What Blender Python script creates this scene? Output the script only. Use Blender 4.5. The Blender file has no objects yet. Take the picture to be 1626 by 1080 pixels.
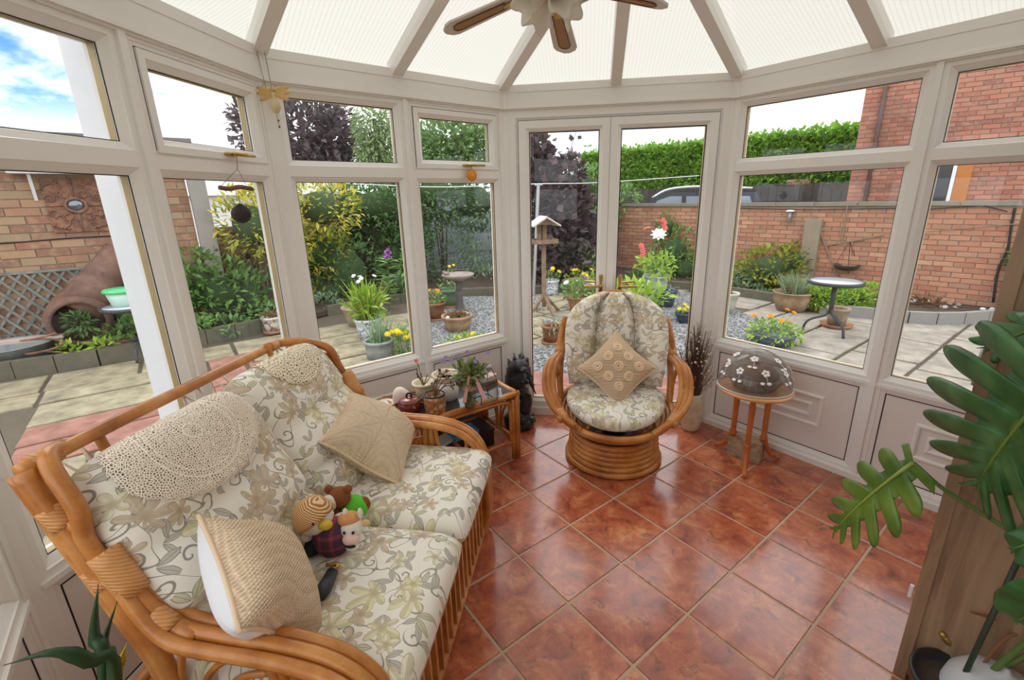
import bpy, math, random
from mathutils import Vector, Matrix, Euler
PI = math.pi
sc = bpy.context.scene
COL = sc.collection
# ------------------------------------------------------------------ camera
F, PITCH, ROLL, CH, PX, PY = 721.71, .28663, -.02227, 1.6014, 13.457, -13.5545
CAM = Vector((0, 0, CH))
_f = Vector((0, math.cos(PITCH), -math.sin(PITCH)))
_r = Vector((1, 0, 0)); _u = _r.cross(_f)
RX = math.cos(ROLL) * _r + math.sin(ROLL) * _u
RU = -math.sin(ROLL) * _r + math.cos(ROLL) * _u
cam = bpy.data.cameras.new('camera'); camo = bpy.data.objects.new('camera', cam); COL.objects.link(camo)
cam.sensor_fit = 'HORIZONTAL'; cam.sensor_width = 36; cam.lens = 36 * F / 1626
cam.shift_x = -PX / 1626; cam.shift_y = PY / 1626
cam.clip_start = .02; cam.clip_end = 300
m = Matrix((RX, RU, -_f)).transposed().to_4x4(); m.translation = CAM
camo.matrix_world = m
sc.camera = camo

def ray(u, v): return RX * ((u - 813 - PX) / F) - RU * ((v - 540 - PY) / F) + _f
def at(u, v, z=0.0):
    d = ray(u, v); return CAM + d * ((z - CH) / d.z)
def aty(u, v, y):
    d = ray(u, v); return CAM + d * (y / d.y)
def px(p):
    d = Vector(p) - CAM; w = d.dot(_f)
    if w < .05: return (-9999, -9999)
    return (813 + PX + F * d.dot(RX) / w, 540 + PY - F * d.dot(RU) / w)
def infr(p, mg=30):
    u, v = px(p); return -mg < u < 1626 + mg and -mg < v < 1080 + mg

# ------------------------------------------------------------------ colour + nodes
def lin(c):
    return tuple((x / 255 / 12.92 if x / 255 <= .04045 else ((x / 255 + .055) / 1.055) ** 2.4) for x in c)
class NT:
    def __init__(s, nt): s.t = nt; nt.nodes.clear()
    def n(s, kind, **kw):
        x = s.t.nodes.new(kind)
        for k, v in kw.items(): setattr(x, k, v)
        return x
    def link(s, a, b): s.t.links.new(a, b)
    def put(s, sock, v):
        if isinstance(v, bpy.types.NodeSocket): s.link(v, sock)
        elif v is not None:
            if isinstance(v, (tuple, list)) and sock.type == 'RGBA' and len(v) == 3: v = (*v, 1)
            sock.default_value = v
    def m(s, op, a, b=None, c=None, clamp=False):
        x = s.n('ShaderNodeMath', operation=op, use_clamp=clamp); s.put(x.inputs[0], a)
        if b is not None: s.put(x.inputs[1], b)
        if c is not None: s.put(x.inputs[2], c)
        return x.outputs[0]
    def vm(s, op, a, b=None, scale=None):
        x = s.n('ShaderNodeVectorMath', operation=op); s.put(x.inputs[0], a)
        if b is not None: s.put(x.inputs[1], b)
        if scale is not None: s.put(x.inputs['Scale'], scale)
        return x.outputs['Value'] if op in ('LENGTH', 'DISTANCE', 'DOT_PRODUCT') else x.outputs[0]
    def mix(s, f, a, b, bt='MIX'):
        x = s.n('ShaderNodeMix', data_type='RGBA', blend_type=bt); s.put(x.inputs[0], f); s.put(x.inputs[6], a); s.put(x.inputs[7], b)
        return x.outputs[2]
    def ramp(s, f, stops, interp='LINEAR'):
        x = s.n('ShaderNodeValToRGB'); x.color_ramp.interpolation = interp; e = x.color_ramp.elements
        while len(e) > 1: e.remove(e[-1])
        e[0].position = stops[0][0]; e[0].color = (*stops[0][1], 1)
        for p, c in stops[1:]:
            k = e.new(p); k.color = (*c, 1)
        s.put(x.inputs[0], f); return x.outputs[0]
    def noise(s, vec, scale, detail=2, rough=.5, dist=0.0, out=0):
        x = s.n('ShaderNodeTexNoise'); s.put(x.inputs['Vector'], vec); x.inputs['Scale'].default_value = scale
        x.inputs['Detail'].default_value = detail; x.inputs['Roughness'].default_value = rough; x.inputs['Distortion'].default_value = dist
        return x.outputs[out]
    def sstep(s, v, a, b):
        x = s.n('ShaderNodeMapRange', interpolation_type='SMOOTHSTEP'); s.put(x.inputs[0], v); x.inputs[1].default_value = a; x.inputs[2].default_value = b
        return x.outputs[0]
    def coord(s, which='Object'): return s.n('ShaderNodeTexCoord').outputs[which]
    def xyz(s, v):
        x = s.n('ShaderNodeSeparateXYZ'); s.put(x.inputs[0], v); return x.outputs
    def comb(s, a, b, c=0.0):
        x = s.n('ShaderNodeCombineXYZ'); s.put(x.inputs[0], a); s.put(x.inputs[1], b); s.put(x.inputs[2], c); return x.outputs[0]
    def bump(s, h, strength=.3, dist=.01):
        x = s.n('ShaderNodeBump'); x.inputs['Strength'].default_value = strength; x.inputs['Distance'].default_value = dist; s.put(x.inputs['Height'], h); return x.outputs[0]
    def pr(s, color, rough=.5, metal=0.0, normal=None, spec=None, **kw):
        x = s.n('ShaderNodeBsdfPrincipled'); s.put(x.inputs['Base Color'], color); s.put(x.inputs['Roughness'], rough); s.put(x.inputs['Metallic'], metal)
        if normal is not None: s.link(normal, x.inputs['Normal'])
        if spec is not None: s.put(x.inputs['Specular IOR Level'], spec)
        for k, v in kw.items(): s.put(x.inputs[k], v)
        return x.outputs[0]
    def out(s, sh):
        o = s.n('ShaderNodeOutputMaterial'); s.link(sh, o.inputs[0])
def newmat(name):
    mt = bpy.data.materials.new(name); mt.use_nodes = True; return mt, NT(mt.node_tree)
MATS = {}
def plain(name, rgb, rough=.5, metal=0.0, var=.12, scale=8.0, bump=0.0, bscale=60.0, spec=None):
    """one colour with a little grain"""
    if name in MATS: return MATS[name]
    mt, t = newmat(name); c = lin(rgb); o = t.coord('Object')
    n = t.noise(o, scale, 4, .6)
    col = t.mix(n, tuple(max(0, x * (1 - var)) for x in c), tuple(min(1, x * (1 + var)) for x in c))
    nm = t.bump(t.noise(o, bscale, 3, .6), bump, .01) if bump else None
    t.out(t.pr(col, rough, metal, nm, spec)); MATS[name] = mt; return mt
def mottled(name, stops, scale=6, rough=.6, metal=0.0, bump=.2, bscale=40, detail=5, spec=None, obj_rand=False):
    if name in MATS: return MATS[name]
    mt, t = newmat(name); o = t.coord('Object')
    if obj_rand:
        r = t.n('ShaderNodeObjectInfo').outputs['Random']; o = t.vm('ADD', o, t.comb(t.m('MULTIPLY', r, 37.0), t.m('MULTIPLY', r, 91.0), 0.0))
    n = t.noise(o, scale, detail, .62)
    col = t.ramp(n, [(p, lin(c)) for p, c in stops])
    nm = t.bump(t.noise(o, bscale, 4, .6), bump, .01) if bump else None
    t.out(t.pr(col, rough, metal, nm, spec)); MATS[name] = mt; return mt
def leafmat(name, cols, rough=.45, trans=.3):
    """leaf colours vary from leaf to leaf"""
    if name in MATS: return MATS[name]
    mt, t = newmat(name)
    r = t.n('ShaderNodeNewGeometry').outputs['Random Per Island']
    k = len(cols); col = t.ramp(r, [(i / max(1, k - 1), lin(c)) for i, c in enumerate(cols)])
    n = t.noise(t.coord('Object'), 3.0, 2); col = t.mix(t.m('MULTIPLY', n, .35), col, tuple(x * .45 for x in lin(cols[0])))
    p = t.pr(col, rough, spec=.35)
    d = t.n('ShaderNodeBsdfTranslucent'); t.link(col, d.inputs[0])
    mx = t.n('ShaderNodeMixShader'); mx.inputs[0].default_value = trans; t.link(p, mx.inputs[1]); t.link(d.outputs[0], mx.inputs[2])
    t.out(mx.outputs[0]); MATS[name] = mt; return mt
def brickmat(name, cols, island):
    mt, t = newmat(name); g = t.n('ShaderNodeNewGeometry'); o = t.coord('Object')
    r = g.outputs['Random Per Island'] if island else t.n('ShaderNodeObjectInfo').outputs['Random']
    k = len(cols); col = t.ramp(r, [(i / (k - 1), lin(c)) for i, c in enumerate(cols)])
    pos = g.outputs['Position']
    n = t.noise(pos, 14, 5, .65); col = t.mix(t.sstep(n, .42, .75), col, lin((172, 140, 118)))
    n2 = t.noise(pos, 1.1, 3, .6); col = t.mix(t.m('MULTIPLY', t.sstep(n2, .5, .8), .5), col, lin((110, 78, 64)))
    t.out(t.pr(col, .9, 0, t.bump(t.noise(pos, 70, 4), .4, .006), spec=.2)); MATS[name] = mt; return mt

# ------------------------------------------------------------------ world: bright broken cloud
w = bpy.data.worlds.new('sky'); sc.world = w; w.use_nodes = True; t = NT(w.node_tree)
g = t.coord('Generated'); x, y, z = t.xyz(g)
zz = t.m('MAXIMUM', z, .0)
pl = t.vm('SCALE', t.comb(x, y, 0.0), scale=t.m('DIVIDE', 1.0, t.m('ADD', zz, .35)))
pl = t.vm('ADD', pl, (19.1207, 18.9565, 0.0))
n = t.noise(pl, 1.15, 7, .55)
cl = t.m('MAXIMUM', t.sstep(n, .335, .43), t.sstep(z, .17, .06))
blue = t.ramp(zz, [(0, lin((150, 190, 235))), (.25, lin((70, 130, 210))), (.8, lin((40, 95, 190)))])
n2 = t.noise(pl, 2.6, 6, .6)
white = t.mix(t.sstep(n2, .4, .75), (1.1, 1.1, 1.1), (.80, .84, .90))
sky = t.mix(cl, blue, white)
sky = t.mix(t.sstep(z, -.02, -.12), sky, (.16, .16, .13))
b = t.n('ShaderNodeBackground'); t.link(sky, b.inputs[0]); b.inputs[1].default_value = 1.25
ow = t.n('ShaderNodeOutputWorld'); t.link(b.outputs[0], ow.inputs[0])
sun = bpy.data.lights.new('sun', 'SUN'); sun.energy = .7; sun.angle = math.radians(25); sun.color = (1, .95, .86)
suno = bpy.data.objects.new('sun', sun); COL.objects.link(suno); suno.rotation_euler = (math.radians(38), 0, math.radians(-150))
vs = sc.view_settings; vs.view_transform = 'Standard'; vs.look = 'None'; vs.exposure = .76; vs.gamma = 1; vs.use_curve_mapping = False
sc.cycles.transparent_max_bounces = 24
sc.cycles.max_bounces = 10; sc.cycles.diffuse_bounces = 6; sc.cycles.transmission_bounces = 8

# ------------------------------------------------------------------ mesh builder
class MB:
    def __init__(s): s.v = []; s.f = []; s.uv = []; s.has = False
    def add(s, vs, fs, uvs=None):
        k = len(s.v); s.v += [tuple(a) for a in vs]
        if uvs is not None: s.has = True; s.uv += list(uvs)
        else: s.uv += [(0, 0)] * len(vs)
        s.f += [tuple(i + k for i in f) for f in fs]; return s
    def box(s, c, d, rot=None, taper=1.0):
        hx, hy, hz = d[0] / 2, d[1] / 2, d[2] / 2; P = []
        for sz in (-1, 1):
            k = taper if sz > 0 else 1
            for sx, sy in ((-1, -1), (1, -1), (1, 1), (-1, 1)):
                p = Vector((sx * hx * k, sy * hy * k, sz * hz))
                if rot is not None: p = rot @ p
                P.append(p + Vector(c))
        return s.add(P, [(3, 2, 1, 0), (4, 5, 6, 7), (0, 1, 5, 4), (1, 2, 6, 5), (2, 3, 7, 6), (3, 0, 4, 7)])
    def bar(s, a, b, wd, h=None):
        """square bar from a to b"""
        a = Vector(a); b = Vector(b); d = b - a; q = d.to_track_quat('Z', 'Y').to_matrix()
        return s.box((a + b) / 2, (wd, h or wd, d.length), q)
    def tube(s, pts, r, n=8, closed=False, caps=True):
        P = [Vector(p) for p in pts]; k = len(P); V = []; Fc = []; prev = None
        rr = r if isinstance(r, (list, tuple)) else [r] * k
        for i, p in enumerate(P):
            if closed: d = P[(i + 1) % k] - P[i - 1]
            else: d = P[min(i + 1, k - 1)] - P[max(i - 1, 0)]
            d = d.normalized() if d.length > 1e-9 else Vector((0, 0, 1))
            if prev is None:
                e = Vector((0, 0, 1)) if abs(d.z) < .9 else Vector((1, 0, 0)); u = d.cross(e).normalized()
            else: u = (prev - d * prev.dot(d)); u = u.normalized() if u.length > 1e-6 else d.orthogonal().normalized()
            prev = u; w_ = d.cross(u)
            for j in range(n):
                a = 2 * PI * j / n; V.append(p + (u * math.cos(a) + w_ * math.sin(a)) * rr[i])
        for i in range(k if closed else k - 1):
            a = i * n; b = ((i + 1) % k) * n
            for j in range(n): Fc.append((a + j, a + (j + 1) % n, b + (j + 1) % n, b + j))
        if caps and not closed: Fc += [tuple(range(n - 1, -1, -1)), tuple(range((k - 1) * n, k * n))]
        return s.add(V, Fc)
    def lathe(s, prof, n=24, c=(0, 0, 0), M=None, caps=True, uv=False):
        V = []; Fc = []; k = len(prof); U = []
        for i, (r, z) in enumerate(prof):
            for j in range(n):
                a = 2 * PI * j / n; p = Vector((r * math.cos(a), r * math.sin(a), z))
                if M is not None: p = M @ p
                V.append(p + Vector(c)); U.append((j / n, i / max(1, k - 1)))
        for i in range(k - 1):
            for j in range(n): Fc.append((i * n + j, i * n + (j + 1) % n, (i + 1) * n + (j + 1) % n, (i + 1) * n + j))
        if caps and prof[0][0] > 1e-4: Fc.append(tuple(range(n - 1, -1, -1)))
        if caps and prof[-1][0] > 1e-4: Fc.append(tuple(range((k - 1) * n, k * n)))
        return s.add(V, Fc, U if uv else None)
    def ball(s, c, r, n=14, rot=None):
        r = r if isinstance(r, (tuple, list)) else (r, r, r); k = max(5, n // 2); V = []; Fc = []
        for i in range(k + 1):
            th = PI * i / k
            for j in range(n):
                a = 2 * PI * j / n; p = Vector((math.sin(th) * math.cos(a) * r[0], math.sin(th) * math.sin(a) * r[1], math.cos(th) * r[2]))
                if rot is not None: p = rot @ p
                V.append(p + Vector(c))
        for i in range(k):
            for j in range(n): Fc.append(((i + 1) * n + j, (i + 1) * n + (j + 1) % n, i * n + (j + 1) % n, i * n + j))
        return s.add(V, Fc)
    def poly(s, pts, h0, h1):
        """vertical prism on a plan polygon (counter-clockwise)"""
        k = len(pts); V = [(p[0], p[1], h0) for p in pts] + [(p[0], p[1], h1) for p in pts]
        return s.add(V, [tuple(range(k - 1, -1, -1)), tuple(range(k, 2 * k))] + [(i, (i + 1) % k, k + (i + 1) % k, k + i) for i in range(k)])
    def leaf(s, p, d, nrm, L, W, fold=.15):
        p = Vector(p); d = Vector(d).normalized(); sd = d.cross(Vector(nrm)); sd = sd.normalized() if sd.length > 1e-5 else d.orthogonal().normalized()
        up = sd.cross(d)
        return s.add([p, p + d * L * .45 + sd * W / 2 + up * W * fold, p + d * L, p + d * L * .45 - sd * W / 2 + up * W * fold], [(0, 1, 2), (0, 2, 3)])
    def build(s, name, mat, parent=None, smooth=False, world=True, loc=None):
        me = bpy.data.meshes.new(name); V = s.v
        off = Vector((0, 0, 0))
        if parent is not None and world:
            off = Vector(parent.location)
            if parent.parent is not None: off = off + Vector(parent.parent.location)
        if off.length > 0: V = [(a[0] - off.x, a[1] - off.y, a[2] - off.z) for a in V]
        me.from_pydata(V, [], s.f)
        if s.has:
            ul = me.uv_layers.new(name='UVMap'); ix = [0] * len(me.loops); me.loops.foreach_get('vertex_index', ix)
            ul.data.foreach_set('uv', [c for i in ix for c in s.uv[i]])
        if isinstance(mat, (list, tuple)):
            for a in mat: me.materials.append(a)
        elif mat is not None: me.materials.append(mat)
        if smooth: me.polygons.foreach_set('use_smooth', [True] * len(me.polygons))
        me.update()
        o = bpy.data.objects.new(name, me); COL.objects.link(o)
        if parent is not None: o.parent = parent
        if loc is not None: o.location = loc
        return o
def thing(name, label, cat, loc=(0, 0, 0), rotz=0.0, group=None):
    o = bpy.data.objects.new(name, None); COL.objects.link(o); o.empty_display_size = .05
    o.location = loc; o.rotation_euler = (0, 0, rotz); o['label'] = label; o['category'] = cat
    if group: o['group'] = group
    return o
def tag(o, label, cat, group=None):
    o['label'] = label; o['category'] = cat
    if group: o['group'] = group
    return o
def struct(name, loc=(0, 0, 0)):
    o = bpy.data.objects.new(name, None); COL.objects.link(o); o.empty_display_size = .05; o.location = loc; o['kind'] = 'structure'; return o
def sobj(mb, name, mat, smooth=False):
    o = mb.build(name, mat, None, smooth); o['kind'] = 'structure'; return o
def inst(src, parent, loc, rot=None, name=None, scale=None):
    c = src.copy(); COL.objects.link(c); c.parent = parent; c.location = loc
    if rot is not None: c.rotation_euler = rot
    if scale is not None: c.scale = scale
    return c
def arc(pts, n=24):
    """smooth curve through points (Catmull-Rom)"""
    P = [Vector(p) for p in pts]; P = [P[0] * 2 - P[1]] + P + [P[-1] * 2 - P[-2]]; R = []; segs = len(P) - 3
    per = max(2, n // segs)
    for i in range(1, len(P) - 2):
        for k in range(per):
            t_ = k / per; a, b, c, d = P[i - 1], P[i], P[i + 1], P[i + 2]
            R.append(.5 * ((2 * b) + (c - a) * t_ + (2 * a - 5 * b + 4 * c - d) * t_ ** 2 + (3 * b - a - 3 * c + d) * t_ ** 3))
    R.append(P[-2]); return R
def rot3(rx=0, ry=0, rz=0): return Euler((rx, ry, rz)).to_matrix()

# ------------------------------------------------------------------ materials
upvc = plain('white_frame_plastic', (236, 234, 230), .32, var=.02, scale=2.0)
upvc2 = plain('white_panel_plastic', (230, 225, 220), .4, var=.03, scale=2.0)
outwhite = plain('white_painted_post', (232, 234, 240), .4, var=.03)
gasket = plain('black_rubber_seal', (28, 30, 34), .6)
spacer = plain('bronze_glazing_spacer', (168, 146, 104), .45, .2, var=.2)
brass = plain('brass', (190, 158, 92), .3, .9, var=.1)
def schlick(t, f0=.04):
    g = t.n('ShaderNodeNewGeometry'); c = t.m('ABSOLUTE', t.vm('DOT_PRODUCT', g.outputs['Normal'], g.outputs['Incoming']))
    return t.m('ADD', f0, t.m('MULTIPLY', 1 - f0, t.m('POWER', t.m('SUBTRACT', 1.0, c, clamp=True), 5.0)))
def glassmat():
    mt, t = newmat('clear_glass')
    tr = t.n('ShaderNodeBsdfTransparent'); tr.inputs[0].default_value = (.985, .99, .985, 1)
    gl = t.n('ShaderNodeBsdfGlossy'); gl.inputs['Roughness'].default_value = .01
    mx = t.n('ShaderNodeMixShader'); t.link(schlick(t, .02), mx.inputs[0]); t.link(tr.outputs[0], mx.inputs[1]); t.link(gl.outputs[0], mx.inputs[2])
    t.out(mx.outputs[0]); return mt
glass = glassmat()
def roofmat():
    mt, t = newmat('ribbed_translucent_roof_sheet'); u, v, _ = t.xyz(t.coord('UV'))
    wv = t.m('SINE', t.m('MULTIPLY', u, 2 * PI / .021)); f = t.sstep(wv, .55, 1.0)
    col = t.mix(t.m('MULTIPLY', f, .6), (.455, .442, .402), (.365, .347, .305))
    n = t.noise(t.coord('UV'), 2.0, 3); col = t.mix(t.m('MULTIPLY', n, .3), col, (.41, .39, .335))
    tr = t.n('ShaderNodeBsdfTranslucent'); t.link(col, tr.inputs[0]); df = t.n('ShaderNodeBsdfDiffuse'); t.link(col, df.inputs[0])
    mx = t.n('ShaderNodeMixShader'); mx.inputs[0].default_value = .12; t.link(tr.outputs[0], mx.inputs[1]); t.link(df.outputs[0], mx.inputs[2])
    t.out(mx.outputs[0]); return mt
roofm = roofmat()
def tilemat():
    mt, t = newmat('terracotta_floor_tile'); o = t.coord('Object')
    r = t.n('ShaderNodeObjectInfo').outputs['Random']; p = t.vm('ADD', o, t.comb(t.m('MULTIPLY', r, 53.0), t.m('MULTIPLY', r, 131.0), 0.0))
    n = t.noise(p, 8, 7, .68, .5); col = t.ramp(n, [(.30, lin((104, 58, 46))), (.42, lin((160, 82, 58))), (.53, lin((188, 106, 70))), (.68, lin((214, 146, 102)))])
    n2 = t.noise(p, 16, 7, .74, .8); n3 = t.noise(p, 4, 3, .6); col = t.mix(t.m('MULTIPLY', t.m('MULTIPLY', t.sstep(n2, .5, .66), t.sstep(n3, .4, .6)), .75), col, lin((76, 46, 44)))
    col = t.mix(t.m('MULTIPLY', r, .25), col, lin((150, 62, 44)))
    rough = t.m('ADD', .10, t.m('MULTIPLY', n, .2))
    t.out(t.pr(col, rough, 0, t.bump(t.noise(p, 22, 4, .6), .10, .004), spec=.9, **{'Coat Weight': .35, 'Coat Roughness': .10})); return mt
tilem = tilemat()
groutm = plain('buff_grout', (186, 160, 138), .85, var=.12, scale=20, bump=.2)
def rattanmat(name, cols, scale=30):
    mt, t = newmat(name); o = t.coord('Object')
    n = t.noise(o, 7, 5, .6); col = t.ramp(n, [(.3, lin(cols[0])), (.5, lin(cols[1])), (.72, lin(cols[2]))])
    n2 = t.noise(o, scale, 3, .5); col = t.mix(t.m('MULTIPLY', t.sstep(n2, .6, .78), .45), col, lin((110, 60, 26)))
    t.out(t.pr(col, .3, 0, t.bump(n2, .1, .004), spec=.5)); MATS[name] = mt; return mt
rattan = rattanmat('honey_rattan_cane', [(148, 84, 34), (184, 116, 52), (212, 152, 86)])
bindm = None
def bindmat():
    mt, t = newmat('rattan_binding_strip'); o = t.coord('Object'); x, y, z = t.xyz(o)
    s = t.m('SINE', t.m('MULTIPLY', t.m('ADD', z, t.m('MULTIPLY', y, .6)), 700.0)); n = t.noise(o, 20, 3)
    col = t.mix(n, lin((190, 124, 62)), lin((220, 164, 104))); col = t.mix(t.m('MULTIPLY', t.sstep(s, .6, 1.0), .5), col, lin((120, 66, 28)))
    t.out(t.pr(col, .4, 0, t.bump(s, .3, .003))); return mt
bindm = bindmat()

def floralmat(name, sc_=1.0):
    """cream upholstery printed with beige and olive flowers, leaves and curling vines (flat print on cloth)"""
    mt, t = newmat(name); uv = t.coord('UV')
    wob = t.vm('SCALE', t.vm('SUBTRACT', t.noise(uv, 9, 2, out=1), (.5, .5, .5)), scale=.02); uv = t.vm('SCALE', t.vm('ADD', uv, wob), scale=sc_)
    base = lin((236, 231, 220)); col = t.mix(t.noise(uv, 14, 3), base, lin((226, 220, 207)))
    def cell(scale, off, rnd=.75):
        v = t.n('ShaderNodeTexVoronoi', voronoi_dimensions='2D'); t.put(v.inputs['Vector'], t.vm('ADD', uv, off)); v.inputs['Scale'].default_value = scale; v.inputs['Randomness'].default_value = rnd
        lp = t.vm('SCALE', t.vm('SUBTRACT', t.vm('ADD', uv, off), v.outputs['Position']), scale=scale)
        r1, r2, r3 = t.n('ShaderNodeSeparateColor').outputs[:3], 0, 0
        s_ = r1[0].node; t.link(v.outputs['Color'], s_.inputs[0])
        x, y, _ = t.xyz(lp); a = t.m('ADD', t.m('ARCTAN2', y, x), t.m('MULTIPLY', s_.outputs[0], 6.28)); return t.vm('LENGTH', lp), a, s_.outputs
    def over(c, mask, new): return t.mix(mask, c, new)
    # vines
    nz = t.noise(uv, 6.4, 0, .5, 1.0); d = t.m('ABSOLUTE', t.m('SUBTRACT', nz, .5))
    col = over(col, t.m('MULTIPLY', t.m('SUBTRACT', 1.0, t.sstep(d, .006, .015)), .85), lin((132, 127, 110)))
    # curls
    r, a, rn = cell(8.5, (3.3, 1.7, 0))
    sp = t.m('SINE', t.m('ADD', a, t.m('MULTIPLY', r, 26.0)))
    mk = t.m('MULTIPLY', t.sstep(sp, .66, .86), t.m('MULTIPLY', t.m('SUBTRACT', 1.0, t.sstep(r, .24, .29)), t.m('GREATER_THAN', rn[1], .22)))
    col = over(col, t.m('MULTIPLY', mk, .9), lin((134, 131, 120)))
    # leaves: two lens-shaped blades on each spot
    for off, scale, c1, c2 in (((7.1, 2.9, 0), 8.2, (146, 140, 128), (192, 187, 174)), ((1.9, 8.3, 0), 7.0, (156, 152, 128), (200, 196, 168)), ((4.4, 6.1, 0), 6.6, (150, 145, 134), (188, 183, 172))):
        r, a, rn = cell(scale, off)
        for da in (0.0, 1.15):
            aa = t.m('ADD', a, da); lx = t.m('MULTIPLY', r, t.m('COSINE', aa)); ly = t.m('ABSOLUTE', t.m('MULTIPLY', r, t.m('SINE', aa)))
            k = t.m('DIVIDE', t.m('SUBTRACT', lx, .24), .23); wd = t.m('MULTIPLY', .085, t.m('SUBTRACT', 1.0, t.m('MULTIPLY', k, k)))
            q = t.m('SUBTRACT', wd, ly); on = t.m('GREATER_THAN', rn[1], .25)
            inner = t.mix(t.sstep(q, .008, .03), lin(c1), lin(c2)); inner = t.mix(t.m('MULTIPLY', t.m('LESS_THAN', ly, .008), .8), inner, lin(c1))
            col = over(col, t.m('MULTIPLY', t.sstep(q, 0.0, .006), on), inner)
    # lily-like flowers: pointed petals fanned to one side, and smaller open ones
    for off, scale, rm, npet, fan, thr in (((0.37, .21, 0), 4.9, .50, 3.5, .62, .30), ((5.2, 4.4, 0), 5.6, .46, 3.5, .62, .42), ((9.4, 2.4, 0), 7.5, .34, 2.5, .15, .40)):
        r, a, rn = cell(scale, off, .65)
        pet = t.m('POWER', t.m('ABSOLUTE', t.m('COSINE', t.m('MULTIPLY', a, npet))), .8)
        side = t.m('ADD', 1 - fan, t.m('MULTIPLY', fan, t.m('COSINE', t.m('MULTIPLY', t.m('ARCTAN2', t.m('SINE', a), t.m('COSINE', a)), .62))))
        R = t.m('MULTIPLY', t.m('MULTIPLY', rm, t.m('ADD', .22, t.m('MULTIPLY', pet, .78))), side)
        q = t.m('SUBTRACT', R, r); on = t.m('GREATER_THAN', rn[1], thr)
        tint = t.ramp(rn[2], [(0, lin((206, 184, 160))), (.28, lin((222, 214, 174))), (.55, lin((202, 184, 164))), (.8, lin((228, 222, 196)))], 'CONSTANT')
        dark = t.mix(.6, tint, lin((138, 112, 84))); inner = t.mix(t.sstep(q, .012, .045), dark, tint)
        inner = t.mix(t.m('MULTIPLY', t.m('SUBTRACT', 1.0, t.sstep(r, .02, .16)), .7), inner, lin((156, 128, 98)))
        ph = t.m('FRACT', t.m('MULTIPLY', a, npet / PI)); inner = t.mix(t.m('MULTIPLY', t.sstep(ph, .35, .62), .55), inner, t.mix(.5, dark, lin((186, 186, 140))))
        st = t.sstep(t.m('SINE', t.m('MULTIPLY', a, 23.0)), .7, 1.0); inner = t.mix(t.m('MULTIPLY', st, .35), inner, dark)
        col = over(col, t.m('MULTIPLY', t.m('MULTIPLY', t.sstep(q, 0.0, .01), on), .88), inner)
    wv = t.noise(uv, 420, 1); wr = t.noise(uv, 9, 3, .6)
    nm = t.bump(t.m('ADD', t.m('MULTIPLY', wv, .12), wr), .22, .012)
    t.out(t.pr(col, .85, 0, nm, spec=.2, **{'Sheen Weight': .15})); MATS[name] = mt; return mt
floral = floralmat('floral_upholstery', 1.22)
def crochetmat(name, rgb, mode):
    mt, t = newmat(name); uv = t.coord('UV'); x, y, _ = t.xyz(uv)
    c = lin(rgb); r = t.vm('LENGTH', uv); a = t.m('ARCTAN2', y, x)
    if mode == 'star':
        sp = t.m('ABSOLUTE', t.m('SINE', t.m('MULTIPLY', a, 4.0))); ribs = t.m('SUBTRACT', t.m('SINE', t.m('MULTIPLY', r, t.m('ADD', 120.0, t.m('MULTIPLY', sp, 90.0)))), t.m('MULTIPLY', 3.0, t.m('SUBTRACT', 1.0, t.sstep(t.m('MULTIPLY', sp, r), .004, .016))))
        kn = t.m('MULTIPLY', t.m('SINE', t.m('MULTIPLY', x, 900.0)), t.m('SINE', t.m('MULTIPLY', y, 900.0)))
    elif mode == 'ring':
        ribs = t.m('SINE', t.m('MULTIPLY', t.m('ADD', x, y), 260.0)); kn = t.m('MULTIPLY', t.m('SINE', t.m('MULTIPLY', x, 1000.0)), t.m('SINE', t.m('MULTIPLY', y, 1000.0)))
    else:
        ribs = t.m('SINE', t.m('ADD', t.m('MULTIPLY', y, 170.0), t.m('MULTIPLY', 2.0, t.m('SINE', t.m('MULTIPLY', x, 40.0)))))
        kn = t.m('MULTIPLY', t.m('SINE', t.m('MULTIPLY', x, 620.0)), t.m('SINE', t.m('MULTIPLY', y, 620.0)))
    h = t.m('ADD', t.m('MULTIPLY', ribs, .5), t.m('MULTIPLY', kn, .6))
    col = t.mix(t.sstep(kn, -.9, -.2), tuple(v * .72 for v in c), c); col = t.mix(t.m('MULTIPLY', t.sstep(ribs, -.6, -1.0), .35), col, tuple(v * .7 for v in c))
    t.out(t.pr(col, .9, 0, t.bump(h, .7, .006), spec=.1)); return mt
cro_a = crochetmat('beige_crochet_wave', (230, 204, 174), 'wave')
cro_b = crochetmat('beige_crochet_star', (238, 213, 182), 'star')
cro_c = crochetmat('tan_crochet_ring', (232, 204, 170), 'ring')
def lacemat(name, rgb, scale, ring_=True):
    mt, t = newmat(name); uv = t.coord('UV'); v = t.n('ShaderNodeTexVoronoi', feature='DISTANCE_TO_EDGE', voronoi_dimensions='2D'); t.link(uv, v.inputs['Vector']); v.inputs['Scale'].default_value = scale
    r = t.vm('LENGTH', uv); ring = t.sstep(t.m('SINE', t.m('MULTIPLY', r, 330.0)), .72, .9)
    al = t.m('MAXIMUM', t.m('SUBTRACT', 1.0, t.sstep(v.outputs['Distance'], .15, .22)), ring if ring_ else t.m('MULTIPLY', ring, t.sstep(t.m('SINE', t.m('MULTIPLY', r, 60.0)), .6, .8)))
    p = t.pr(lin(rgb), .9, spec=.1); tr = t.n('ShaderNodeBsdfTransparent'); mx = t.n('ShaderNodeMixShader'); t.link(al, mx.inputs[0]); t.link(tr.outputs[0], mx.inputs[1]); t.link(p, mx.inputs[2])
    t.out(mx.outputs[0]); return mt
lace = lacemat('cream_lace', (244, 233, 216), 150, False)
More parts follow.
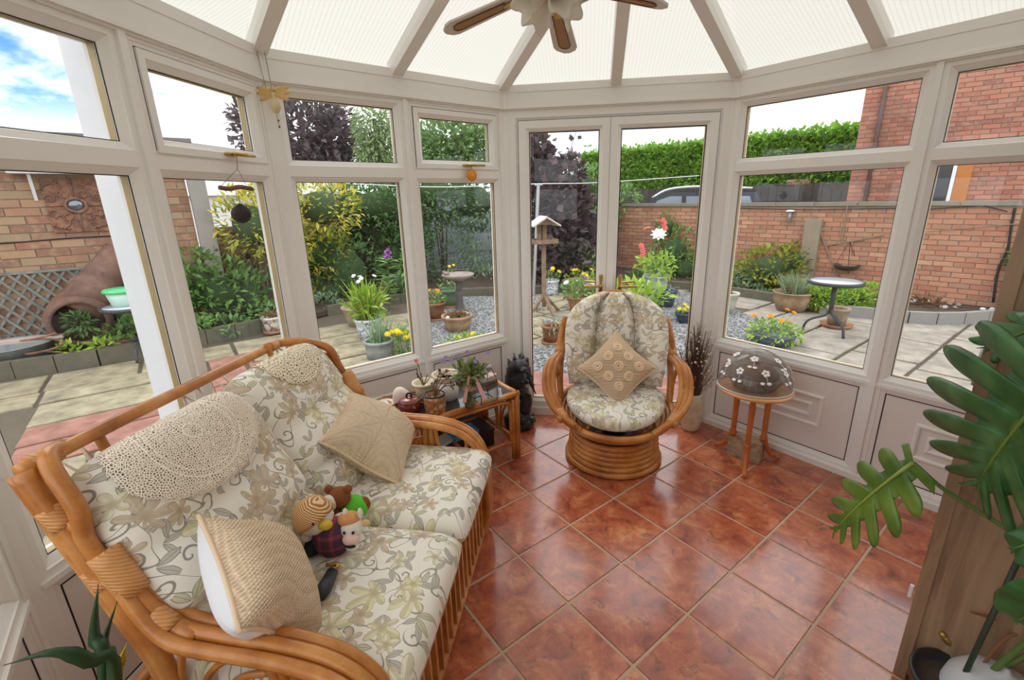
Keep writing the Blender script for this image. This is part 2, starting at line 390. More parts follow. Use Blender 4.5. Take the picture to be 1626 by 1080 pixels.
# ------------------------------------------------------------------ room shell
GZ = -.1
c1 = Vector((-1.171, 2.359)); c2 = Vector((-.083, 3.216)); c3 = Vector((1.327, 3.004))
def dv(a): return Vector((math.cos(math.radians(a)), math.sin(math.radians(a))))
d1 = dv(82.6); d2 = (c2 - c1).normalized(); d3 = (c3 - c2).normalized(); d4 = dv(-51.743)
c0 = c1 - d1 * 1.385; c4 = c3 + d4 * 1.87
dn_back = Vector((-d4.y, d4.x)) * -1   # along the back wall, from c4 towards f0
d0b = d4.copy()                         # f0 runs back from c0 parallel to f4
# end of f0: meet the wall line through c4
_n = d4; L0 = (c4 - c0).dot(_n); cm = c0 + d0b * L0
d0 = -d0b
ROOM = [c0, cm, c4, c3, c2, c1]          # counter-clockwise in plan
class Facet:
    def __init__(s, o, d): s.o = Vector(o); s.d = Vector(d); s.n = Vector((-d.y, d.x))
    def p(s, a, o, z): q = s.o + s.d * a + s.n * o; return Vector((q.x, q.y, z))
    def box(s, mb, a0, a1, o0, o1, z0, z1):
        V = [s.p(a, o, z) for z in (z0, z1) for a, o in ((a0, o1), (a0, o0), (a1, o0), (a1, o1))]
        mb.add(V, [(3, 2, 1, 0), (4, 5, 6, 7), (0, 1, 5, 4), (1, 2, 6, 5), (2, 3, 7, 6), (3, 0, 4, 7)])
    def ring(s, mb, a0, a1, z0, z1, prof):
        """mitred rectangular frame; prof = closed list of (inset, o)"""
        V = []; k = len(prof)
        for i, o in prof: V += [s.p(a0 + i, o, z0 + i), s.p(a1 - i, o, z0 + i), s.p(a1 - i, o, z1 - i), s.p(a0 + i, o, z1 - i)]
        Fc = []
        for q in range(k):
            for c in range(4): Fc.append((q * 4 + c, q * 4 + (c + 1) % 4, ((q + 1) % k) * 4 + (c + 1) % 4, ((q + 1) % k) * 4 + c))
        mb.add(V, Fc)
def prof(ins, depth=.07, front=0.0, og=.022): return [(0, depth), (0, front), (ins * .5, front), (ins * .56, front + .004), (ins * .92, og - .004), (ins, og), (ins, depth)]
f0 = Facet(cm, d0); f1 = Facet(c0, d1); f2 = Facet(c1, d2); f3 = Facet(c2, d3); f4 = Facet(c3, d4)
ZB, ZBT = 2.149, 2.27
def pane(fc, root, a0, a1, z0, z1, ins, og=.026):
    """one double glazed pane with its seal and spacer bar"""
    mb = MB(); fc.box(mb, a0 + ins - .006, a1 - ins + .006, og, og + .005, z0 + ins - .006, z1 - ins + .006); mb.build('glass_pane', glass, root)
    q = MB(); fc.ring(q, a0, a1, z0, z1, [(ins - .008, og - .002), (ins + .003, og - .002), (ins + .003, og), (ins - .008, og)]); q.build('rubber_seal', gasket, root)
    q = MB(); fc.ring(q, a0, a1, z0, z1, [(ins - .01, og + .006), (ins + .001, og + .006), (ins + .001, og + .03), (ins - .01, og + .03)]); q.build('spacer_bar', spacer, root)
def lever(root, p, d, n, flip=1):
    """short window lever handle"""
    mb = MB(); p = Vector(p); D = Vector((d.x, d.y, 0)); N = Vector((-n.x, -n.y, 0)); Z = Vector((0, 0, 1))
    mb.bar(p - D * .03 + N * .006, p + D * .03 + N * .006, .022, .012); mb.tube([p + N * .012, p + N * .03], .008, 8)
    mb.tube([p + N * .03 - D * .012 * flip, p + N * .032 + D * .06 * flip, p + N * .03 + D * .115 * flip], [.009, .008, .006], 8)
    mb.build('window_handle', brass, root, True)
def moulding(fc, root, a0, a1, z0, z1, o):
    mb = MB(); P = [(0, o), (0, o - .008), (.006, o - .013), (.014, o - .013), (.022, o - .006), (.022, o)]
    fc.ring(mb, a0, a1, z0, z1, P); fc.ring(mb, a0 + .055, a1 - .055, z0 + .055, z1 - .055, P); mb.build('panel_moulding', upvc, root)
def window(num, fc, cols, openers, L, handle=None):
    root = struct('window_%d' % num, fc.p(L / 2, 0, 0)); fr = MB()
    for k, (a0, a1, ins) in enumerate(cols):
        fc.ring(fr, a0, a1, .6, 1.752, prof(ins)); pane(fc, root, a0, a1, .6, 1.752, ins)
        fc.ring(fr, a0, a1, 1.752, 2.142, prof(ins)) if k not in openers else fc.ring(fr, a0, a1, 1.752, 2.142, prof(ins * .62, og=.004))
        if k in openers:
            q = MB(); i = ins * .62 + .003; fc.ring(q, a0 + i, a1 - i, 1.752 + i * .75, 2.142 - i, [(0, .06), (0, -.006), (.026, -.006), (.03, -.001), (.048, .016), (.048, .06)]); s_ = q.build('sash', upvc, root)
            q = MB(); fc.ring(q, a0 + i - .004, a1 - i + .004, 1.752 + i * .75 - .004, 2.142 - i + .004, [(0, .003), (.004, .003), (.004, .05), (0, .05)]); q.build('sash_seal', gasket, s_)
            pane(fc, s_, a0 + i, a1 - i, 1.752 + i * .75, 2.142 - i, .048)
            lever(s_, fc.p((a0 + a1) / 2 + .05, -.006, 1.752 + i * .75 + .022), fc.d, fc.n)
        else: pane(fc, root, a0, a1, 1.752, 2.142, ins)
        # panel below the sill
        fc.ring(fr, a0, a1, .035, .6, prof(.05, og=.014))
        q = MB(); fc.box(q, a0 + .045, a1 - .045, .014, .05, .08, .56); q.build('panel', upvc2, root)
        q = MB(); fc.ring(q, a0, a1, .035, .6, [(.047, .012), (.053, .012), (.053, .0145), (.047, .0145)]); q.build('panel_seal', gasket, root)
        moulding(fc, root, a0 + (a1 - a0) * .22, a1 - (a1 - a0) * .22, .235, .435, .014)
    for k in range(len(cols) - 1): fc.box(fr, cols[k][1] - .002, cols[k + 1][0] + .002, -.012, .07, .03, 2.142)
    fc.box(fr, cols[0][0] - .06, cols[0][0] + .001, 0.0, .07, .03, ZB); fc.box(fr, cols[-1][1] - .001, cols[-1][1] + .05, 0.0, .07, .03, ZB)
    fc.box(fr, cols[0][0], cols[-1][1], .0, .07, 2.14, ZB)
    # sill bead strip standing proud of the frame, and plinth on the floor
    fc.box(fr, cols[0][0], cols[-1][1], -.010, .0, .585, .602)
    fr.build('frame', upvc, root)
    q = MB(); fc.box(q, -.01, L + .01, -.018, .07, -.01, .036); q.build('plinth', upvc, root)
    return root
L1 = (c1 - c0).length; L2 = (c2 - c1).length; L3 = (c3 - c2).length; L4 = 1.87
window(1, f1, [(.03, .675, .052), (.697, 1.352, .055)], {1}, L1)
window(2, f2, [(.03, .690, .052), (.712, 1.365, .055)], {1}, L2)
window(3, f4, [(.012, .922, .05), (.944, 1.85, .05)], set(), L4)
window(4, f0, [(.03, .93, .05), (.952, L0 - .03, .052)], set(), L0)
# french doors
droot = struct('door_1', f3.p(.4, 0, 0)); d2root = struct('door_2', f3.p(1.0, 0, 0)); fr = MB()
f3.ring(fr, .03, L3 - .015, .0, 2.142, [(0, .07), (0, 0), (.05, 0), (.054, .006), (.066, .010), (.066, .07)])
f3.box(fr, -.03, .031, 0, .07, 0, ZB); f3.box(fr, L3 - .016, L3 + .03, 0, .07, 0, ZB); f3.box(fr, .03, L3 - .015, 0, .07, 2.14, ZB)
f3.box(fr, .03, L3 - .015, -.02, .07, -.01, .06); sobj(fr, 'trim_1', upvc)
for nm, root, a0, a1 in (('l', droot, .099, .688), ('r', d2root, .690, L3 - .084)):
    q = MB(); f3.ring(q, a0, a1, .062, 2.074, [(0, .06), (0, -.004), (.045, -.004), (.05, .0), (.07, .016), (.07, .06)])
    if nm == 'r': f3.box(q, a0 + .004, a0 + .046, -.012, -.002, .066, 2.07)
    q.build('door_frame', upvc, root)
    q = MB(); f3.box(q, a0 + .064, a1 - .064, .026, .031, .126, 2.010); q.build('glass_pane', glass, root)
    q = MB(); f3.ring(q, a0, a1, .062, 2.074, [(.064, .014), (.073, .014), (.073, .02), (.064, .02)]); q.build('rubber_seal', gasket, root)
    q = MB(); f3.ring(q, a0, a1, .062, 2.074, [(.060, .033), (.071, .033), (.071, .058), (.060, .058)]); q.build('spacer_bar', spacer, root)
    q = MB(); f3.ring(q, a0, a1, .062, 2.074, [(-.004, .004), (0, .004), (0, .05), (-.004, .05)]); q.build('door_seal', gasket, root)
    s_ = -1 if nm == 'l' else 1; hc = a1 - .034 if nm == 'l' else a0 + .095
    q = MB(); zc = .985; o_ = -.004
    for z0, z1, ww in ((zc - .085, zc + .085, .014), (zc - .095, zc + .095, .010)): f3.box(q, hc - ww, hc + ww, o_ - .008, o_, z0, z1)
    P0 = f3.p(hc, -.012, zc + .02); P1 = f3.p(hc, -.05, zc + .02); P2 = f3.p(hc + s_ * .03, -.055, zc + .02); P3 = f3.p(hc + s_ * .115, -.05, zc + .022)
    q.tube([P0, P1], .010, 10); q.tube(arc([P1, P2, P3], 8), .0085, 10); f3.box(q, hc - .004, hc + .004, o_ - .012, o_, zc - .055, zc - .03)
    q.build('door_handle', brass, root, True)
    q = MB(); q.tube([f3.p(hc, .06, zc + .02), f3.p(hc, .10, zc + .02), f3.p(hc + s_ * .11, .10, zc + .03)], .0085, 8); q.build('outer_handle', brass, root, True)
# corner posts
k = 1
for c, fa, fb in ((c0, f0, f1), (c1, f1, f2), (c2, f2, f3), (c3, f3, f4)):
    k += 1; mb = MB(); La = (c - fa.o).length
    A = [fa.p(La - .034, -.004, 0), fa.p(La - .03, .075, 0), fb.p(.03, .075, 0), fb.p(.034, -.004, 0)]
    mid = (Vector(fa.p(La, -.006, 0)) + Vector(fb.p(0, -.006, 0))) / 2
    pts = [A[0], mid, A[3], A[2], A[1]]
    mb.poly([(p.x, p.y) for p in pts][::1], -.01, ZBT); o = sobj(mb, 'trim_%d' % k, upvc)
# eaves beam
def seam(fc, L, mb):
    fc.box(mb, -.004, L + .004, -.016, .11, ZB + .008, ZBT); fc.box(mb, -.006, L + .006, -.022, .0, ZB - .004, ZB + .010); fc.box(mb, -.004, L + .004, -.019, 0, ZBT - .03, ZBT + .012)
    fc.box(mb, 0, L, -.010, .08, ZB - .012, ZB)
for fc, L in ((f0, L0), (f1, L1), (f2, L2), (f3, L3), (f4, L4)):
    k += 1; mb = MB(); seam(fc, L, mb); sobj(mb, 'trim_%d' % k, upvc)
for c, fa, fb in ((c1, f1, f2), (c2, f2, f3), (c3, f3, f4)):
    k += 1; mb = MB(); La = (c - fa.o).length
    pts = [fa.p(La - .03, -.023, 0), (Vector(fa.p(La, -.024, 0)) + Vector(fb.p(0, -.024, 0))) / 2, fb.p(.03, -.023, 0), fb.p(.03, .02, 0), fa.p(La - .03, .02, 0)]
    mb.poly([(p.x, p.y) for p in pts], ZB - .006, ZBT + .012); sobj(mb, 'trim_%d' % k, upvc)
# house wall at the back, with an open doorway into the house
wallm = plain('cream_wall_paint', (240, 236, 226), .8, var=.03)
fb_ = Facet(c4, (cm - c4).normalized()); LB = (cm - c4).length
mb = MB()
fb_.box(mb, -.1, LB + .1, -.0, .15, -.02, 3.25)
sobj(mb, 'wall_back', wallm)
# roof: rafters with ribbed sheets between
roof = struct('ceiling', (.4, 1.6, ZBT))
def rp(fc, s): return fc.p(s, 0.0, ZBT + .02)
fm2, fm3, fm4, fm1 = .668, .712, .693, .69
PB = Vector((.437, 1.962, 2.70)); P1_ = Vector((.37, 1.42, 2.88)); P2_ = Vector((.36, .74, 3.05))
raf = [(rp(f0, .02), P2_), (rp(f0, L0 - .9), P2_), (rp(f1, .01), P2_), (rp(f1, fm1), P2_), (rp(f2, 0), P2_), (rp(f2, fm2), P1_), (rp(f3, 0), PB), (rp(f3, fm3), PB), (rp(f4, 0), PB), (rp(f4, fm4), P1_), (rp(f4, L4), P1_)]
for i, (a, b_) in enumerate(raf):
    q = MB(); d = (b_ - a).normalized(); sd = d.cross(Vector((0, 0, 1))).normalized(); up = sd.cross(d)
    a2 = a - d * .02; Lr = (b_ - a2).length
    P = [(-.031, -.045), (.031, -.045), (.036, -.012), (.036, .03), (-.036, .03), (-.036, -.012)]
    V = [e + sd * x + up * y_ for e in (a2, b_) for x, y_ in P]; q.add(V, [tuple(range(5, -1, -1)), tuple(range(6, 12))] + [(j, (j + 1) % 6, 6 + (j + 1) % 6, 6 + j) for j in range(6)])
    q.build('rafter', upvc, roof)
for i in range(len(raf) - 1):
    a, b_ = raf[i]; c_, d_ = raf[i + 1]
    corner = [a, c_, d_] + ([b_] if (b_ - d_).length > .01 else [])
    e1 = (c_ - a).normalized(); n_ = e1.cross(d_ - a).normalized(); e2 = n_.cross(e1)
    if n_.z < 0: n_ = -n_
    oA, oB = [Vector((p.x - .4, p.y - 1.5, 0)).normalized() * .16 for p in (a, c_)]
    corner[0] = a + oA - Vector((0, 0, .045)); corner[1] = c_ + oB - Vector((0, 0, .045))
    off = Vector((0, 0, .028)); top = Vector((0, 0, .010)); q = MB(); kk = len(corner)
    V = [p + off for p in corner] ; U = [((p - a).dot(e1), (p - a).dot(e2)) for p in corner]
    q.add(V, [tuple(range(kk))], U); q.build('roof_sheet', roofm, roof)
q = MB(); kk = [P2_, rp(f4, L4) , rp(f0, 0)]
V = [Vector(p) + Vector((0, 0, .028)) for p in (rp(f0, .02), P2_, P1_, rp(f4, L4))]; q.add(V, [(0, 1, 2), (0, 2, 3)], [(0, 0), (0, 2), (1, 2), (3, 0)]); q.build('roof_sheet', roofm, roof)
q = MB(); q.tube([PB + Vector((0, .03, -.02)), P1_ - Vector((0, 0, .02)), P2_ - Vector((0, 0, .02))], .05, 8); q.build('ridge', upvc, roof)
q = MB(); q.lathe([(0, -.06), (.09, -.05), (.11, -.02), (.11, .03), (0, .05)], 16, PB); q.build('boss', upvc, roof, True)
# floor slab and tiles
floor = struct('floor', (.5, 1.6, 0))
mb = MB(); mb.poly([(p.x, p.y) for p in ROOM], -.1, -.0035); mb.build('grout_bed', groutm, floor)
def clip(poly, room):
    for i in range(len(room)):
        a, b_ = room[i], room[(i + 1) % len(room)]; e = b_ - a; n_ = Vector((-e.y, e.x)); o = []
        for j in range(len(poly)):
            p, q = poly[j], poly[(j + 1) % len(poly)]; sp, sq = (p - a).dot(n_), (q - a).dot(n_)
            if sp >= 0: o.append(p)
            if sp * sq < 0: o.append(p + (q - p) * (sp / (sp - sq)))
        poly = o
        if len(poly) < 3: return []
    return poly
TA, TX, TY, TT = -.91406, .0885, 2.6709, .333
def tp(i, j): return Vector((TX + TT * (j * math.cos(TA) + i * math.sin(TA)), TY + TT * (j * math.sin(TA) - i * math.cos(TA))))
full = None; h = TT / 2 - .0042; bv = .003
for i in range(-12, 12):
    for j in range(-8, 14):
        cx = (tp(i, j) + tp(i + 1, j + 1)) / 2
        sq = [cx + Matrix.Rotation(TA, 2) @ Vector(v) for v in ((-h, -h), (h, -h), (h, h), (-h, h))]
        pl_ = clip(sq, ROOM)
        if len(pl_) < 3: continue
        if len(pl_) == 4 and all((a - b_).length < 1e-6 for a, b_ in zip(pl_, sq)):
            if full is None:
                mb = MB(); mb.add([(-h, -h, -.006), (h, -h, -.006), (h, h, -.006), (-h, h, -.006), (-h + bv, -h + bv, 0), (h - bv, -h + bv, 0), (h - bv, h - bv, 0), (-h + bv, h - bv, 0)], [(4, 5, 6, 7), (0, 1, 5, 4), (1, 2, 6, 5), (2, 3, 7, 6), (3, 0, 4, 7)])
                full = mb.build('tile', tilem, floor, world=False); o = full
            else: o = full.copy(); COL.objects.link(o); o.parent = floor
            o.location = (cx.x - .5, cx.y - 1.6, 0); o.rotation_euler = (0, 0, TA)
        else:
            mb = MB(); mb.poly([(p.x, p.y) for p in pl_], -.006, 0); mb.build('tile', tilem, floor)
# ------------------------------------------------------------------ garden: ground, walls, fences
rnd = random.Random(7)
soil = plain('dark_garden_soil', (74, 62, 50), .95, var=.4, scale=9, bump=.5)
ground = struct('ground', (0, 6, GZ)); mb = MB(); mb.box((0, 40, GZ - .35), (200, 140, .6)); mb.build('ground_base', plain('grass_and_earth', (96, 92, 70), .95, var=.3, scale=.8), ground)
mortar_sand = plain('sandy_joint_fill', (92, 84, 70), .95, var=.3, scale=20)
u38 = dv(37.0); v38 = Vector((u38.y, -u38.x))          # along the left border / towards the house
def uvp(a, b_): return u38 * a + v38 * b_
# paving slabs: courses of random lengths; buff on the left, grey on the right, red in front of the doors
slab_buff = mottled('buff_sandstone_slab', [(.3, (112, 107, 90)), (.5, (150, 141, 116)), (.7, (174, 165, 140))], 5, .85, obj_rand=True, bump=.35)
slab_grey = mottled('grey_sandstone_slab', [(.3, (122, 117, 110)), (.5, (150, 143, 132)), (.72, (172, 165, 154))], 5, .85, obj_rand=True, bump=.35)
slab_red = mottled('red_concrete_slab', [(.3, (122, 86, 76)), (.5, (146, 102, 90)), (.7, (168, 124, 110))], 6, .85, obj_rand=True, bump=.3)
slab_edge = plain('wet_grey_kerb', (104, 100, 86), .9, var=.3, scale=8, bump=.4)
def slabmesh(mb, P, z1, bv=.012):
    k = len(P); c = sum(P, Vector((0, 0))) / k; top = [p + (c - p).normalized() * bv for p in P]
    V = [(p.x, p.y, z1 - .04) for p in P] + [(p.x, p.y, z1 - .006) for p in P] + [(p.x, p.y, z1) for p in top]
    mb.add(V, [tuple(range(2 * k, 3 * k))] + [(r * k + i, r * k + (i + 1) % k, (r + 1) * k + (i + 1) % k, (r + 1) * k + i) for r in (0, 1) for i in range(k)])
def inroom(p, mg=.25):
    for i in range(6):
        a, b_ = ROOM[i], ROOM[(i + 1) % 6]; e = (b_ - a).normalized()
        if (p - a).dot(Vector((-e.y, e.x))) < -mg: return False
    return True
GRAV = [[Vector(p) for p in P] for P in ([(-1.35, 5.0), (-.35, 4.28), (.2, 4.2), (.2, 5.15), (-.15, 5.2), (-.35, 6.7), (.5, 6.9), (.3, 8.0), (-1.3, 8.1), (-1.55, 6.8)], [(.2, 4.2), (1.9, 3.98), (2.75, 4.55), (3.3, 5.5), (3.25, 6.9), (3.6, 7.55), (2.2, 8.6), (1.2, 8.2), (.62, 7.0), (1.15, 6.9), (1.15, 5.2), (.2, 5.15)])]
def pip(p, P):
    c = False
    for i in range(len(P)):
        a, b_ = P[i], P[i - 1]
        if (a.y > p.y) != (b_.y > p.y) and p.x < (b_.x - a.x) * (p.y - a.y) / (b_.y - a.y) + a.x: c = not c
    return c
def gravel_at(p): return any(pip(p, P) for P in GRAV)   # stone chippings either side of the slab path from the doors
patio = struct('patio', (0, 4, GZ))
mb = MB(); mb.box((0, 5.5, GZ - .045), (16, 12, .05)); mb.build('joint_bed', mortar_sand, patio)
b_ = -7.2; slabs = []
while b_ < 6.5:
    wd = rnd.choice((.42, .55, .6)); a = -6.5 + rnd.random() * .4
    while a < 12:
        ln = rnd.choice((.42, .6, .75, .9)); q = uvp(a + ln / 2, b_ + wd / 2)
        slabs.append((a, b_, ln, wd, q)); a += ln
    b_ += wd
cand = []
for a, b0, ln, wd, q in slabs:
    if inroom(q, .12) or ((q - c2).dot(f3.n) < 1.2 and -.25 < (q - c2).dot(d3) < 1.65) or not infr((q.x, q.y, GZ), 60) or gravel_at(q): continue
    if q.y > 9.5 or (q.x < 0 and (q - Vector((-5.48, 4.2))).dot(v38) < -.1) : continue
    if q.x > 2 and (q - Vector((3.9, 9.4))).dot(Vector((.72, .69))) > -.4: continue
    cand.append((a, b0, ln, wd, q))
REDP = [at(u, v, GZ).xy for u, v in ((205, 606), (330, 575), (420, 552), (480, 590), (330, 640), (110, 740), (60, 720))]
cand.sort(key=lambda c: c[4].length); rest = MB()
for i, (a, b0, ln, wd, q) in enumerate(cand):
    j = .019; P = [uvp(a + j, b0 + j), uvp(a + j, b0 + wd - j), uvp(a + ln - j, b0 + wd - j), uvp(a + ln - j, b0 + j)]
    P = [p + Vector((rnd.uniform(-.006, .006), rnd.uniform(-.006, .006))) for p in P]
    e1 = (P[1] - P[0]); e2 = P[2] - P[1]
    if e1.x * e2.y - e1.y * e2.x < 0: P.reverse()
    red = pip(q, REDP)
    mt = slab_red if red else (slab_buff if q.x < .6 else slab_grey)
    if i < 290:
        mb = MB(); slabmesh(mb, P, GZ + rnd.uniform(-.004, .006)); mb.build('paving_slab', mt, patio)
    else: slabmesh(rest, P, GZ)
if rest.v: rest.build('paving_slabs_further_off', slab_grey, patio)['kind'] = 'stuff'
# red brick doorstep
step = struct('trim_40', f3.p(.7, .3, GZ)); mb = MB(); f3.box(mb, -.1, 1.5, .08, .12, GZ, -.01); mb.build('step_riser', slab_red, step)
for i in range(5):
    for o0 in (.085, .405, .725):
        mb = MB(); f3.box(mb, -.1 + i * .32 + .004, .22 + i * .32 - .004, o0 + .003, o0 + .315, GZ - .02, GZ + .03); mb.build('step_tile', slab_red, step)
# chippings
def chipmat():
    mt, t = newmat('slate_chippings'); r = t.n('ShaderNodeNewGeometry').outputs['Random Per Island']
    t.out(t.pr(t.ramp(r, [(0, lin((112, 116, 120))), (.4, lin((134, 138, 141))), (.75, lin((152, 155, 156))), (1, lin((176, 177, 175)))]), .85)); return mt
chip = chipmat(); mb = MB(); cnt = 0
mbb = MB(); [mbb.poly([(p.x, p.y) for p in P], GZ - .04, GZ + .002) for P in GRAV]; gb = mbb.build('gravel_bed', plain('grey_grit', (150, 150, 150), .95, var=.45, scale=50, bump=.9, bscale=60), patio)
while cnt < 14000:
    q = Vector((rnd.uniform(-1.7, 3.7), 3.7 + 4.9 * rnd.random() ** 1.3))
    if not gravel_at(q) or inroom(q, .1): continue
    s = rnd.uniform(.010, .022); R = rot3(rnd.random() * 6, rnd.random() * 6, rnd.random() * 6); c = Vector((q.x, q.y, GZ + .008))
    V = [c + R @ Vector(v) for v in ((s, 0, 0), (-s, 0, 0), (0, s * .8, 0), (0, -s * .8, 0), (0, 0, s * .5), (0, 0, -s * .5))]
    mb.add(V, [(0, 2, 4), (2, 1, 4), (1, 3, 4), (3, 0, 4), (2, 0, 5), (1, 2, 5), (3, 1, 5), (0, 3, 5)]); cnt += 1
o = mb.build('slate_chippings', chip); tag(o, 'grey slate chippings spread between the pots and paving', 'gravel'); o['kind'] = 'stuff'
# brick walls
redc = [(166, 110, 90), (186, 128, 104), (198, 142, 114), (176, 116, 94), (206, 156, 126), (166, 122, 102)]
housec = [(164, 102, 88), (182, 116, 98), (192, 126, 106), (150, 100, 90), (196, 134, 114)]
leftc = [(146, 116, 94), (164, 122, 98), (152, 136, 114), (174, 142, 112), (136, 106, 90), (158, 112, 92)]
mortar = plain('grey_lime_mortar', (166, 150, 132), .95, var=.2, scale=30)
def brickwall(name, A, B, z0, z1, cols, thick=.11, bl=.225, bh=.075, nmax=295, cap=None, gap=.011, flemish=False, face=None, skip=None):
    A = Vector(A); B = Vector(B); d = (B - A).normalized(); L = (B - A).length; n_ = Vector((d.y, -d.x))
    if n_.dot(Vector((0, 0)) - A) < 0: n_ = -n_
    root = struct(name, ((A.x + B.x) / 2, (A.y + B.y) / 2, z0)); rz = math.atan2(d.y, d.x)
    mb = MB(); R = rot3(0, 0, rz); C_ = (A + B) / 2 - n_ * (thick / 2 + .006)
    mb.box((C_.x, C_.y, (z0 + z1) / 2), (L, thick, z1 - z0), R); mb.build('mortar_body', mortar, root)
    m1 = brickmat(name + '_brick', cols, False); m2 = brickmat(name + '_bricks', cols, True); bs = []
    for r in range(int((z1 - z0) / bh)):
        s = -bl / 2 * (r % 2); rr = random.Random(r * 13 + len(name))
        while s < L:
            a, e = max(0, s), min(L, s + bl)
            if e - a > .05:
                c = A + d * ((a + e) / 2); zc = z0 + (r + .5) * bh
                if skip is None or not skip((a + e) / 2, zc): bs.append((c, zc, e - a, rr.uniform(-.003, .004)))
            s += bl
    vis = [b_ for b_ in bs if infr((b_[0].x, b_[0].y, b_[1]), 5) and b_[2] > bl - .01]; vis.sort(key=lambda b_: (Vector((b_[0].x, b_[0].y, b_[1])) - CAM).length)
    keep = set(map(id, vis[:nmax])); mb = MB(); src = None
    for b_ in bs:
        c, zc, ln, pr_ = b_; cc = c + n_ * (pr_ - .025)
        if id(b_) in keep:
            if src is None:
                q = MB(); q.box((0, 0, 0), (bl - gap, .07, bh - gap)); src = q.build('brick', m1, root, world=False); o = src
            else: o = src.copy(); COL.objects.link(o)
            o.parent = root; o.location = (cc.x - root.location.x, cc.y - root.location.y, zc - z0); o.rotation_euler = (0, 0, rz)
        else: mb.box((cc.x, cc.y, zc), (ln - gap, .07, bh - gap), R)
    if mb.v: mb.build('further_bricks', m2, root)['kind'] = 'stuff'
    return root, d, n_, R
WA, WB = Vector((.9, 12.29)), Vector((7.95, 4.8)); WT = 1.36
groot, gd, gn, gR = brickwall('wall_garden', WA, WB, GZ, WT, redc)
capm = plain('mossy_concrete_coping', (128, 122, 108), .9, var=.25, scale=6, bump=.4)
Lw = (WB - WA).length; s = 0
while s < Lw:
    c = WA + gd * (s + .3) - gn * .06; mb = MB(); mb.box((c.x, c.y, WT + .03), (.594, .22, .06), gR, .93); mb.build('coping_stone', capm, groot); s += .6
def onwall(u, v, off=0.0):
    d = ray(u, v); n3 = Vector((gn.x, gn.y, 0)); a3 = Vector((WA.x, WA.y, 0)) + n3 * off; tt = n3.dot(a3 - CAM) / n3.dot(d); return CAM + d * tt
# buttress pier of the wall
pb = onwall(1287, 400); mb = MB(); mb.box((pb.x + gn.x * .06, pb.y + gn.y * .06, (GZ + 1.22) / 2 - .05), (.24, .12, 1.27), gR); mb.build('buttress', plain('weathered_cement_render', (150, 136, 118), .95, var=.2, scale=5, bump=.4), groot)
# neighbouring house
HA = aty(1356, 250, 9.2).xy; hd_ = Vector((.80, -.60)); HB = HA + hd_ * 7.5
hroot, hd, hn, hR = brickwall('wall_neighbour_house', HA, HB, GZ, 5.2, housec, thick=.3, nmax=295)
dp = onh = None
def onhouse(u, v, off=0.0):
    d = ray(u, v); n3 = Vector((hn.x, hn.y, 0)); a3 = Vector((HA.x, HA.y, 0)) + n3 * off; tt = n3.dot(a3 - CAM) / n3.dot(d); return CAM + d * tt
p_ = onhouse(1386, 250, .06); mb = MB(); mb.tube([(p_.x, p_.y, GZ), (p_.x, p_.y, 5.2)], .035, 8)
for zz_ in (.9, 2.3, 3.7): mb.tube([(p_.x, p_.y, zz_), (p_.x, p_.y, zz_ + .06)], .045, 8)
tag(mb.build('downpipe', plain('brown_plastic_pipe', (92, 66, 62), .5), None, True), 'brown downpipe running up the red brick neighbouring house', 'downpipe')
p_ = onhouse(1500, 290, .03); wr = thing('house_window', 'house window with white frame and orange wooden post in the brick wall', 'window', (p_.x, p_.y, 1.2)); mb = MB()
mb.box((p_.x - hd.x * .12, p_.y - hd.y * .12, 1.75), (.34, .04, 1.1), hR); mb.build('dark_pane', plain('dark_window_glass', (26, 28, 36), .1), wr)
mb = MB(); mb.box((p_.x + hd.x * .09, p_.y + hd.y * .09, 1.75), (.05, .07, 1.12), hR); mb.build('window_frame', outwhite, wr)
mb = MB(); mb.box((p_.x + hd.x * .22, p_.y + hd.y * .22, 1.75), (.2, .05, 1.12), hR); mb.build('wooden_post', plain('orange_stained_timber', (186, 116, 50), .5, var=.2), wr)
# left outbuilding wall with trellis
LA = Vector((-8.6, 3.35)) - Vector((0, 0)); LA = Vector((-5.48, 4.481)) - v38 * .95 - u38 * 3.2; LBp = LA + u38 * 5.2
lroot, ld, ln_, lR = brickwall('wall_outbuilding', LA, LBp, GZ, 2.28, leftc, bl=.3, bh=.095, nmax=295)
def onleft(u, v, off=0.0):
    d = ray(u, v); n3 = Vector((ln_.x, ln_.y, 0)); a3 = Vector((LA.x, LA.y, 0)) + n3 * off; tt = n3.dot(a3 - CAM) / n3.dot(d); return CAM + d * tt
def L3d(p, s, z, off=0.0): q = p.xy + ld * s + ln_ * off; return Vector((q.x, q.y, z))
rfm = plain('grey_felt_roof', (120, 118, 118), .9, var=.2)
q = MB(); c = (LA + LBp) / 2 - ln_ * 1.2; q.box((c.x, c.y, 2.36), (5.5, 2.9, .12), lR); tag(q.build('outbuilding_roof', rfm), 'grey felt flat roof on top of the left brick outbuilding', 'roof')
# trellis: each lath a part
TRm = mottled('weathered_grey_lath', [(.3, (104, 108, 104)), (.6, (134, 138, 132)), (.8, (156, 158, 150))], 9, .9, obj_rand=True)
tz0, tz1 = .02, .88; TL, TRr = onleft(-60, 460, .05), onleft(182, 430, .05); sL = 0.0; sR = (TRr - TL).xy.dot(ld)
tr = thing('trellis', 'grey diamond lattice trellis fixed low on the outbuilding wall', 'trellis', (TL.x, TL.y, tz0))
def lath(a, b_, off):
    mb = MB(); p, q = L3d(TL, a[0], a[1], off), L3d(TL, b_[0], b_[1], off); d = (q - p); up = Vector((ln_.x, ln_.y, 0)); M_ = Matrix((d.normalized().cross(up), up, d.normalized())).transposed()
    mb.box((p + q) / 2, (.026, .010, d.length), M_); mb.build('lath', TRm, tr)
hh = tz1 - tz0; sp = .125; k = int((sR + hh * .8) / sp) + 1; sl = .72
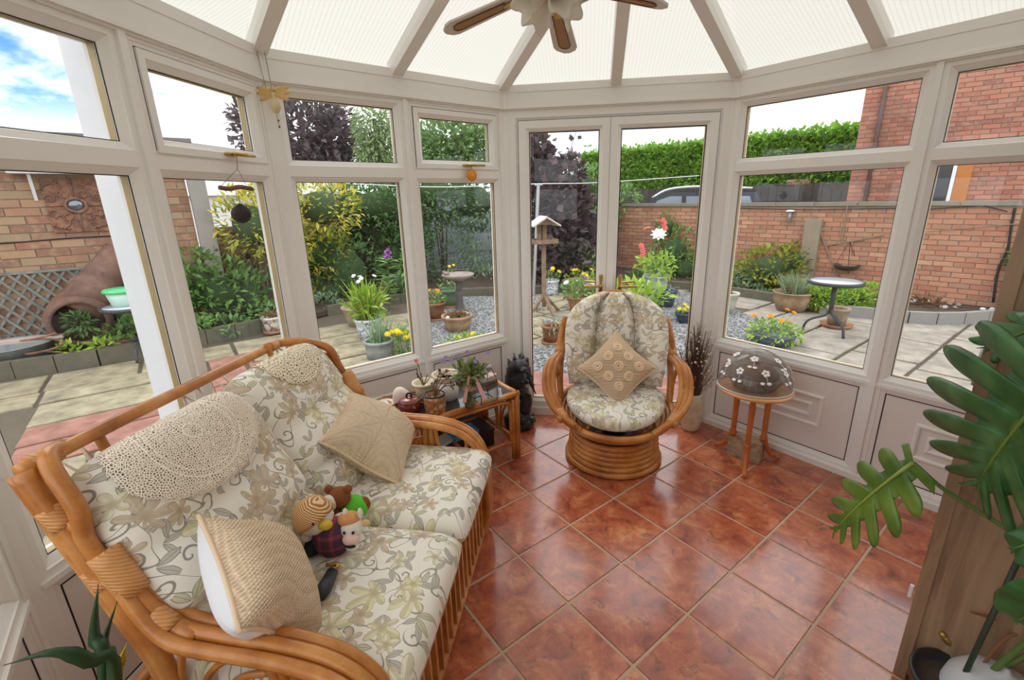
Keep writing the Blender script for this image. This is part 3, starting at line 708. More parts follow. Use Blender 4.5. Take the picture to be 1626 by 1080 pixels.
for i in range(-int(hh * sl / sp) - 1, k):
    for sg in (1, -1):
        s0 = i * sp; x0, x1 = (s0, s0 + hh * sl) if sg > 0 else (s0 + hh * sl, s0)
        # clip to the panel
        pts_ = []
        ta, tb = 0.0, 1.0
        dx = x1 - x0
        for lim, sgn in ((0, 1), (sR, -1)):
            fa = (x0 - lim) * sgn; fb2 = (x1 - lim) * sgn
            if fa < 0 and fb2 < 0: ta = 2
            elif fa < 0: ta = max(ta, fa / (fa - fb2))
            elif fb2 < 0: tb = min(tb, fa / (fa - fb2))
        if tb - ta > .05: lath((x0 + dx * ta, tz0 + hh * ta), (x0 + dx * tb, tz0 + hh * tb), .0 if sg > 0 else .012)
mb = MB(); p, q = L3d(TL, 0, tz1, .006), L3d(TL, sR, tz1, .006); mb.bar(p, q, .03); mb.build('top_rail', TRm, tr)
# rusty relief panel with scrolls
rust = mottled('rusty_cast_iron', [(.3, (92, 66, 56)), (.5, (130, 92, 74)), (.68, (160, 116, 92))], 12, .8, bump=.4)
pc = onleft(121, 326, .03); pt = thing('relief_panel', 'rusty square cast relief panel with round boss hung on the left wall', 'wall panel', (pc.x, pc.y, pc.z - .3))
sz = (onleft(175, 340).xy - onleft(72, 310).xy).length * .98; szz = .62
def W3(s, z, o=0.0): q = pc.xy + ld * s + ln_ * o; return Vector((q.x, q.y, pc.z + z))
mb = MB(); mb.box((pc.x, pc.y, pc.z), (sz, .03, szz), lR); mb.build('plate', rust, pt)
mb = MB()
for sx in (-1, 1):
    mb.tube([W3(sx * .09, 0, .02), W3(sx * sz / 2, 0, .02)], .012, 6); mb.tube([W3(0, sx * .09, .02), W3(0, sx * szz / 2, .02)], .012, 6)
    for sy in (-1, 1):
        for r0, cx_, cy_ in ((.10, .22, .17), (.055, .12, .12), (.05, .28, .08)):
            mb.tube([W3(sx * (cx_ * sz / .7 + r0 * math.cos(a_) * (1 - a_ / 12)), sy * (cy_ + r0 * math.sin(a_) * (1 - a_ / 12)), .02) for a_ in [i * .5 for i in range(13)]], .011, 5)
        for kx in range(5): mb.ball(W3(sx * (.16 + .04 * kx) * sz / .7, sy * (.27 - .01 * kx), .02), .018, 6)
mb.build('scrollwork', rust, pt, True)
mb = MB(); mb.tube([W3(.095 * math.cos(a_ * PI / 8), .08 * math.sin(a_ * PI / 8), .025) for a_ in range(16)], .02, 6, closed=True); mb.build('boss_ring', rust, pt, True)
mb = MB(); mb.ball(W3(0, 0, .02), (.08, .03, .07), 12, lR); mb.build('mirror_boss', plain('dull_mirror', (120, 124, 134), .15, .8), pt, True)
# shelf board on brackets above
a, b_ = onleft(12, 272, .12), onleft(185, 276, .12); sh = thing('wall_shelf', 'weathered white wall shelf on two pale brackets above the relief panel', 'shelf', (a.x, a.y, a.z))
mb = MB(); mb.bar((a.x, a.y, a.z), (b_.x, b_.y, a.z), .22, .05); mb.build('board', plain('peeling_white_paint', (196, 196, 198), .7, var=.2, scale=12), sh)
for u_ in (50, 168):
    p, q = onleft(u_ - 6, 275, .14), onleft(u_ + 8, 318, .01); mb = MB(); mb.bar(p, q, .03); mb.build('bracket', outwhite, sh)
# cable on the wall
pts_ = [onleft(u_, v_, .015) for u_, v_ in ((-20, 388), (40, 384), (110, 378), (190, 374))]; mb = MB(); mb.tube(pts_, .008, 5); tag(mb.build('wall_cable', gasket), 'thin black cable along the brick wall above the trellis', 'cable')
# kerb edging
def kerb(name, label, P, hgt=.15, wd=.07, n=None, mt=None):
    root = thing(name, label, 'kerb', (P[0].x, P[0].y, GZ)); C_ = arc([(p.x, p.y, 0) for p in P], 40); D = 0; pts_ = [C_[0]]
    for p in C_[1:]:
        if (p - pts_[-1]).length > .3: pts_.append(p)
    for a, b2 in zip(pts_[:-1], pts_[1:]):
        mb = MB(); d = (b2 - a).normalized(); mb.bar((a.x + d.x * .004, a.y + d.y * .004, GZ + hgt / 2), (b2.x - d.x * .004, b2.y - d.y * .004, GZ + hgt / 2), wd, hgt)
        # bar is oriented along z-track; height axis fixed by track quat
        mb2 = MB(); R = rot3(0, 0, math.atan2(d.y, d.x)); mb2.box(((a.x + b2.x) / 2, (a.y + b2.y) / 2, GZ + hgt / 2 - .02), ((b2 - a).length - .008, wd, hgt + .04), R, 1.0); mb2.build('kerb_stone', mt or slab_edge, root)
    return root
def G2(u, v): return at(u, v, GZ).xy
kl = [G2(-40, 607), G2(60, 592), G2(160, 577), G2(260, 557), G2(360, 537), G2(440, 520), G2(520, 500)]
kerb('kerb_edging', 'mossy stone kerb along the left flower bed', kl, .17, .09)
kerb('kerb_edging', 'grey kerb behind the central pots under the dark hedge', [G2(520, 500), G2(590, 486), G2(650, 478), G2(740, 470), G2(830, 468)], .14)
kerb('kerb_edging', 'grey kerb in front of the flowers by the garden wall', [G2(830, 468), G2(920, 462), G2(1010, 457), G2(1090, 460), G2(1170, 470), G2(1240, 482), G2(1300, 497)], .14)
kerb('kerb_edging', 'smooth curved grey kerb of the right hand soil bed', [G2(1300, 497), G2(1380, 506), G2(1440, 512), G2(1510, 514), G2(1570, 510), G2(1610, 498)], .15, mt=plain('smooth_grey_kerb', (140, 138, 134), .8, var=.12))
def bed(label, P, h=.07):
    mb = MB(); mb.poly([(p.x, p.y) for p in P], GZ, GZ + h); o = mb.build('soil_bed', soil); tag(o, label, 'soil')
wl = lambda s: WA + gd * s
bed('dark soil of the long left border below the trellis and shrubs', [kl[0], kl[1], kl[2], kl[3], kl[4], kl[5], kl[6], Vector((-3.3, 8.6)), Vector((-7.9, 5.4)), Vector((-8, 3.2))][::1])
bed('dark soil of the back border under the hedge', [kl[6], G2(590, 484), G2(650, 476), G2(740, 468), G2(830, 466), Vector((1.2, 11.2)), Vector((-3.2, 9.6))])
bed('dark soil along the foot of the garden wall', [G2(835, 466), G2(920, 460), G2(1010, 455), G2(1090, 458), G2(1170, 468), G2(1240, 480), G2(1300, 495), G2(1380, 504), G2(1440, 510), G2(1510, 512), G2(1570, 508), wl(9.6), wl(.2)])
# concrete post + brick boundary + white building + background
lb2 = LBp + u38 * .12; mb = MB(); mb.box((lb2.x, lb2.y, 1.1), (.2, .2, 2.5), lR); tag(mb.build('concrete_post', plain('grey_concrete', (150, 146, 142), .9, var=.15, scale=6)), 'tall grey concrete post at the end of the outbuilding wall', 'post')
fdark = mottled('dark_fence_board', [(.3, (66, 54, 48)), (.6, (92, 76, 66)), (.8, (112, 96, 84))], 7, .9, obj_rand=True)
def boardfence(name, label, A, B, z0, z1, bw, mt, posts=True):
    A = Vector(A); B = Vector(B); d = (B - A).normalized(); L = (B - A).length; root = thing(name, label, 'fence', (A.x, A.y, z0)); R = rot3(0, 0, math.atan2(d.y, d.x)); k = int(L / bw); src = None
    for i in range(min(k, 290)):
        c = A + d * ((i + .5) * bw)
        if src is None: q = MB(); q.box((0, 0, (z1 - z0) / 2), (bw - .012, .02, z1 - z0)); src = q.build('board', mt, root, world=False); o = src
        else: o = src.copy(); COL.objects.link(o)
        o.parent = root; o.location = (c.x - A.x, c.y - A.y, rnd.uniform(-.02, .02)); o.rotation_euler = (0, 0, math.atan2(d.y, d.x))
    for zz_ in (.25, .75):
        q = MB(); c = (A + B) / 2; q.box((c.x, c.y, z0 + (z1 - z0) * zz_), (L, .05, .07), R); q.build('fence_rail', mt, root)
bp = Vector((-3.0, 10.9))
boardfence('wooden_fence', 'dark board fence behind the yellow shrub and hedge', lb2 + (bp - lb2).normalized() * 1.9, bp, GZ, 1.45, .16, fdark)
boardfence('wooden_fence', 'grey blue board fence behind the bird bath', bp, WA + Vector((.2, .3)), GZ, 1.75, .17, mottled('grey_blue_fence_board', [(.3, (142, 152, 162)), (.6, (168, 178, 188)), (.8, (186, 194, 202))], 6, .8, obj_rand=True))
# low brick boundary seen beside the concrete post
brickwall('wall_boundary', lb2 + (bp - lb2).normalized() * .15, lb2 + (bp - lb2).normalized() * 1.9, GZ, 1.28, leftc, nmax=120)
wb = thing('white_building', 'long white rendered building with pale roof beyond the left shrubs', 'building', (-9, 16, GZ))
mb = MB(); A_, B_ = aty(250, 320, 15), aty(470, 320, 17); dd = (B_ - A_).xy; dd.normalize(); Rw = rot3(0, 0, math.atan2(dd.y, dd.x)); cc = (A_ + B_) / 2; mb.box((cc.x, cc.y + 1.5, .9), (6.5, 3, 2.1), Rw); mb.build('wall', plain('white_render', (232, 230, 226), .8, var=.03), wb)
mb = MB(); mb.box((cc.x, cc.y + 1.5, 2.25), (6.9, 3.4, .75), Rw, .8); mb.build('roof', plain('pale_grey_roofing', (226, 228, 234), .7, var=.05), wb)
mb = MB(); mb.box((cc.x, cc.y - .05, 1.9), (6.9, .1, .05), Rw); mb.build('gutter', plain('grey_gutter', (120, 122, 128), .6), wb)
# far roofs between the trees beyond the doors
fr_ = thing('distant_house', 'distant pale roofed house beyond the purple bush', 'building', (2, 22, GZ)); p_ = aty(905, 270, 21)
mb = MB(); mb.box((p_.x, p_.y, 1.2), (4.5, 3, 2.4)); mb.build('wall', plain('far_brick_render', (170, 130, 112), .9), fr_)
mb = MB(); mb.box((p_.x, p_.y, 3.0), (4.9, 3.6, 1.1), None, .55); mb.build('roof', plain('pale_slate_roof', (206, 212, 222), .7), fr_)
# ------------------------------------------------------------------ garden: plants
def rdir(r): 
    while True:
        v = Vector((r.uniform(-1, 1), r.uniform(-1, 1), r.uniform(-1, 1)))
        if .05 < v.length < 1: return v.normalized()
def cloud(mb, c, rad, n, L, W, r, hollow=.55, up=.2, droop=0.0, fold=.15, clip_z=None):
    """leaves over an ellipsoid crown"""
    c = Vector(c)
    for _ in range(n):
        d = rdir(r); k = hollow + (1 - hollow) * r.random() ** .5; p = c + Vector((d.x * rad[0] * k, d.y * rad[1] * k, d.z * rad[2] * k))
        if clip_z is not None and p.z < clip_z: continue
        o = (d + rdir(r) * .9 + Vector((0, 0, up - droop))).normalized(); s = r.uniform(.7, 1.25)
        mb.leaf(p, o, rdir(r) * .6 + Vector((0, 0, 1)), L * s, W * s, fold)
GREEN = leafmat('mid_green_leaf', [(92, 130, 66), (122, 164, 86), (150, 190, 110), (106, 148, 76)])
DGREEN = leafmat('dark_green_leaf', [(74, 106, 64), (98, 136, 80), (128, 166, 104), (84, 120, 72)])
LGREEN = leafmat('lime_green_leaf', [(140, 176, 56), (166, 202, 78), (190, 216, 104), (120, 160, 50)])
HEDGE = leafmat('bright_hedge_leaf', [(96, 144, 44), (134, 184, 62), (168, 210, 86), (112, 164, 52)])
YELLOW = leafmat('golden_variegated_leaf', [(222, 204, 74), (238, 222, 104), (172, 180, 74), (112, 146, 66), (230, 212, 86)])
COPPER = leafmat('copper_beech_leaf', [(92, 78, 84), (116, 102, 108), (136, 122, 126), (104, 90, 98)], trans=.15)
BIRCH = leafmat('pale_birch_leaf', [(130, 156, 104), (158, 182, 126), (182, 200, 150)], trans=.35)
PURPLE = leafmat('smoky_purple_leaf', [(84, 62, 74), (108, 84, 96), (128, 108, 116), (82, 88, 76), (98, 76, 86)], trans=.2)
GREYG = leafmat('grey_green_leaf', [(138, 166, 130), (166, 192, 160), (112, 146, 108)])
DRYL = leafmat('dry_brown_stalk', [(128, 100, 70), (158, 128, 92), (108, 80, 56)])
bark = plain('grey_brown_bark', (98, 84, 70), .9, var=.3, scale=14, bump=.5)
stemg = plain('green_stem', (98, 122, 66), .6)
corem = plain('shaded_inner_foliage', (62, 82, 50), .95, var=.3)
def shrub(name, label, blobs, mat, L, W, dens, seed, stems=None, group=None, core=True, cat='shrub', hollow=.6, **kw):
    r = random.Random(seed); b0 = blobs[0]; root = thing(name, label, cat, (b0[0], b0[1], GZ), group=group); mb = MB(); cm_ = MB()
    for (x, y, z, rx, ry, rz) in blobs:
        cloud(mb, (x, y, z), (rx, ry, rz), int(dens * (rx * ry + rx * rz + ry * rz)), L, W, r, hollow, clip_z=GZ + .02, **kw)
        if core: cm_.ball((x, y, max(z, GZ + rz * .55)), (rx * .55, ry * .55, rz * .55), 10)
    o = mb.build('foliage', mat, root)
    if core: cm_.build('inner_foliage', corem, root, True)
    q = MB()
    for i in range(5):
        a = r.random() * 6; q.tube([(b0[0] + .04 * math.cos(a), b0[1] + .04 * math.sin(a), GZ), (b0[0] + b0[3] * .3 * math.cos(a), b0[1] + b0[4] * .3 * math.sin(a), b0[2])], [.02, .01], 6)
    q.build('stem', bark, root); return root
def bl(u, v, y, ru, rv, ry=None):
    """ellipsoid blob seen at pixel u,v at depth y with pixel radii"""
    p = aty(u, v, y); k = y / F; return (p.x, p.y, p.z, ru * k, (ry or (ru + rv) / 2 * k), rv * k)
shrub('leafy_shrub', 'bushy mid green shrub in the left border beyond the second pane', [bl(350, 470, 6.5, 62, 62), bl(400, 480, 6.8, 50, 60), bl(320, 440, 6.4, 40, 48), bl(290, 480, 6.2, 40, 56)], GREEN, .13, .055, 900, 1)
shrub('golden_shrub', 'yellow variegated shrub tall beside the copper tree view', [bl(398, 355, 6.8, 46, 56), bl(440, 365, 7.3, 46, 84), bl(510, 330, 8.0, 60, 46), bl(490, 400, 8.1, 62, 56), bl(500, 470, 8.0, 50, 40)], YELLOW, .12, .045, 700, 2)
shrub('evergreen_shrub', 'dark green shrub under the golden one', [bl(545, 440, 8.3, 70, 70), bl(520, 500, 7.9, 60, 28), bl(470, 470, 8.2, 45, 50)], DGREEN, .11, .045, 700, 3)
shrub('tall_hedge', 'tall dark green hedge arching over the fence', [bl(600, 330, 9.6, 70, 46), bl(560, 330, 9.8, 50, 48), bl(650, 340, 9.6, 50, 60), bl(630, 420, 9.3, 26, 60), bl(690, 310, 9.8, 60, 36), bl(750, 320, 10.0, 56, 44), bl(668, 420, 9.4, 18, 90)], DGREEN, .13, .055, 620, 4, cat='hedge')
shrub('climbing_plant', 'light green climber hanging over the grey blue fence', [bl(700, 350, 10.4, 34, 40), bl(760, 370, 10.4, 30, 70), bl(735, 420, 10.3, 44, 40), bl(770, 450, 9.6, 30, 28)], GREYG, .15, .04, 500, 5, cat='climber', core=False, droop=.5)
shrub('smoke_bush', 'large purple leaved smoke bush beyond the left door', [bl(862, 330, 9.6, 44, 90), bl(900, 350, 9.6, 46, 60), bl(850, 260, 9.5, 24, 50), bl(885, 410, 9.4, 60, 50), bl(930, 400, 9.8, 30, 60), bl(905, 275, 9.6, 22, 26)], PURPLE, .17, .13, 640, 6, hollow=.25, core=False)
q = None
shrub('round_green_shrub', 'glossy green shrub between the smoke bush and the garden wall', [bl(935, 300, 11.0, 34, 34), bl(975, 320, 10.9, 40, 28), bl(930, 360, 10.6, 30, 34), bl(958, 345, 10.7, 26, 26)], GREEN, .13, .06, 600, 8)
shrub('rose_shrub', 'loose green rose shrub climbing the garden wall by the right door', [bl(1070, 400, 9.6, 36, 40), bl(1060, 362, 9.8, 16, 24), bl(1090, 430, 9.3, 36, 30), bl(1030, 440, 9.2, 30, 20)], GREEN, .12, .05, 620, 9)
shrub('flowering_currant', 'yellow green shrub against the middle of the brick wall', [bl(1225, 425, 8.1, 56, 34), bl(1190, 440, 8.2, 44, 26), bl(1262, 415, 8.0, 28, 28), bl(1250, 460, 7.8, 40, 24)], leafmat('yellow_green_leaf', [(104, 132, 52), (150, 166, 64), (190, 186, 74), (120, 120, 56)]), .10, .05, 900, 10)
shrub('low_ground_cover', 'grey green low plants behind the kerb near the right pane', [bl(1175, 465, 7.9, 34, 18), bl(1215, 474, 7.6, 40, 12), bl(1160, 450, 8.2, 26, 24)], GREYG, .10, .05, 800, 11, core=False)
shrub('golden_oregano', 'bright lime green mound behind the round black table', [bl(1330, 474, 6.5, 50, 24), bl(1368, 472, 6.6, 34, 24), bl(1302, 472, 6.5, 26, 22)], LGREEN, .055, .035, 5200, 12, hollow=.75)
shrub('border_plants', 'leafy low perennials along the left kerb', [bl(340, 520, 5.9, 60, 16), bl(430, 500, 6.3, 40, 24), bl(290, 520, 5.6, 40, 20)], GREEN, .09, .04, 900, 13, core=False)
shrub('hosta', 'young light green leaves beside the chimney pot and kerb', [bl(112, 558, 4.85, 16, 10), bl(165, 550, 5.0, 18, 8)], LGREEN, .10, .05, 2500, 14, core=False, cat='plant')
shrub('leafy_shrub', 'green shrub behind the plastic tub on the left', [bl(205, 455, 5.9, 30, 34), bl(228, 520, 5.5, 20, 26), bl(190, 500, 5.6, 20, 20)], GREEN, .12, .05, 900, 15)
shrub('rambling_plant', 'small green plant on the garden wall at the far right', [bl(1622, 410, 6.0, 8, 26), bl(1610, 455, 6.0, 10, 10)], GREEN, .08, .05, 3000, 16, core=False, cat='plant')
shrub('back_shrub', 'mixed green shrub at the back behind the white pot', [bl(940, 420, 9.2, 26, 26), bl(925, 440, 9.0, 30, 18)], leafmat('cream_edged_leaf', [(110, 136, 66), (170, 184, 116), (208, 208, 150)]), .10, .05, 1000, 17)
shrub('herbaceous_clump', 'green clump of stems left of the pedestal bird bath', [bl(640, 470, 8.2, 36, 36), bl(655, 430, 8.4, 20, 40)], GREEN, .11, .05, 800, 18)
shrub('fern_clump', 'small feathery green clump beside the left kerb end', [bl(515, 490, 7.3, 30, 24)], GREYG, .09, .03, 1600, 19, core=False)
# twiggy shoots of the smoke bush against the sky
r = random.Random(5); root = thing('smoke_bush_shoots', 'purple leaved shoots rising above the smoke bush into the sky', 'shrub', tuple(aty(860, 330, 9.5)))
mb = MB(); st = MB()
for u0, v0, u1, v1 in ((862, 300, 845, 200), (880, 300, 915, 208), (868, 280, 872, 222), (855, 290, 838, 230), (890, 290, 900, 250)):
    a, b_ = aty(u0, v0, 9.5), aty(u1, v1, 9.4); st.tube([a, (a + b_) / 2 + Vector((.05, 0, 0)), b_], [.015, .01, .005], 5)
    for k in range(16):
        p = a.lerp(b_, k / 15) + rdir(r) * .06; mb.leaf(p, rdir(r) + Vector((0, 0, .3)), rdir(r), .13, .10)
mb.build('leaves', PURPLE, root); st.build('twigs', bark, root)
# hedge beyond the wall: clipped block
A_, B_ = aty(925, 250, 17.0), aty(1385, 250, 11.6); dd = (B_ - A_).xy; LH = dd.length; dd.normalize(); nn = Vector((dd.y, -dd.x)); r = random.Random(21)
ztop0 = aty(1000, 242, 16.2).z; ztop1 = aty(1370, 200, 11.7).z
root = thing('clipped_hedge', 'tall bright green clipped hedge beyond the garden wall', 'hedge', (A_.x, A_.y, GZ)); mb = MB()
for _ in range(15000):
    s = r.random() * (LH + .6); zt = ztop0 + (ztop1 - ztop0) * s / LH
    if r.random() < .85: p = A_.xy + dd * s + nn * r.uniform(-.05, .15); zc = 1.3 + (zt - 1.3) * r.random() ** .8
    else: p = A_.xy + dd * s - nn * r.random() * 1.4; zc = zt + r.uniform(-.08, .12)
    mb.leaf((p.x, p.y, zc), Vector((nn.x, nn.y, .3)) + rdir(r) * 1.0, rdir(r) + Vector((0, 0, 1)), .17 * r.uniform(.7, 1.2), .085)
mb.build('foliage', HEDGE, root)
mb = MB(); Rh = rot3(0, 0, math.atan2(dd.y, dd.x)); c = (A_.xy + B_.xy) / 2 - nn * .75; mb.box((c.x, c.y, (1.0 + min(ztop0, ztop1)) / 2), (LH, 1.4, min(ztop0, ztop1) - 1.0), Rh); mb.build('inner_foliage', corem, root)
fA = A_.xy + nn * .5; fB = B_.xy + nn * .5
boardfence('dark_fence', 'dark brown board fence below the clipped hedge', fA, fB, GZ, 1.78, .2, mottled('charcoal_fence_board', [(.3, (60, 54, 54)), (.7, (84, 76, 74))], 5, .9, obj_rand=True))
p_ = aty(1266, 305, 12.4); brickwall('wall_gate_pier', p_.xy + Vector((-.22, .16)), p_.xy + Vector((.22, -.16)), GZ, 1.9, redc, thick=.35, nmax=80)
# car roof behind the wall
p_ = aty(1085, 315, 12.2); car = thing('car', 'dark grey estate car with silver roof rails parked behind the wall', 'car', (p_.x, p_.y, GZ), math.radians(-18)); car.scale = (1, 1, 1.08)
carp = plain('dark_grey_car_paint', (70, 74, 84), .25, .3); cg = plain('car_window_glass', (150, 162, 176), .15, .2)
def cb(name, P, y0, y1, mt, parent):
    mb = MB(); k = len(P); V = [(x, y0, z) for x, z in P] + [(x, y1, z) for x, z in P]; mb.add(V, [tuple(range(k - 1, -1, -1)), tuple(range(k, 2 * k))] + [(i, (i + 1) % k, k + (i + 1) % k, k + i) for i in range(k)]); return mb.build(name, mt, parent, world=False)
cb('body', [(-2.1, .35), (2.2, .35), (2.25, .9), (1.9, 1.0), (-2.0, 1.0), (-2.15, .8)], -.85, .85, carp, car)
cb('cabin', [(-1.25, 1.0), (1.9, 1.0), (1.6, 1.58), (-.35, 1.62), (-.75, 1.48)], -.72, .72, carp, car)
cb('side_window', [(-.95, 1.04), (1.65, 1.04), (1.45, 1.50), (-.32, 1.53), (-.62, 1.44)], -.735, -.72, cg, car)
cb('window_pillar', [(-.05, 1.03), (.05, 1.03), (.05, 1.54), (-.05, 1.54)], -.745, -.73, carp, car)
mb = MB()
for s_ in (-.66, .66): mb.tube(arc([(-.75, s_, 1.50), (-.35, s_, 1.68), (.4, s_, 1.72), (1.5, s_, 1.66)], 16), .03, 8)
mb.build('roof_rails', plain('silver_rail', (196, 200, 208), .25, .7), car, True, world=False)
for wx in (-1.3, 1.4):
    for s_ in (-.8, .8):
        q = MB(); q.lathe([(0, -.1), (.25, -.1), (.33, -.08), (.33, .08), (.25, .1), (0, .1)], 20, (wx, s_, .33), rot3(PI / 2)); q.build('wheel', gasket, car, True, world=False)
# trees far off
def tree(name, label, u, v, y, ru, rv, mat, L, W, n, seed, droop=0.0, extra=()):
    r = random.Random(seed); p = aty(u, v, y); k = y / F; root = thing(name, label, 'tree', (p.x, p.y, GZ)); mb = MB()
    for du, dvv, a, b2 in ((0, 0, 1, 1),) + tuple(extra):
        c = aty(u + du, v + dvv, y); cloud(mb, c, (ru * k * a, ru * k * a * .8, rv * k * b2), int(n * a * b2), L, W, r, .25, droop=droop)
    mb.build('crown', mat, root); q = MB(); q.tube([(p.x, p.y, GZ), (p.x + .1, p.y, p.z - rv * k * .3), (p.x, p.y, p.z + rv * k * .4)], [.28, .2, .08], 8)
    for i in range(6):
        a = i * 1.05; q.tube([(p.x, p.y, p.z - rv * k * .4), (p.x + ru * k * .5 * math.cos(a), p.y + ru * k * .3 * math.sin(a), p.z + rv * k * .2)], [.1, .03], 5)
    q.build('trunk', bark, root); return root
tree('copper_beech', 'broad dark copper beech tree standing far beyond the garden', 480, 215, 24, 80, 74, COPPER, .42, .26, 1700, 31, extra=((55, 5, .5, .6), (-70, -10, .5, .6), (30, 40, .6, .5), (10, 82, .5, .4)))
tree('silver_birch', 'pale weeping birch right of the copper beech', 597, 220, 22, 34, 66, BIRCH, .24, .09, 2200, 32, droop=1.0, extra=((14, 20, .6, .8), (-6, 40, .8, .5)))
tree('garden_tree', 'light green rounded tree seen through the small opening pane', 720, 225, 18, 60, 50, leafmat('fresh_tree_leaf', [(112, 146, 84), (140, 174, 108), (166, 196, 134)]), .22, .12, 2600, 33, extra=((-36, 22, .6, .6), (40, 20, .6, .7)))
tree('distant_tree', 'small dark round tree beyond the distant roof', 932, 256, 30, 14, 16, DGREEN, .4, .3, 500, 34)
# ------------------------------------------------------------------ garden: pots and ornaments
terra = mottled('weathered_terracotta', [(.3, (128, 92, 68)), (.5, (156, 116, 86)), (.7, (176, 140, 108))], 8, .8)
browng = mottled('brown_glazed_stoneware', [(.3, (96, 62, 42)), (.5, (132, 88, 58)), (.7, (160, 116, 80))], 8, .4)
zinc = mottled('galvanised_zinc', [(.3, (134, 140, 142)), (.6, (160, 166, 166)), (.8, (178, 184, 182))], 10, .45, .3)
blueg = plain('dark_blue_glaze', (52, 62, 84), .25, var=.2)
def pattern(name, bg, fg, scale, thr=.5):
    mt, t = newmat(name); n = t.noise(t.coord('Object'), scale, 3, .6); t.out(t.pr(t.mix(t.sstep(n, thr, thr + .06), lin(bg), lin(fg)), .35)); return mt
bluewhite = pattern('blue_and_white_glaze', (224, 226, 232), (120, 136, 180), 28, .52)
brownwhite = pattern('flaking_white_paint_pot', (214, 206, 200), (146, 104, 86), 12, .55)
greyspeck = pattern('grey_mosaic_glaze', (196, 200, 204), (142, 150, 160), 40)
greenglz = plain('green_glaze', (92, 118, 92), .4, var=.2); creamglz = plain('cream_glaze', (214, 202, 176), .35, var=.1)
def potprof(rt, rb, h, rim=.02): return [(0, 0), (rb, 0), (rb + (rt - rb) * .5, h * .5), (rt, h - rim * 1.6), (rt + rim * .5, h - rim * 1.4), (rt + rim * .5, h), (rt - rim * .5, h), (rt - rim, h - .03), (rt * .9, h - .05)]
def bowlprof(rt, rb, h, rim=.02): return [(0, 0), (rb, 0), (rt * .9, h * .35), (rt, h * .65), (rt * .97, h - rim * 1.5), (rt + rim * .6, h - rim), (rt + rim * .6, h), (rt - rim * .3, h), (rt - rim, h - .04)]
petal = {}
def flower_mesh(mb, c, r, nrm, seed, n=9, layers=2):
    c = Vector(c); N = Vector(nrm).normalized(); U = N.orthogonal().normalized(); W_ = N.cross(U); rr = random.Random(seed)
    for l in range(layers):
        for i in range(n):
            a = 2 * PI * (i + l * .5) / n; d = U * math.cos(a) + W_ * math.sin(a); mb.leaf(c + N * .002 * l, d + N * (.15 + .35 * l), N, r * (1 - .25 * l), r * .55, .1)
    mb.ball(c + N * r * .12, r * .28, 6)
FY = plain('yellow_petal', (240, 212, 30), .6, var=.1); FO = plain('orange_petal', (240, 150, 40), .6); FW = plain('white_petal', (240, 238, 236), .6); FP = plain('pink_petal', (236, 120, 112), .6)
FV = plain('violet_petal', (176, 112, 190), .6); FL = plain('lilac_petal', (160, 140, 190), .6)
def potted(name, label, P, rt, rb, h, mat, foliage=None, flowers=None, saucer=None, bowl=False, stems=None, cat='potted plant', seed=1, base=GZ):
    """pot > rim is in the lathe; soil, foliage, stems, each flower head as its own part"""
    r = random.Random(seed); root = thing(name, label, cat, (P.x, P.y, base))
    z0 = base + (.03 if saucer else 0)
    if saucer: q = MB(); q.lathe([(0, 0), (saucer, 0), (saucer * 1.12, .045), (saucer * 1.06, .045), (saucer * .95, .02), (0, .02)], 24, (P.x, P.y, base)); q.build('saucer', terra if mat is not blueg else blueg, root, True)
    q = MB(); q.lathe((bowlprof if bowl else potprof)(rt, rb, h), 28, (P.x, P.y, z0)); q.build('pot', mat, root, True)
    q = MB(); q.lathe([(0, h - .05), (rt * .93, h - .055)], 20, (P.x, P.y, z0)); q.build('potting_soil', soil, root)
    top = Vector((P.x, P.y, z0 + h - .03))
    if foliage:
        for fi, (mt, n, R_, H_, L, W, kind) in enumerate(foliage):
            mb = MB()
            if kind == 'cloud': cloud(mb, top + Vector((0, 0, H_ * .5)), (R_, R_, H_ * .55), n, L, W, r, .2)
            elif kind == 'trail': cloud(mb, top + Vector((0, 0, H_ * .15)), (R_, R_, H_ * .6), n, L, W, r, .5, droop=.7)
            else:
                for _ in range(n):
                    a = r.random() * 6.28; rr = r.random() * R_; b_ = top + Vector((math.cos(a), math.sin(a), 0)) * rt * .6 * r.random(); e = top + Vector((math.cos(a) * rr, math.sin(a) * rr, H_ * r.uniform(.5, 1.1)))
                    d = e - b_; sd = d.cross(Vector((r.random() - .5, r.random() - .5, .1))).normalized() * W / 2; mid = b_.lerp(e, .55) + Vector((0, 0, H_ * .08)); mb.add([b_ - sd, b_ + sd, mid + sd, e, mid - sd], [(0, 1, 2, 4), (4, 2, 3)])
            mb.build(('foliage', 'tall_leaves', 'filler_foliage')[fi], mt, root)
    if flowers:
        for mt, n, R_, H0, H1, fr__ in flowers:
            st = MB()
            for i in range(n):
                a = r.random() * 6.28; rr = R_ * math.sqrt(r.random()); c = top + Vector((math.cos(a) * rr, math.sin(a) * rr, r.uniform(H0, H1))); st.tube([top + (c - top) * .1, c], .003, 4)
                q = MB(); flower_mesh(q, c, fr__, (math.cos(a) * .4 + (-P.x) * .05, math.sin(a) * .4 - .35, .8), i + seed); q.build('flower', mt, root)
            st.build('flower_stems', stemg, root)
    return root
def gp(u, v): return at(u, v, GZ)
potted('potted_plant', 'flaking white and brown pot with dead plants beside the left kerb', gp(436, 528), .125, .10, .20, brownwhite, [(DRYL, 90, .14, .12, .06, .01, 'grass'), (GREYG, 30, .16, .16, .05, .02, 'cloud')], saucer=.12, seed=41)
potted('potted_plant', 'round galvanised zinc pot with yellow viola near the sill', gp(604, 566), .155, .145, .20, zinc, [(GREYG, 60, .24, .32, .05, .012, 'grass'), (GREEN, 60, .12, .10, .04, .02, 'cloud')], [(FY, 3, .12, .05, .12, .022)], seed=42)
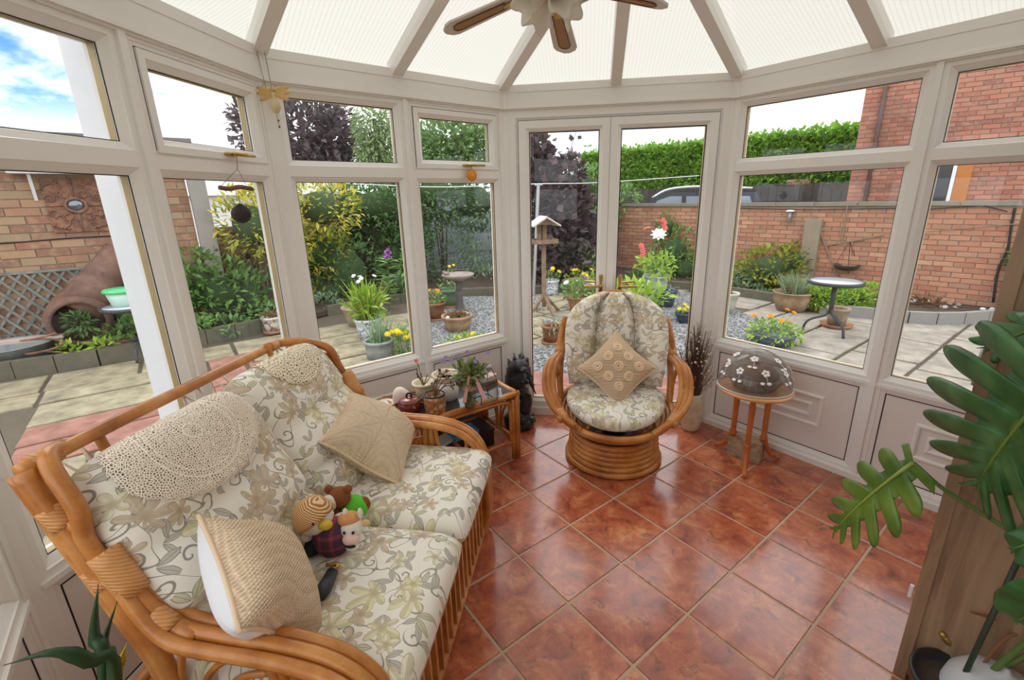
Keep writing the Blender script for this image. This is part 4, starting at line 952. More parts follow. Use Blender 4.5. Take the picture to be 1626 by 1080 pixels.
potted('potted_plant', 'blue and white pot with tall yellow green leaves and white blooms', gp(588, 535), .17, .13, .26, bluewhite, [(LGREEN, 150, .22, .40, .14, .05, 'cloud'), (LGREEN, 70, .36, .58, .05, .02, 'grass'), (DRYL, 50, .5, .5, .05, .008, 'grass')], [(FW, 5, .16, .45, .6, .035)], seed=43)
potted('potted_plant', 'wide empty cream rimmed pot behind the blue and white pot', gp(572, 516), .22, .15, .28, mottled('faded_stone_pot', [(.3, (140, 124, 100)), (.7, (176, 160, 134))], 7, .85), [(DRYL, 30, .2, .12, .05, .01, 'grass')], seed=44)
potted('potted_plant', 'brown glazed pot of orange and yellow marigolds', gp(692, 508), .155, .11, .24, browng, [(GREEN, 140, .17, .18, .06, .03, 'cloud')], [(FO, 4, .13, .14, .22, .032), (FY, 3, .13, .12, .2, .03)], saucer=.13, seed=45)
potted('potted_plant', 'large pale terracotta tub with dried stems in front of the bird bath', gp(727, 524), .20, .15, .21, mottled('banded_terracotta', [(.3, (134, 106, 82)), (.5, (160, 130, 102)), (.7, (188, 160, 130))], 6, .8), [(DRYL, 120, .2, .1, .05, .012, 'grass')], [(FW, 2, .18, .02, .06, .03)], seed=46)
potted('potted_plant', 'green glazed pot behind the bird bath pedestal', gp(716, 486), .19, .16, .26, greenglz, [(GREEN, 90, .2, .3, .07, .03, 'cloud')], [(FY, 2, .14, .3, .42, .03)], saucer=.2, seed=47)
potted('potted_plant', 'blue and white pot of yellow pansies by the bird table', gp(874, 468), .15, .13, .27, bluewhite, [(GREEN, 70, .16, .16, .07, .03, 'cloud')], [(FY, 5, .2, .1, .28, .05)], seed=48)
potted('potted_plant', 'shallow two tone brown bowl of yellow flowers by the left door handle', gp(922, 462), .34, .22, .20, mottled('two_tone_bowl', [(.3, (90, 74, 62)), (.6, (176, 152, 116))], 3, .5), [(LGREEN, 120, .3, .16, .08, .04, 'cloud')], [(FY, 5, .26, .1, .24, .04)], bowl=True, seed=49)
potted('potted_plant', 'terracotta pot of violet and white petunias left of the chair', gp(918, 494), .17, .12, .24, terra, [(GREEN, 200, .28, .24, .08, .045, 'cloud')], [(FV, 5, .24, .18, .3, .05), (FW, 4, .22, .08, .26, .05)], seed=50)
potted('potted_plant', 'small dark brown pot with trailing plant on a grey saucer', gp(876, 545), .115, .10, .20, browng, [(GREYG, 90, .17, .12, .06, .015, 'trail')], saucer=.12, seed=51)
potted('potted_plant', 'grey mosaic pot of white dahlia and pale green leaves by the wall', gp(1040, 466), .22, .18, .33, greyspeck, [(LGREEN, 220, .34, .42, .11, .06, 'cloud')], [(FW, 1, .02, .72, .74, .15), (FP, 2, .34, .8, .95, .08)], seed=52)
potted('potted_plant', 'dark blue glazed pot right of the rattan chair back', gp(1054, 486), .19, .14, .26, blueg, [(GREYG, 60, .18, .12, .05, .02, 'cloud')], seed=53)
potted('potted_plant', 'lime green leafy plant behind the rattan chair', gp(1012, 505), .16, .12, .18, terra, [(LGREEN, 260, .42, .34, .13, .06, 'cloud')], seed=54)
potted('potted_plant', 'little black pot of yellow violas at the door jamb', gp(1084, 512), .10, .08, .14, blueg, [(GREEN, 40, .1, .12, .05, .03, 'cloud')], [(FY, 4, .09, .08, .14, .035)], seed=55)
potted('potted_plant', 'pale grey green pot half hidden by the right door post', gp(1153, 496), .15, .10, .30, mottled('pale_lichen_pot', [(.3, (168, 166, 150)), (.7, (198, 196, 182))], 8, .8), [(DRYL, 30, .1, .15, .05, .01, 'grass')], seed=56)
potted('potted_plant', 'big brown glazed bowl pot of wispy grass beside the right kerb', gp(1255, 492), .255, .19, .28, mottled('mottled_brown_stoneware', [(.3, (120, 98, 76)), (.5, (150, 126, 98)), (.7, (172, 150, 120))], 5, .45), [(GREYG, 260, .34, .30, .05, .008, 'grass'), (DRYL, 120, .3, .3, .05, .006, 'grass')], bowl=True, seed=57)
potted('potted_plant', 'weathered flowerpot on a saucer under the round black table', gp(1327, 518), .125, .10, .22, mottled('chalky_terracotta', [(.3, (134, 116, 98)), (.7, (168, 150, 130))], 9, .9), [(DRYL, 20, .08, .05, .03, .006, 'grass')], saucer=.17, seed=58)
potted('potted_plant', 'low blue rimmed bowl of orange marigolds outside the right pane', gp(1226, 545), .23, .18, .13, plain('slate_blue_bowl', (92, 98, 122), .4), [(LGREEN, 330, .30, .2, .07, .03, 'trail'), (GREEN, 120, .26, .16, .06, .03, 'cloud')], [(FO, 6, .26, .12, .27, .036)], bowl=True, seed=59)
potted('potted_plant', 'terracotta pot in the left border below the tub', gp(196, 560), .14, .11, .18, terra, [(GREEN, 90, .2, .22, .1, .05, 'cloud')], seed=60)
# marigold clumps by the sill
for lab, u, v, y, ru, rv, nf, sd in (('loose clump of yellow marigolds right of the zinc pot', 640, 545, 5.0, 26, 26, 14, 61), ('row of yellow marigolds just outside the sill below the bird bath', 745, 548, 4.5, 46, 12, 12, 62)):
    b_ = bl(u, v, y, ru, rv, .2); root = thing('marigold_clump', lab, 'flowers', (b_[0], b_[1], GZ)); r = random.Random(sd); mb = MB(); cloud(mb, b_[:3], (b_[3], b_[4], b_[5] * 1.3), 420, .07, .02, r, .1, clip_z=GZ); mb.build('foliage', GREEN, root); st = MB()
    for i in range(nf):
        c = Vector((b_[0] + r.uniform(-1, 1) * b_[3], b_[1] + r.uniform(-1, 1) * b_[4], b_[2] + b_[5] * r.uniform(.2, 1.0))); q = MB(); flower_mesh(q, c, .042, (-c.x * .1, -.6, .8), i); q.build('flower', FY, root); st.tube([(c.x, c.y + .03, GZ), c], .004, 4)
    st.build('flower_stems', stemg, root)
# tall purple spike
p_ = gp(617, 490); root = thing('foxglove', 'tall leafy stem topped with a purple flower spike', 'flowers', tuple(p_)); top = aty(614, 395, p_.y); mb = MB(); mb.tube([p_, p_.lerp(top, .5) + Vector((.02, 0, 0)), top], [.012, .01, .004], 6); mb.build('stem', stemg, root); mb = MB(); r = random.Random(66)
for i in range(70):
    q = p_.lerp(top, .1 + .75 * r.random()); a = r.random() * 6.28; mb.leaf(q, (math.cos(a), math.sin(a), .1), (0, 0, 1), .2, .08)
mb.build('leaves', GREEN, root)
for i in range(9):
    q = MB(); a = i * 2.4; c = top + Vector((math.cos(a) * .03, math.sin(a) * .03, -.02 - .017 * i)); q.lathe([(.006, 0), (.016, .012), (.02, .03), (.028, .04)], 7, c, rot3(1.2, 0, a), caps=False); q.build('bell', FV, root, True)
# gladiolus by the wall
for u0, v0, u1, v1, lab in ((1056, 440, 1054, 352, 'tall coral gladiolus spike against the brick wall'), (1026, 450, 1020, 392, 'shorter coral gladiolus left of the white dahlia')):
    b0 = aty(u0, v0, 9.3); t0 = aty(u1, v1, 9.3); root = thing('gladiolus', lab, 'flowers', (b0.x, b0.y, GZ)); q = MB(); q.tube([(b0.x, b0.y, GZ), b0, t0], [.014, .01, .005], 6); q.build('stem', stemg, root); r = random.Random(u0)
    for i in range(7):
        q = MB(); flower_mesh(q, t0 + Vector((r.uniform(-.03, .03), -.02, -.05 * i + .03)), .07, (r.uniform(-.5, .5), -1, .2), i, 6, 1); q.build('bloom', FP, root)
    q = MB()
    for i in range(5): q.leaf((b0.x, b0.y, GZ), (r.uniform(-.25, .25), r.uniform(-.1, .1), 1), (0, 1, 0), .8, .05)
    q.build('sword_leaves', GREEN, root)
# bird bath
p_ = gp(731, 500); stone = mottled('weathered_stone', [(.3, (120, 108, 104)), (.6, (152, 138, 130)), (.8, (176, 164, 154))], 9, .85); root = thing('bird_bath', 'stone pedestal bird bath with shallow wide bowl', 'bird bath', tuple(p_)); hb = aty(728, 436, p_.y).z - GZ
q = MB(); q.lathe([(0, 0), (.13, 0), (.13, .05), (.08, .09), (.06, .14), (.045, .3), (.055, .4), (.04, hb * .6), (.045, hb - .12), (.07, hb - .08)], 16, p_); q.build('pedestal', plain('dark_bronze_pedestal', (84, 80, 80), .6), root, True)
q = MB(); q.lathe([(0, hb - .09), (.08, hb - .085), (.2, hb - .04), (.245, hb), (.235, hb + .01), (.19, hb - .02), (0, hb - .05)], 28, p_); q.build('bowl', stone, root, True)
q = MB(); c = p_ + Vector((-.17, 0, hb + .02)); q.ball(c, (.05, .03, .03), 8); q.ball(c + Vector((-.045, 0, .02)), .02, 8); q.build('stone_bird', stone, root, True)
# bird table
p_ = gp(864, 497); timber = mottled('weathered_brown_timber', [(.3, (112, 92, 76)), (.6, (146, 122, 102)), (.8, (168, 146, 124))], 10, .85); root = thing('bird_table', 'wooden bird table with pitched roof on a three legged post', 'bird table', tuple(p_), .25)
z_t = aty(868, 385, p_.y).z - GZ; z_r = aty(868, 355, p_.y).z - GZ
q = MB(); q.box((0, 0, (.1 + z_t) / 2), (.055, .055, z_t - .1)); q.build('post', timber, root, world=False)
for i in range(4):
    a = i * PI / 2 + .3; q = MB(); q.bar((math.cos(a) * .03, math.sin(a) * .03, .26), (math.cos(a) * .27, math.sin(a) * .27, .0), .05, .03); q.build('foot_brace', timber, root, world=False)
q = MB(); q.box((0, 0, z_t), (.36, .30, .02)); q.build('tray', timber, root, world=False)
for sx, sy, lx, ly in ((0, -.145, .36, .012), (0, .145, .36, .012), (-.175, 0, .012, .3), (.175, 0, .012, .3)): q = MB(); q.box((sx, sy, z_t + .025), (lx, ly, .05)); q.build('tray_edge', timber, root, world=False)
for sx in (-1, 1):
    q = MB(); q.box((sx * .03, .09, (z_t + z_r) / 2), (.09, .02, z_r - z_t)); q.build('upright', timber, root, world=False)
    q = MB(); q.box((sx * .10, 0, z_r + .035), (.25, .36, .02), rot3(0, sx * .55, 0)); q.build('roof_board', plain('pale_roof_board', (206, 198, 186), .8, var=.15), root, world=False)
q = MB(); q.add([(-.17, -.12, z_r - .01), (.17, -.12, z_r - .01), (0, -.12, z_r + .09), (-.17, -.10, z_r - .01), (.17, -.10, z_r - .01), (0, -.10, z_r + .09)], [(0, 1, 2), (5, 4, 3), (0, 3, 4, 1), (1, 4, 5, 2), (2, 5, 3, 0)]); q.build('gable', timber, root, world=False)
# washing line pole and line
a, b_ = gp(847, 470), aty(855, 292, gp(847, 470).y); mb = MB(); mb.tube([a, b_], .028, 8); mb.tube([b_ + Vector((-.06, 0, -.02)), b_ + Vector((.06, 0, -.02))], .012, 6); tag(mb.build('washing_line_pole', plain('grey_metal_pole', (176, 178, 182), .4, .4)), 'leaning pale grey washing line pole left of the bird table', 'pole')
e1 = onwall(1180, 270, .05); mb = MB(); P = [aty(560, 292, 9), aty(700, 297, 8.6), b_, aty(950, 290, 9.5), aty(1110, 279, 10.5)]; mb.tube(arc(P, 24), .008, 5); tag(mb.build('washing_line', outwhite), 'white washing line stretched from the pole across the garden', 'line')
# water dish hanger
p_ = gp(871, 530); root = thing('hanging_dish', 'small blue dish in a thin wire stand before the dark brown pot', 'dish', tuple(p_)); q = MB(); q.lathe([(0, .12), (.05, .12), (.065, .16), (.058, .16), (.045, .13), (0, .13)], 16, p_); q.build('dish', plain('cobalt_glaze', (70, 80, 130), .3), root, True); q = MB()
for s_ in (-1, 1): q.tube([p_ + Vector((s_ * .075, 0, 0)), p_ + Vector((s_ * .07, 0, .2))], .004, 5)
q.build('wire_stand', gasket, root)
# round garden tables
blackm = plain('black_powder_coat', (62, 64, 68), .45); frost = plain('frosted_table_glass', (196, 204, 212), .12, var=.04)
def roundtable(label, P, zt, r, rz=0, seed=0):
    root = thing('garden_table', label, 'table', (P.x, P.y, GZ), rz); h = zt - GZ
    q = MB(); q.lathe([(0, h - .012), (r - .02, h - .012), (r - .02, h), (0, h)], 36); q.build('glass_top', frost, root, True, world=False)
    q = MB(); q.lathe([(r - .025, h - .035), (r, h - .035), (r, h + .004), (r - .025, h + .004), (r - .025, h - .035)], 36, caps=False); q.build('rim', blackm, root, True, world=False)
    q = MB(); q.tube([(0, 0, h * .38), (0, 0, h - .03)], .028, 10); q.lathe([(0, h - .035), (.12, h - .035), (.12, h - .02), (0, h - .02)], 12); q.build('column', blackm, root, True, world=False)
    for i in range(3):
        a = i * 2 * PI / 3; q = MB(); q.tube(arc([(.015 * math.cos(a), .015 * math.sin(a), h * .45), (.05 * math.cos(a), .05 * math.sin(a), h * .34), (.22 * math.cos(a), .22 * math.sin(a), .14), (.27 * math.cos(a), .27 * math.sin(a), .0)], 12), .016, 8); q.build('leg', blackm, root, True, world=False)
    return root
pT = gp(1313, 528); roundtable('round black garden table with glass top on the right patio', pT, aty(1327, 446, pT.y).z, .295, .6)
pT2 = at(232, 565, GZ); zt2 = aty(225, 484, pT2.y).z; roundtable('round garden table with plastic tub in the left border', pT2, zt2, .30, .9)
root = thing('plastic_tub', 'clear plastic tub with green lid on the left garden table', 'tub', (pT2.x - .06, pT2.y, zt2 + .004)); hT = .17
q = MB(); q.lathe([(0, 0), (.13, 0), (.17, hT), (.165, hT), (.125, .006), (0, .006)], 28); q.build('tub', plain('clear_green_plastic', (196, 222, 210), .3), root, True, world=False)
q = MB(); q.lathe([(0, hT + .025), (.18, hT + .02), (.19, hT), (.19, hT - .012), (0, hT - .002)], 28); q.build('lid', plain('green_lid', (80, 196, 130), .35), root, True, world=False)
# rusted clay chimney cowl: wide round mouth towards the path, neck rising along the trellis
pm = onleft(132, 500, .74); mouth = aty(126, 512, pm.y); endp = onleft(192, 400, .20); vw = Vector((mouth.x, mouth.y, 0)).normalized(); ax = (vw + Vector((.10, .0, .12))).normalized()
M_ = ax.to_track_quat('Z', 'Y').to_matrix(); brownpot = mottled('purple_brown_clay', [(.3, (84, 62, 56)), (.5, (112, 82, 72)), (.7, (132, 104, 86))], 6, .75)
root = thing('chimney_pot', 'large purple brown clay chimney cowl with plants in its round mouth against the trellis', 'chimney pot', (mouth.x, mouth.y, GZ)); q = MB()
q.lathe([(.225, .0), (.235, -.03), (.265, -.03), (.285, .0), (.30, .10), (.295, .22), (.26, .33), (.18, .40), (0, .42)], 30, mouth, M_, caps=False); q.lathe([(.225, .0), (.255, .1), (.25, .22), (.18, .32), (0, .36)], 30, mouth, M_, caps=False)
nb = mouth + ax * .20 + Vector((0, 0, .06)); nd = endp - nb; q.tube([nb, nb + nd * .30, nb + nd * .34, nb + nd * .37, nb + nd * .41, nb + nd * .8, endp], [.26, .225, .24, .24, .215, .175, .175], 20); q.build('clay_body', brownpot, root, True)
mb = MB(); cloud(mb, mouth - ax * .02, (.14, .1, .14), 200, .08, .03, random.Random(3), .2); mb.build('plant_in_mouth', DGREEN, root)
# old metal bath and plates
p_ = at(25, 572, -.02); root = thing('metal_basin', 'old grey metal basin with a plank lying on it by the left kerb', 'basin', (p_.x, p_.y, GZ)); q = MB(); q.lathe([(0, 0), (.30, 0), (.36, .2), (.38, .21), (.35, .21), (.28, .05), (0, .04)], 24, (p_.x, p_.y, GZ + .06)); q.build('basin', zinc, root, True); q = MB(); q.box((p_.x + .05, p_.y, GZ + .30), (.85, .12, .03), rot3(0, 0, .5)); q.build('plank', plain('bleached_plank', (190, 172, 160), .9, var=.25), root)
mb = MB(); mb.tube([(p_.x + .42 + .18 * math.cos(a * .5), p_.y - .05 + .13 * math.sin(a * .5), GZ + .1 + .012 * a) for a in range(26)], .012, 6); tag(mb.build('old_wire_coil', rust), 'rusty coil of wire beside the metal basin', 'wire coil')
# white post outside the left window
pp = f1.p(.705, .155, 0); mb = MB(); mb.box((pp.x, pp.y, 1.2), (.085, .085, 2.7), rot3(0, 0, math.radians(82.6))); tag(mb.build('white_post', outwhite), 'square white post standing just outside the left window', 'post')
# wall fittings
wp = onwall(1345, 420, .1); root = thing('hanging_basket', 'dark wire hanging basket on the garden wall above the black table', 'basket', tuple(wp)); q = MB(); q.lathe([(.02, -.1), (.12, -.085), (.17, -.03), (.185, 0), (.17, 0), (.1, -.06)], 16, wp); q.build('basket', plain('dark_moss_liner', (72, 64, 56), .95, var=.3, bump=.5), root, True); q = MB(); h0 = onwall(1350, 384, .06)
for a in range(3): q.tube([wp + Vector((.17 * math.cos(a * 2.1), .17 * math.sin(a * 2.1), 0)), h0], .005, 4)
q.build('chain', gasket, root)
mb = MB(); mb.tube(arc([onwall(1612, 330, .03), onwall(1606, 360, .03), onwall(1600, 395, .03), onwall(1585, 430, .03), onwall(1577, 480, .03)], 20), .014, 8); tag(mb.build('hose_pipe', gasket, None, True), 'black hose hanging down the garden wall at far right', 'hose')
wp = onwall(1255, 336, .06); root = thing('wall_lamp', 'small white capped lamp on the garden wall by the buttress', 'lamp', tuple(wp)); q = MB(); q.lathe([(0, .03), (.06, .02), (.075, 0), (0, 0)], 12, wp); q.build('cap', outwhite, root, True); q = MB(); q.lathe([(.03, -.0), (.025, -.18), (0, -.18)], 10, wp); q.build('tube', zinc, root, True)
for lab, P in (('bamboo cane leaning on the brick wall above the black table', [(1292, 342), (1330, 440)]), ('upright cane on the wall right of the leaning one', [(1346, 325), (1336, 385)]), ('long thin branch tied across the brick wall', [(1312, 390), (1370, 380), (1404, 373)]), ('cable sagging along the wall below the coping', [(1160, 331), (1300, 333), (1410, 331), (1480, 332), (1560, 326), (1600, 336)]), ('thin rusty wire stretched across the right wall', [(1470, 368), (1540, 362), (1620, 355)])):
    mb = MB(); mb.tube([onwall(u, v, .04) for u, v in P], .012 if 'cane' in lab or 'branch' in lab else .007, 6); tag(mb.build('garden_cane' if 'cane' in lab or 'branch' in lab else 'garden_wire', plain('grey_cane', (140, 120, 100), .8) if 'sag' not in lab else gasket), lab, 'cane' if 'cane' in lab or 'branch' in lab else 'wire')
r = random.Random(77)
for i in range(16):
    s = r.uniform(1420, 1600); p_ = onwall(s, 480, .0); c = Vector((p_.x, p_.y, GZ + .09)) + Vector((gn.x, gn.y, 0)) * r.uniform(.15, .55)
    q = MB(); q.ball((0, 0, 0), (r.uniform(.025, .05), r.uniform(.02, .04), r.uniform(.02, .03)), 7, rot3(0, 0, r.random() * 3)); o = q.build('bed_stone', stone if i % 3 else outwhite, None, True, loc=c); tag(o, 'loose pale stones on the soil of the right hand bed', 'stone', 'loose stones on the right bed')
mb = MB(); c = onwall(1478, 472, .4); cloud(mb, (c.x, c.y, GZ + .1), (.2, .15, .08), 120, .12, .03, r, .2); tag(mb.build('dead_leaves', DRYL), 'heap of brown dead leaves on the right soil bed', 'leaves')['kind'] = 'stuff'
# ------------------------------------------------------------------ rattan sofa
def cush(w, h, t, pw=7.0, q=2.3, seams=(), corner=.12, back=1.0, sag=0.0):
    """returns surface function S(u,v,side) of a stuffed cushion"""
    def E(x): return max(0.0, 1 - abs(x) ** pw) ** (1 / q)
    def S(u, v, side):
        k = 1 - corner * (abs(v) ** 6); k2 = 1 - corner * .6 * (abs(u) ** 6)
        z = t / 2 * E(u) * E(v)
        for sv, dp, wd in seams: z *= 1 - dp * math.exp(-((v - sv) / wd) ** 2)
        if side < 0: z *= back
        z += sag * (u * u)
        return Vector((u * w / 2 * k, v * h / 2 * k2, z * side if side > 0 else -z))
    return S
def cushmesh(mb, S, w, h, M, o, n=26, m_=30, uvo=(0, 0)):
    def g(i, k): # denser sampling near the edge
        x = -1 + 2 * i / k; return math.copysign(1 - (1 - abs(x)) ** 1.6, x)
    for side in (1, -1):
        V = []; U = []; Fc = []
        for j in range(m_ + 1):
            for i in range(n + 1):
                u, v = g(i, n), g(j, m_); p = S(u, v, side); V.append(Vector(o) + M @ p); U.append((p.x + uvo[0] + (.0 if side > 0 else .5), p.y + uvo[1] - (0 if side > 0 else p.z)))
        for j in range(m_):
            for i in range(n):
                a = j * (n + 1) + i; f = (a, a + 1, a + n + 2, a + n + 1); Fc.append(f if side > 0 else f[::-1])
        mb.add(V, Fc, U)
RZ = math.radians(-7.7)
sofa = thing('rattan_sofa', 'two seat honey rattan sofa with floral cushions along the left windows', 'sofa', (-.197, 1.944, 0), RZ)
def st(name, pts, r=.017, mt=None, par=None, n=10, k=30): mb = MB(); mb.tube(arc(pts, k), r, n); return mb.build(name, mt or rattan, par or sofa, True, world=False)
armT = [(.0, 0), (.024, .12), (.026, .28), (.018, .40), (-.02, .50), (-.10, .565), (-.226, .594), (-.38, .603), (-.48, .618), (-.545, .668), (-.592, .745), (-.622, .82)]
for yc, sg in ((-.035, 1), (-1.165, -1)):
    for dy in (-.034, 0, .034):
        zo = .008 if dy == 0 else 0
        st('arm_pole', [(x, yc + dy * (1 if x > -.5 else max(.35, 1 - (-.5 - x) * 5.2)), z + zo) for x, z in armT], .017, k=44)
    st('binding', [(-.580, yc, .722), (-.632, yc, .834)], .034, bindm, k=4)
    # rear end of the arm rises into the back hoop
    top = (-.80, .985) if sg > 0 else (-.72, 1.055); yb = -.03 if sg > 0 else -1.17
    P = [(-.44, yb, .61), (-.53, yb, .65), (-.60, yb, .74), (-.66, yb, .86), (-.70 if sg > 0 else -.655, yb, .95), top[:1] + (yb - .02 * sg,) + (top[1],), (-.88 if sg > 0 else -.78, yb - .09 * sg, 1.0 if sg > 0 else 1.05)]
    st('back_hoop', P, .019)
    # rear post and leg
    rp_ = [(-.86, -.03, .97), (-.78, -.03, .75), (-.70, -.03, .5), (-.66, -.03, .25), (-.66, -.03, 0)] if sg > 0 else [(-.755, -1.175, 1.045), (-.70, -1.175, .90), (-.62, -1.175, .70), (-.55, -1.175, .50), (-.55, -1.175, .28), (-.60, -1.175, 0)]
    st('rear_post', rp_, .022)
    st('rear_post', [(x - .028, y + .03 * sg * -1 * 0, z - .012) for x, y, z in rp_[:-1]] + [(rp_[-1][0] - .028, rp_[-1][1], 0.0)], .015)
    for z1, z2, xa, xb in ((.93, .90, -.715 if sg < 0 else -.80, -.66), (.77, .735, -.655 if sg < 0 else -.76, -.60)):
        st('spacer_pole', [(xa, yb, z1), (xb + .0, yb, z2)], .016, k=4)
        st('binding', [(xa - .012, yb, z1 + .022), (xa + .018, yb, z1 - .026)], .029, bindm, k=4)
    st('binding', [(-.545, yb, .665), (-.50, yb, .63)], .026, bindm, k=4); st('binding', [(-.62, yb, .775), (-.585, yb, .715)], .025, bindm, k=4)
    # fan of canes inside the arm
    for dx in (-.235, -.262): st('arm_upright', [(dx, yc, .34), (dx - .004, yc, .59)], .013, k=4)
    st('arm_loop', [(-.215, yc, .57), (-.205, yc, .48), (-.165, yc, .42), (-.125, yc, .40), (-.085, yc, .43), (-.065, yc, .49), (-.09, yc, .55)], .010)
    for r_ in (.15, .21): st('arm_arc', [(-.28, yc, .36 + r_), (-.28 - r_ * .5, yc, .35 + r_ * .88), (-.28 - r_ * .85, yc, .35 + r_ * .5), (-.28 - r_, yc, .34)], .009)
    for a in (.5, .8, 1.05): st('arm_ray', [(-.55, yc, .36), (-.55 - .02 + .16 * math.cos(a + .6), yc, .36 + .24 * math.sin(a + .6))], .009, k=4)
    st('side_rail', [(0, yc, .335), (-.64, yc, .335)], .017, k=4); st('side_rail', [(.0, yc, .06), (-.64, yc, .06)], .015, k=4)
st('top_rail', [(-.755, -1.18, 1.05), (-.795, -.9, 1.036), (-.83, -.6, 1.02), (-.86, -.3, 1.008), (-.88, -.12, 1.0)], .018)
for y in (-.98, -.22): st('rail_spacer', [(-.80 + (y + 1) * -.08, y, 1.03), (-.775 + (y + 1) * -.08, y, .94)], .012, k=4)
st('binding', [(-.757, -1.16, 1.05), (-.765, -1.10, 1.047)], .024, bindm, k=4); st('binding', [(-.878, -.14, 1.0), (-.872, -.19, 1.003)], .023, bindm, k=4)
st('lower_back_rail', [(-.66, -1.17, .42), (-.70, -.03, .42)], .016, k=4)
for z in (.335, .045): st('front_rail', [(.0, -1.165, z), (.0, -.035, z)], .017, k=4)
st('front_rail', [(.012, -1.165, .365), (.012, -.035, .365)], .012, k=4)
for i in range(19):
    y = -1.165 + .045 + i * (1.13 - .09) / 18; mb = MB(); mb.box((0, y, .19), (.03, .015, .29)); mb.build('front_slat', rattan, sofa, world=False)
st('binding', [(0.002, -.60, .31), (.002, -.60, .385)], .022, bindm, k=4)
for i in range(8): mb = MB(); mb.bar((-.62, -1.1 + i * .145, .335), (.0, -1.1 + i * .145, .335), .03, .012); mb.build('seat_slat', rattan, sofa, world=False)
MSEAT = Matrix(((0, -1, 0), (1, 0, 0), (0, 0, 1)))
seats = []
for y, uvo in ((-.875, (0.3, .2)), (-.315, (1.7, 1.1))):
    S = cush(.555, .68, .15, 9, 2.4, corner=.05, back=.85); mb = MB(); cushmesh(mb, S, .555, .68, MSEAT, (-.275, y, .425), uvo=uvo); o = mb.build('seat_cushion', floral, sofa, True, world=False)
backs = []
for y, tilt, x0, uvo in ((-.875, .47, -.455, (3.2, .4)), (-.315, .52, -.49, (4.6, 2.1))):
    S = cush(.55, .645, .19, 5, 2.3, seams=((.16, .62, .045), (-.40, .40, .05)), corner=.10, back=.8)
    M_ = Matrix(((0, -math.sin(tilt), math.cos(tilt)), (1, 0, 0), (0, math.cos(tilt), math.sin(tilt)))); o_ = Vector((x0 + .015 - math.sin(tilt) * .322, y, .435 + math.cos(tilt) * .322))
    mb = MB(); cushmesh(mb, S, .55, .645, M_, o_, uvo=uvo); mb.build('back_cushion', floral, sofa, True, world=False); backs.append((S, M_, o_))
    for sx in (-.19, .19):
        for kx in (0, .03): mb = MB(); mb.tube([o_ + M_ @ Vector((sx + kx, .30, -.05)), o_ + M_ @ Vector((sx + kx * 2, .36, -.09)), o_ + M_ @ Vector((sx + kx * 3, .26, -.12))], .004, 5); mb.build('cushion_tie', floral, sofa, world=False)
SM = Matrix.Translation((-.197, 1.944, 0)) @ Matrix.Rotation(RZ, 4, 'Z')
# lace headrest covers
def doily(label, bk, u0, l0, rx, ry, nscal, mt, seed):
    S, M_, o_ = bk; w, h = .55, .645; mb = MB(); V = []; U = []; nr, na = 12, 72; r = random.Random(seed)
    def P(x, l):
        u = max(-.97, min(.97, (u0 + x) / (w / 2))); side = 1 if l >= 0 else -1; d = abs(l)
        # arc length from the top edge down either face
        v = 1 - max(0, d - .035) / (h / 2); v = min(v, 1.0)
        if d < .035: v = 1 - (d / .035) ** 3 * .012
        p = S(u, min(v, .9999), side); q = S(u * .98, min(v, .9999) - .01, side); e1 = q - p; nn_ = Vector((0, .6 if v > .93 else 0, side)).normalized()
        return o_ + M_ @ (p + nn_ * (.006 + .0012 * math.sin(5 * x / .1 + seed)))
    for i in range(nr + 1):
        for j in range(na):
            a = 2 * PI * j / na; k = i / nr * (1 + (.045 * abs(math.sin(a * nscal / 2)) if i == nr else 0)); x, y = rx * k * math.cos(a), ry * k * math.sin(a); V.append(SM @ P(x, l0 + y)); U.append((x, y))
    Fc = [(i * na + j, (i + 1) * na + j, (i + 1) * na + (j + 1) % na, i * na + (j + 1) % na) for i in range(nr) for j in range(na)]
    mb.add(V, Fc, U); o = mb.build('lace_headrest_cover', mt, None, True); md = o.modifiers.new('thick', 'SOLIDIFY'); md.thickness = .002; md.offset = 1; tag(o, label, 'doily')
doily('large cream lace cover draped over the near sofa back cushion', backs[0], .0, .10, .225, .17, 40, lace, 1)
doily('small round crocheted lace cover on top of the far sofa back cushion', backs[1], .03, .07, .155, .13, 30, lacemat('cream_net_lace', (236, 224, 198), 80), 2)
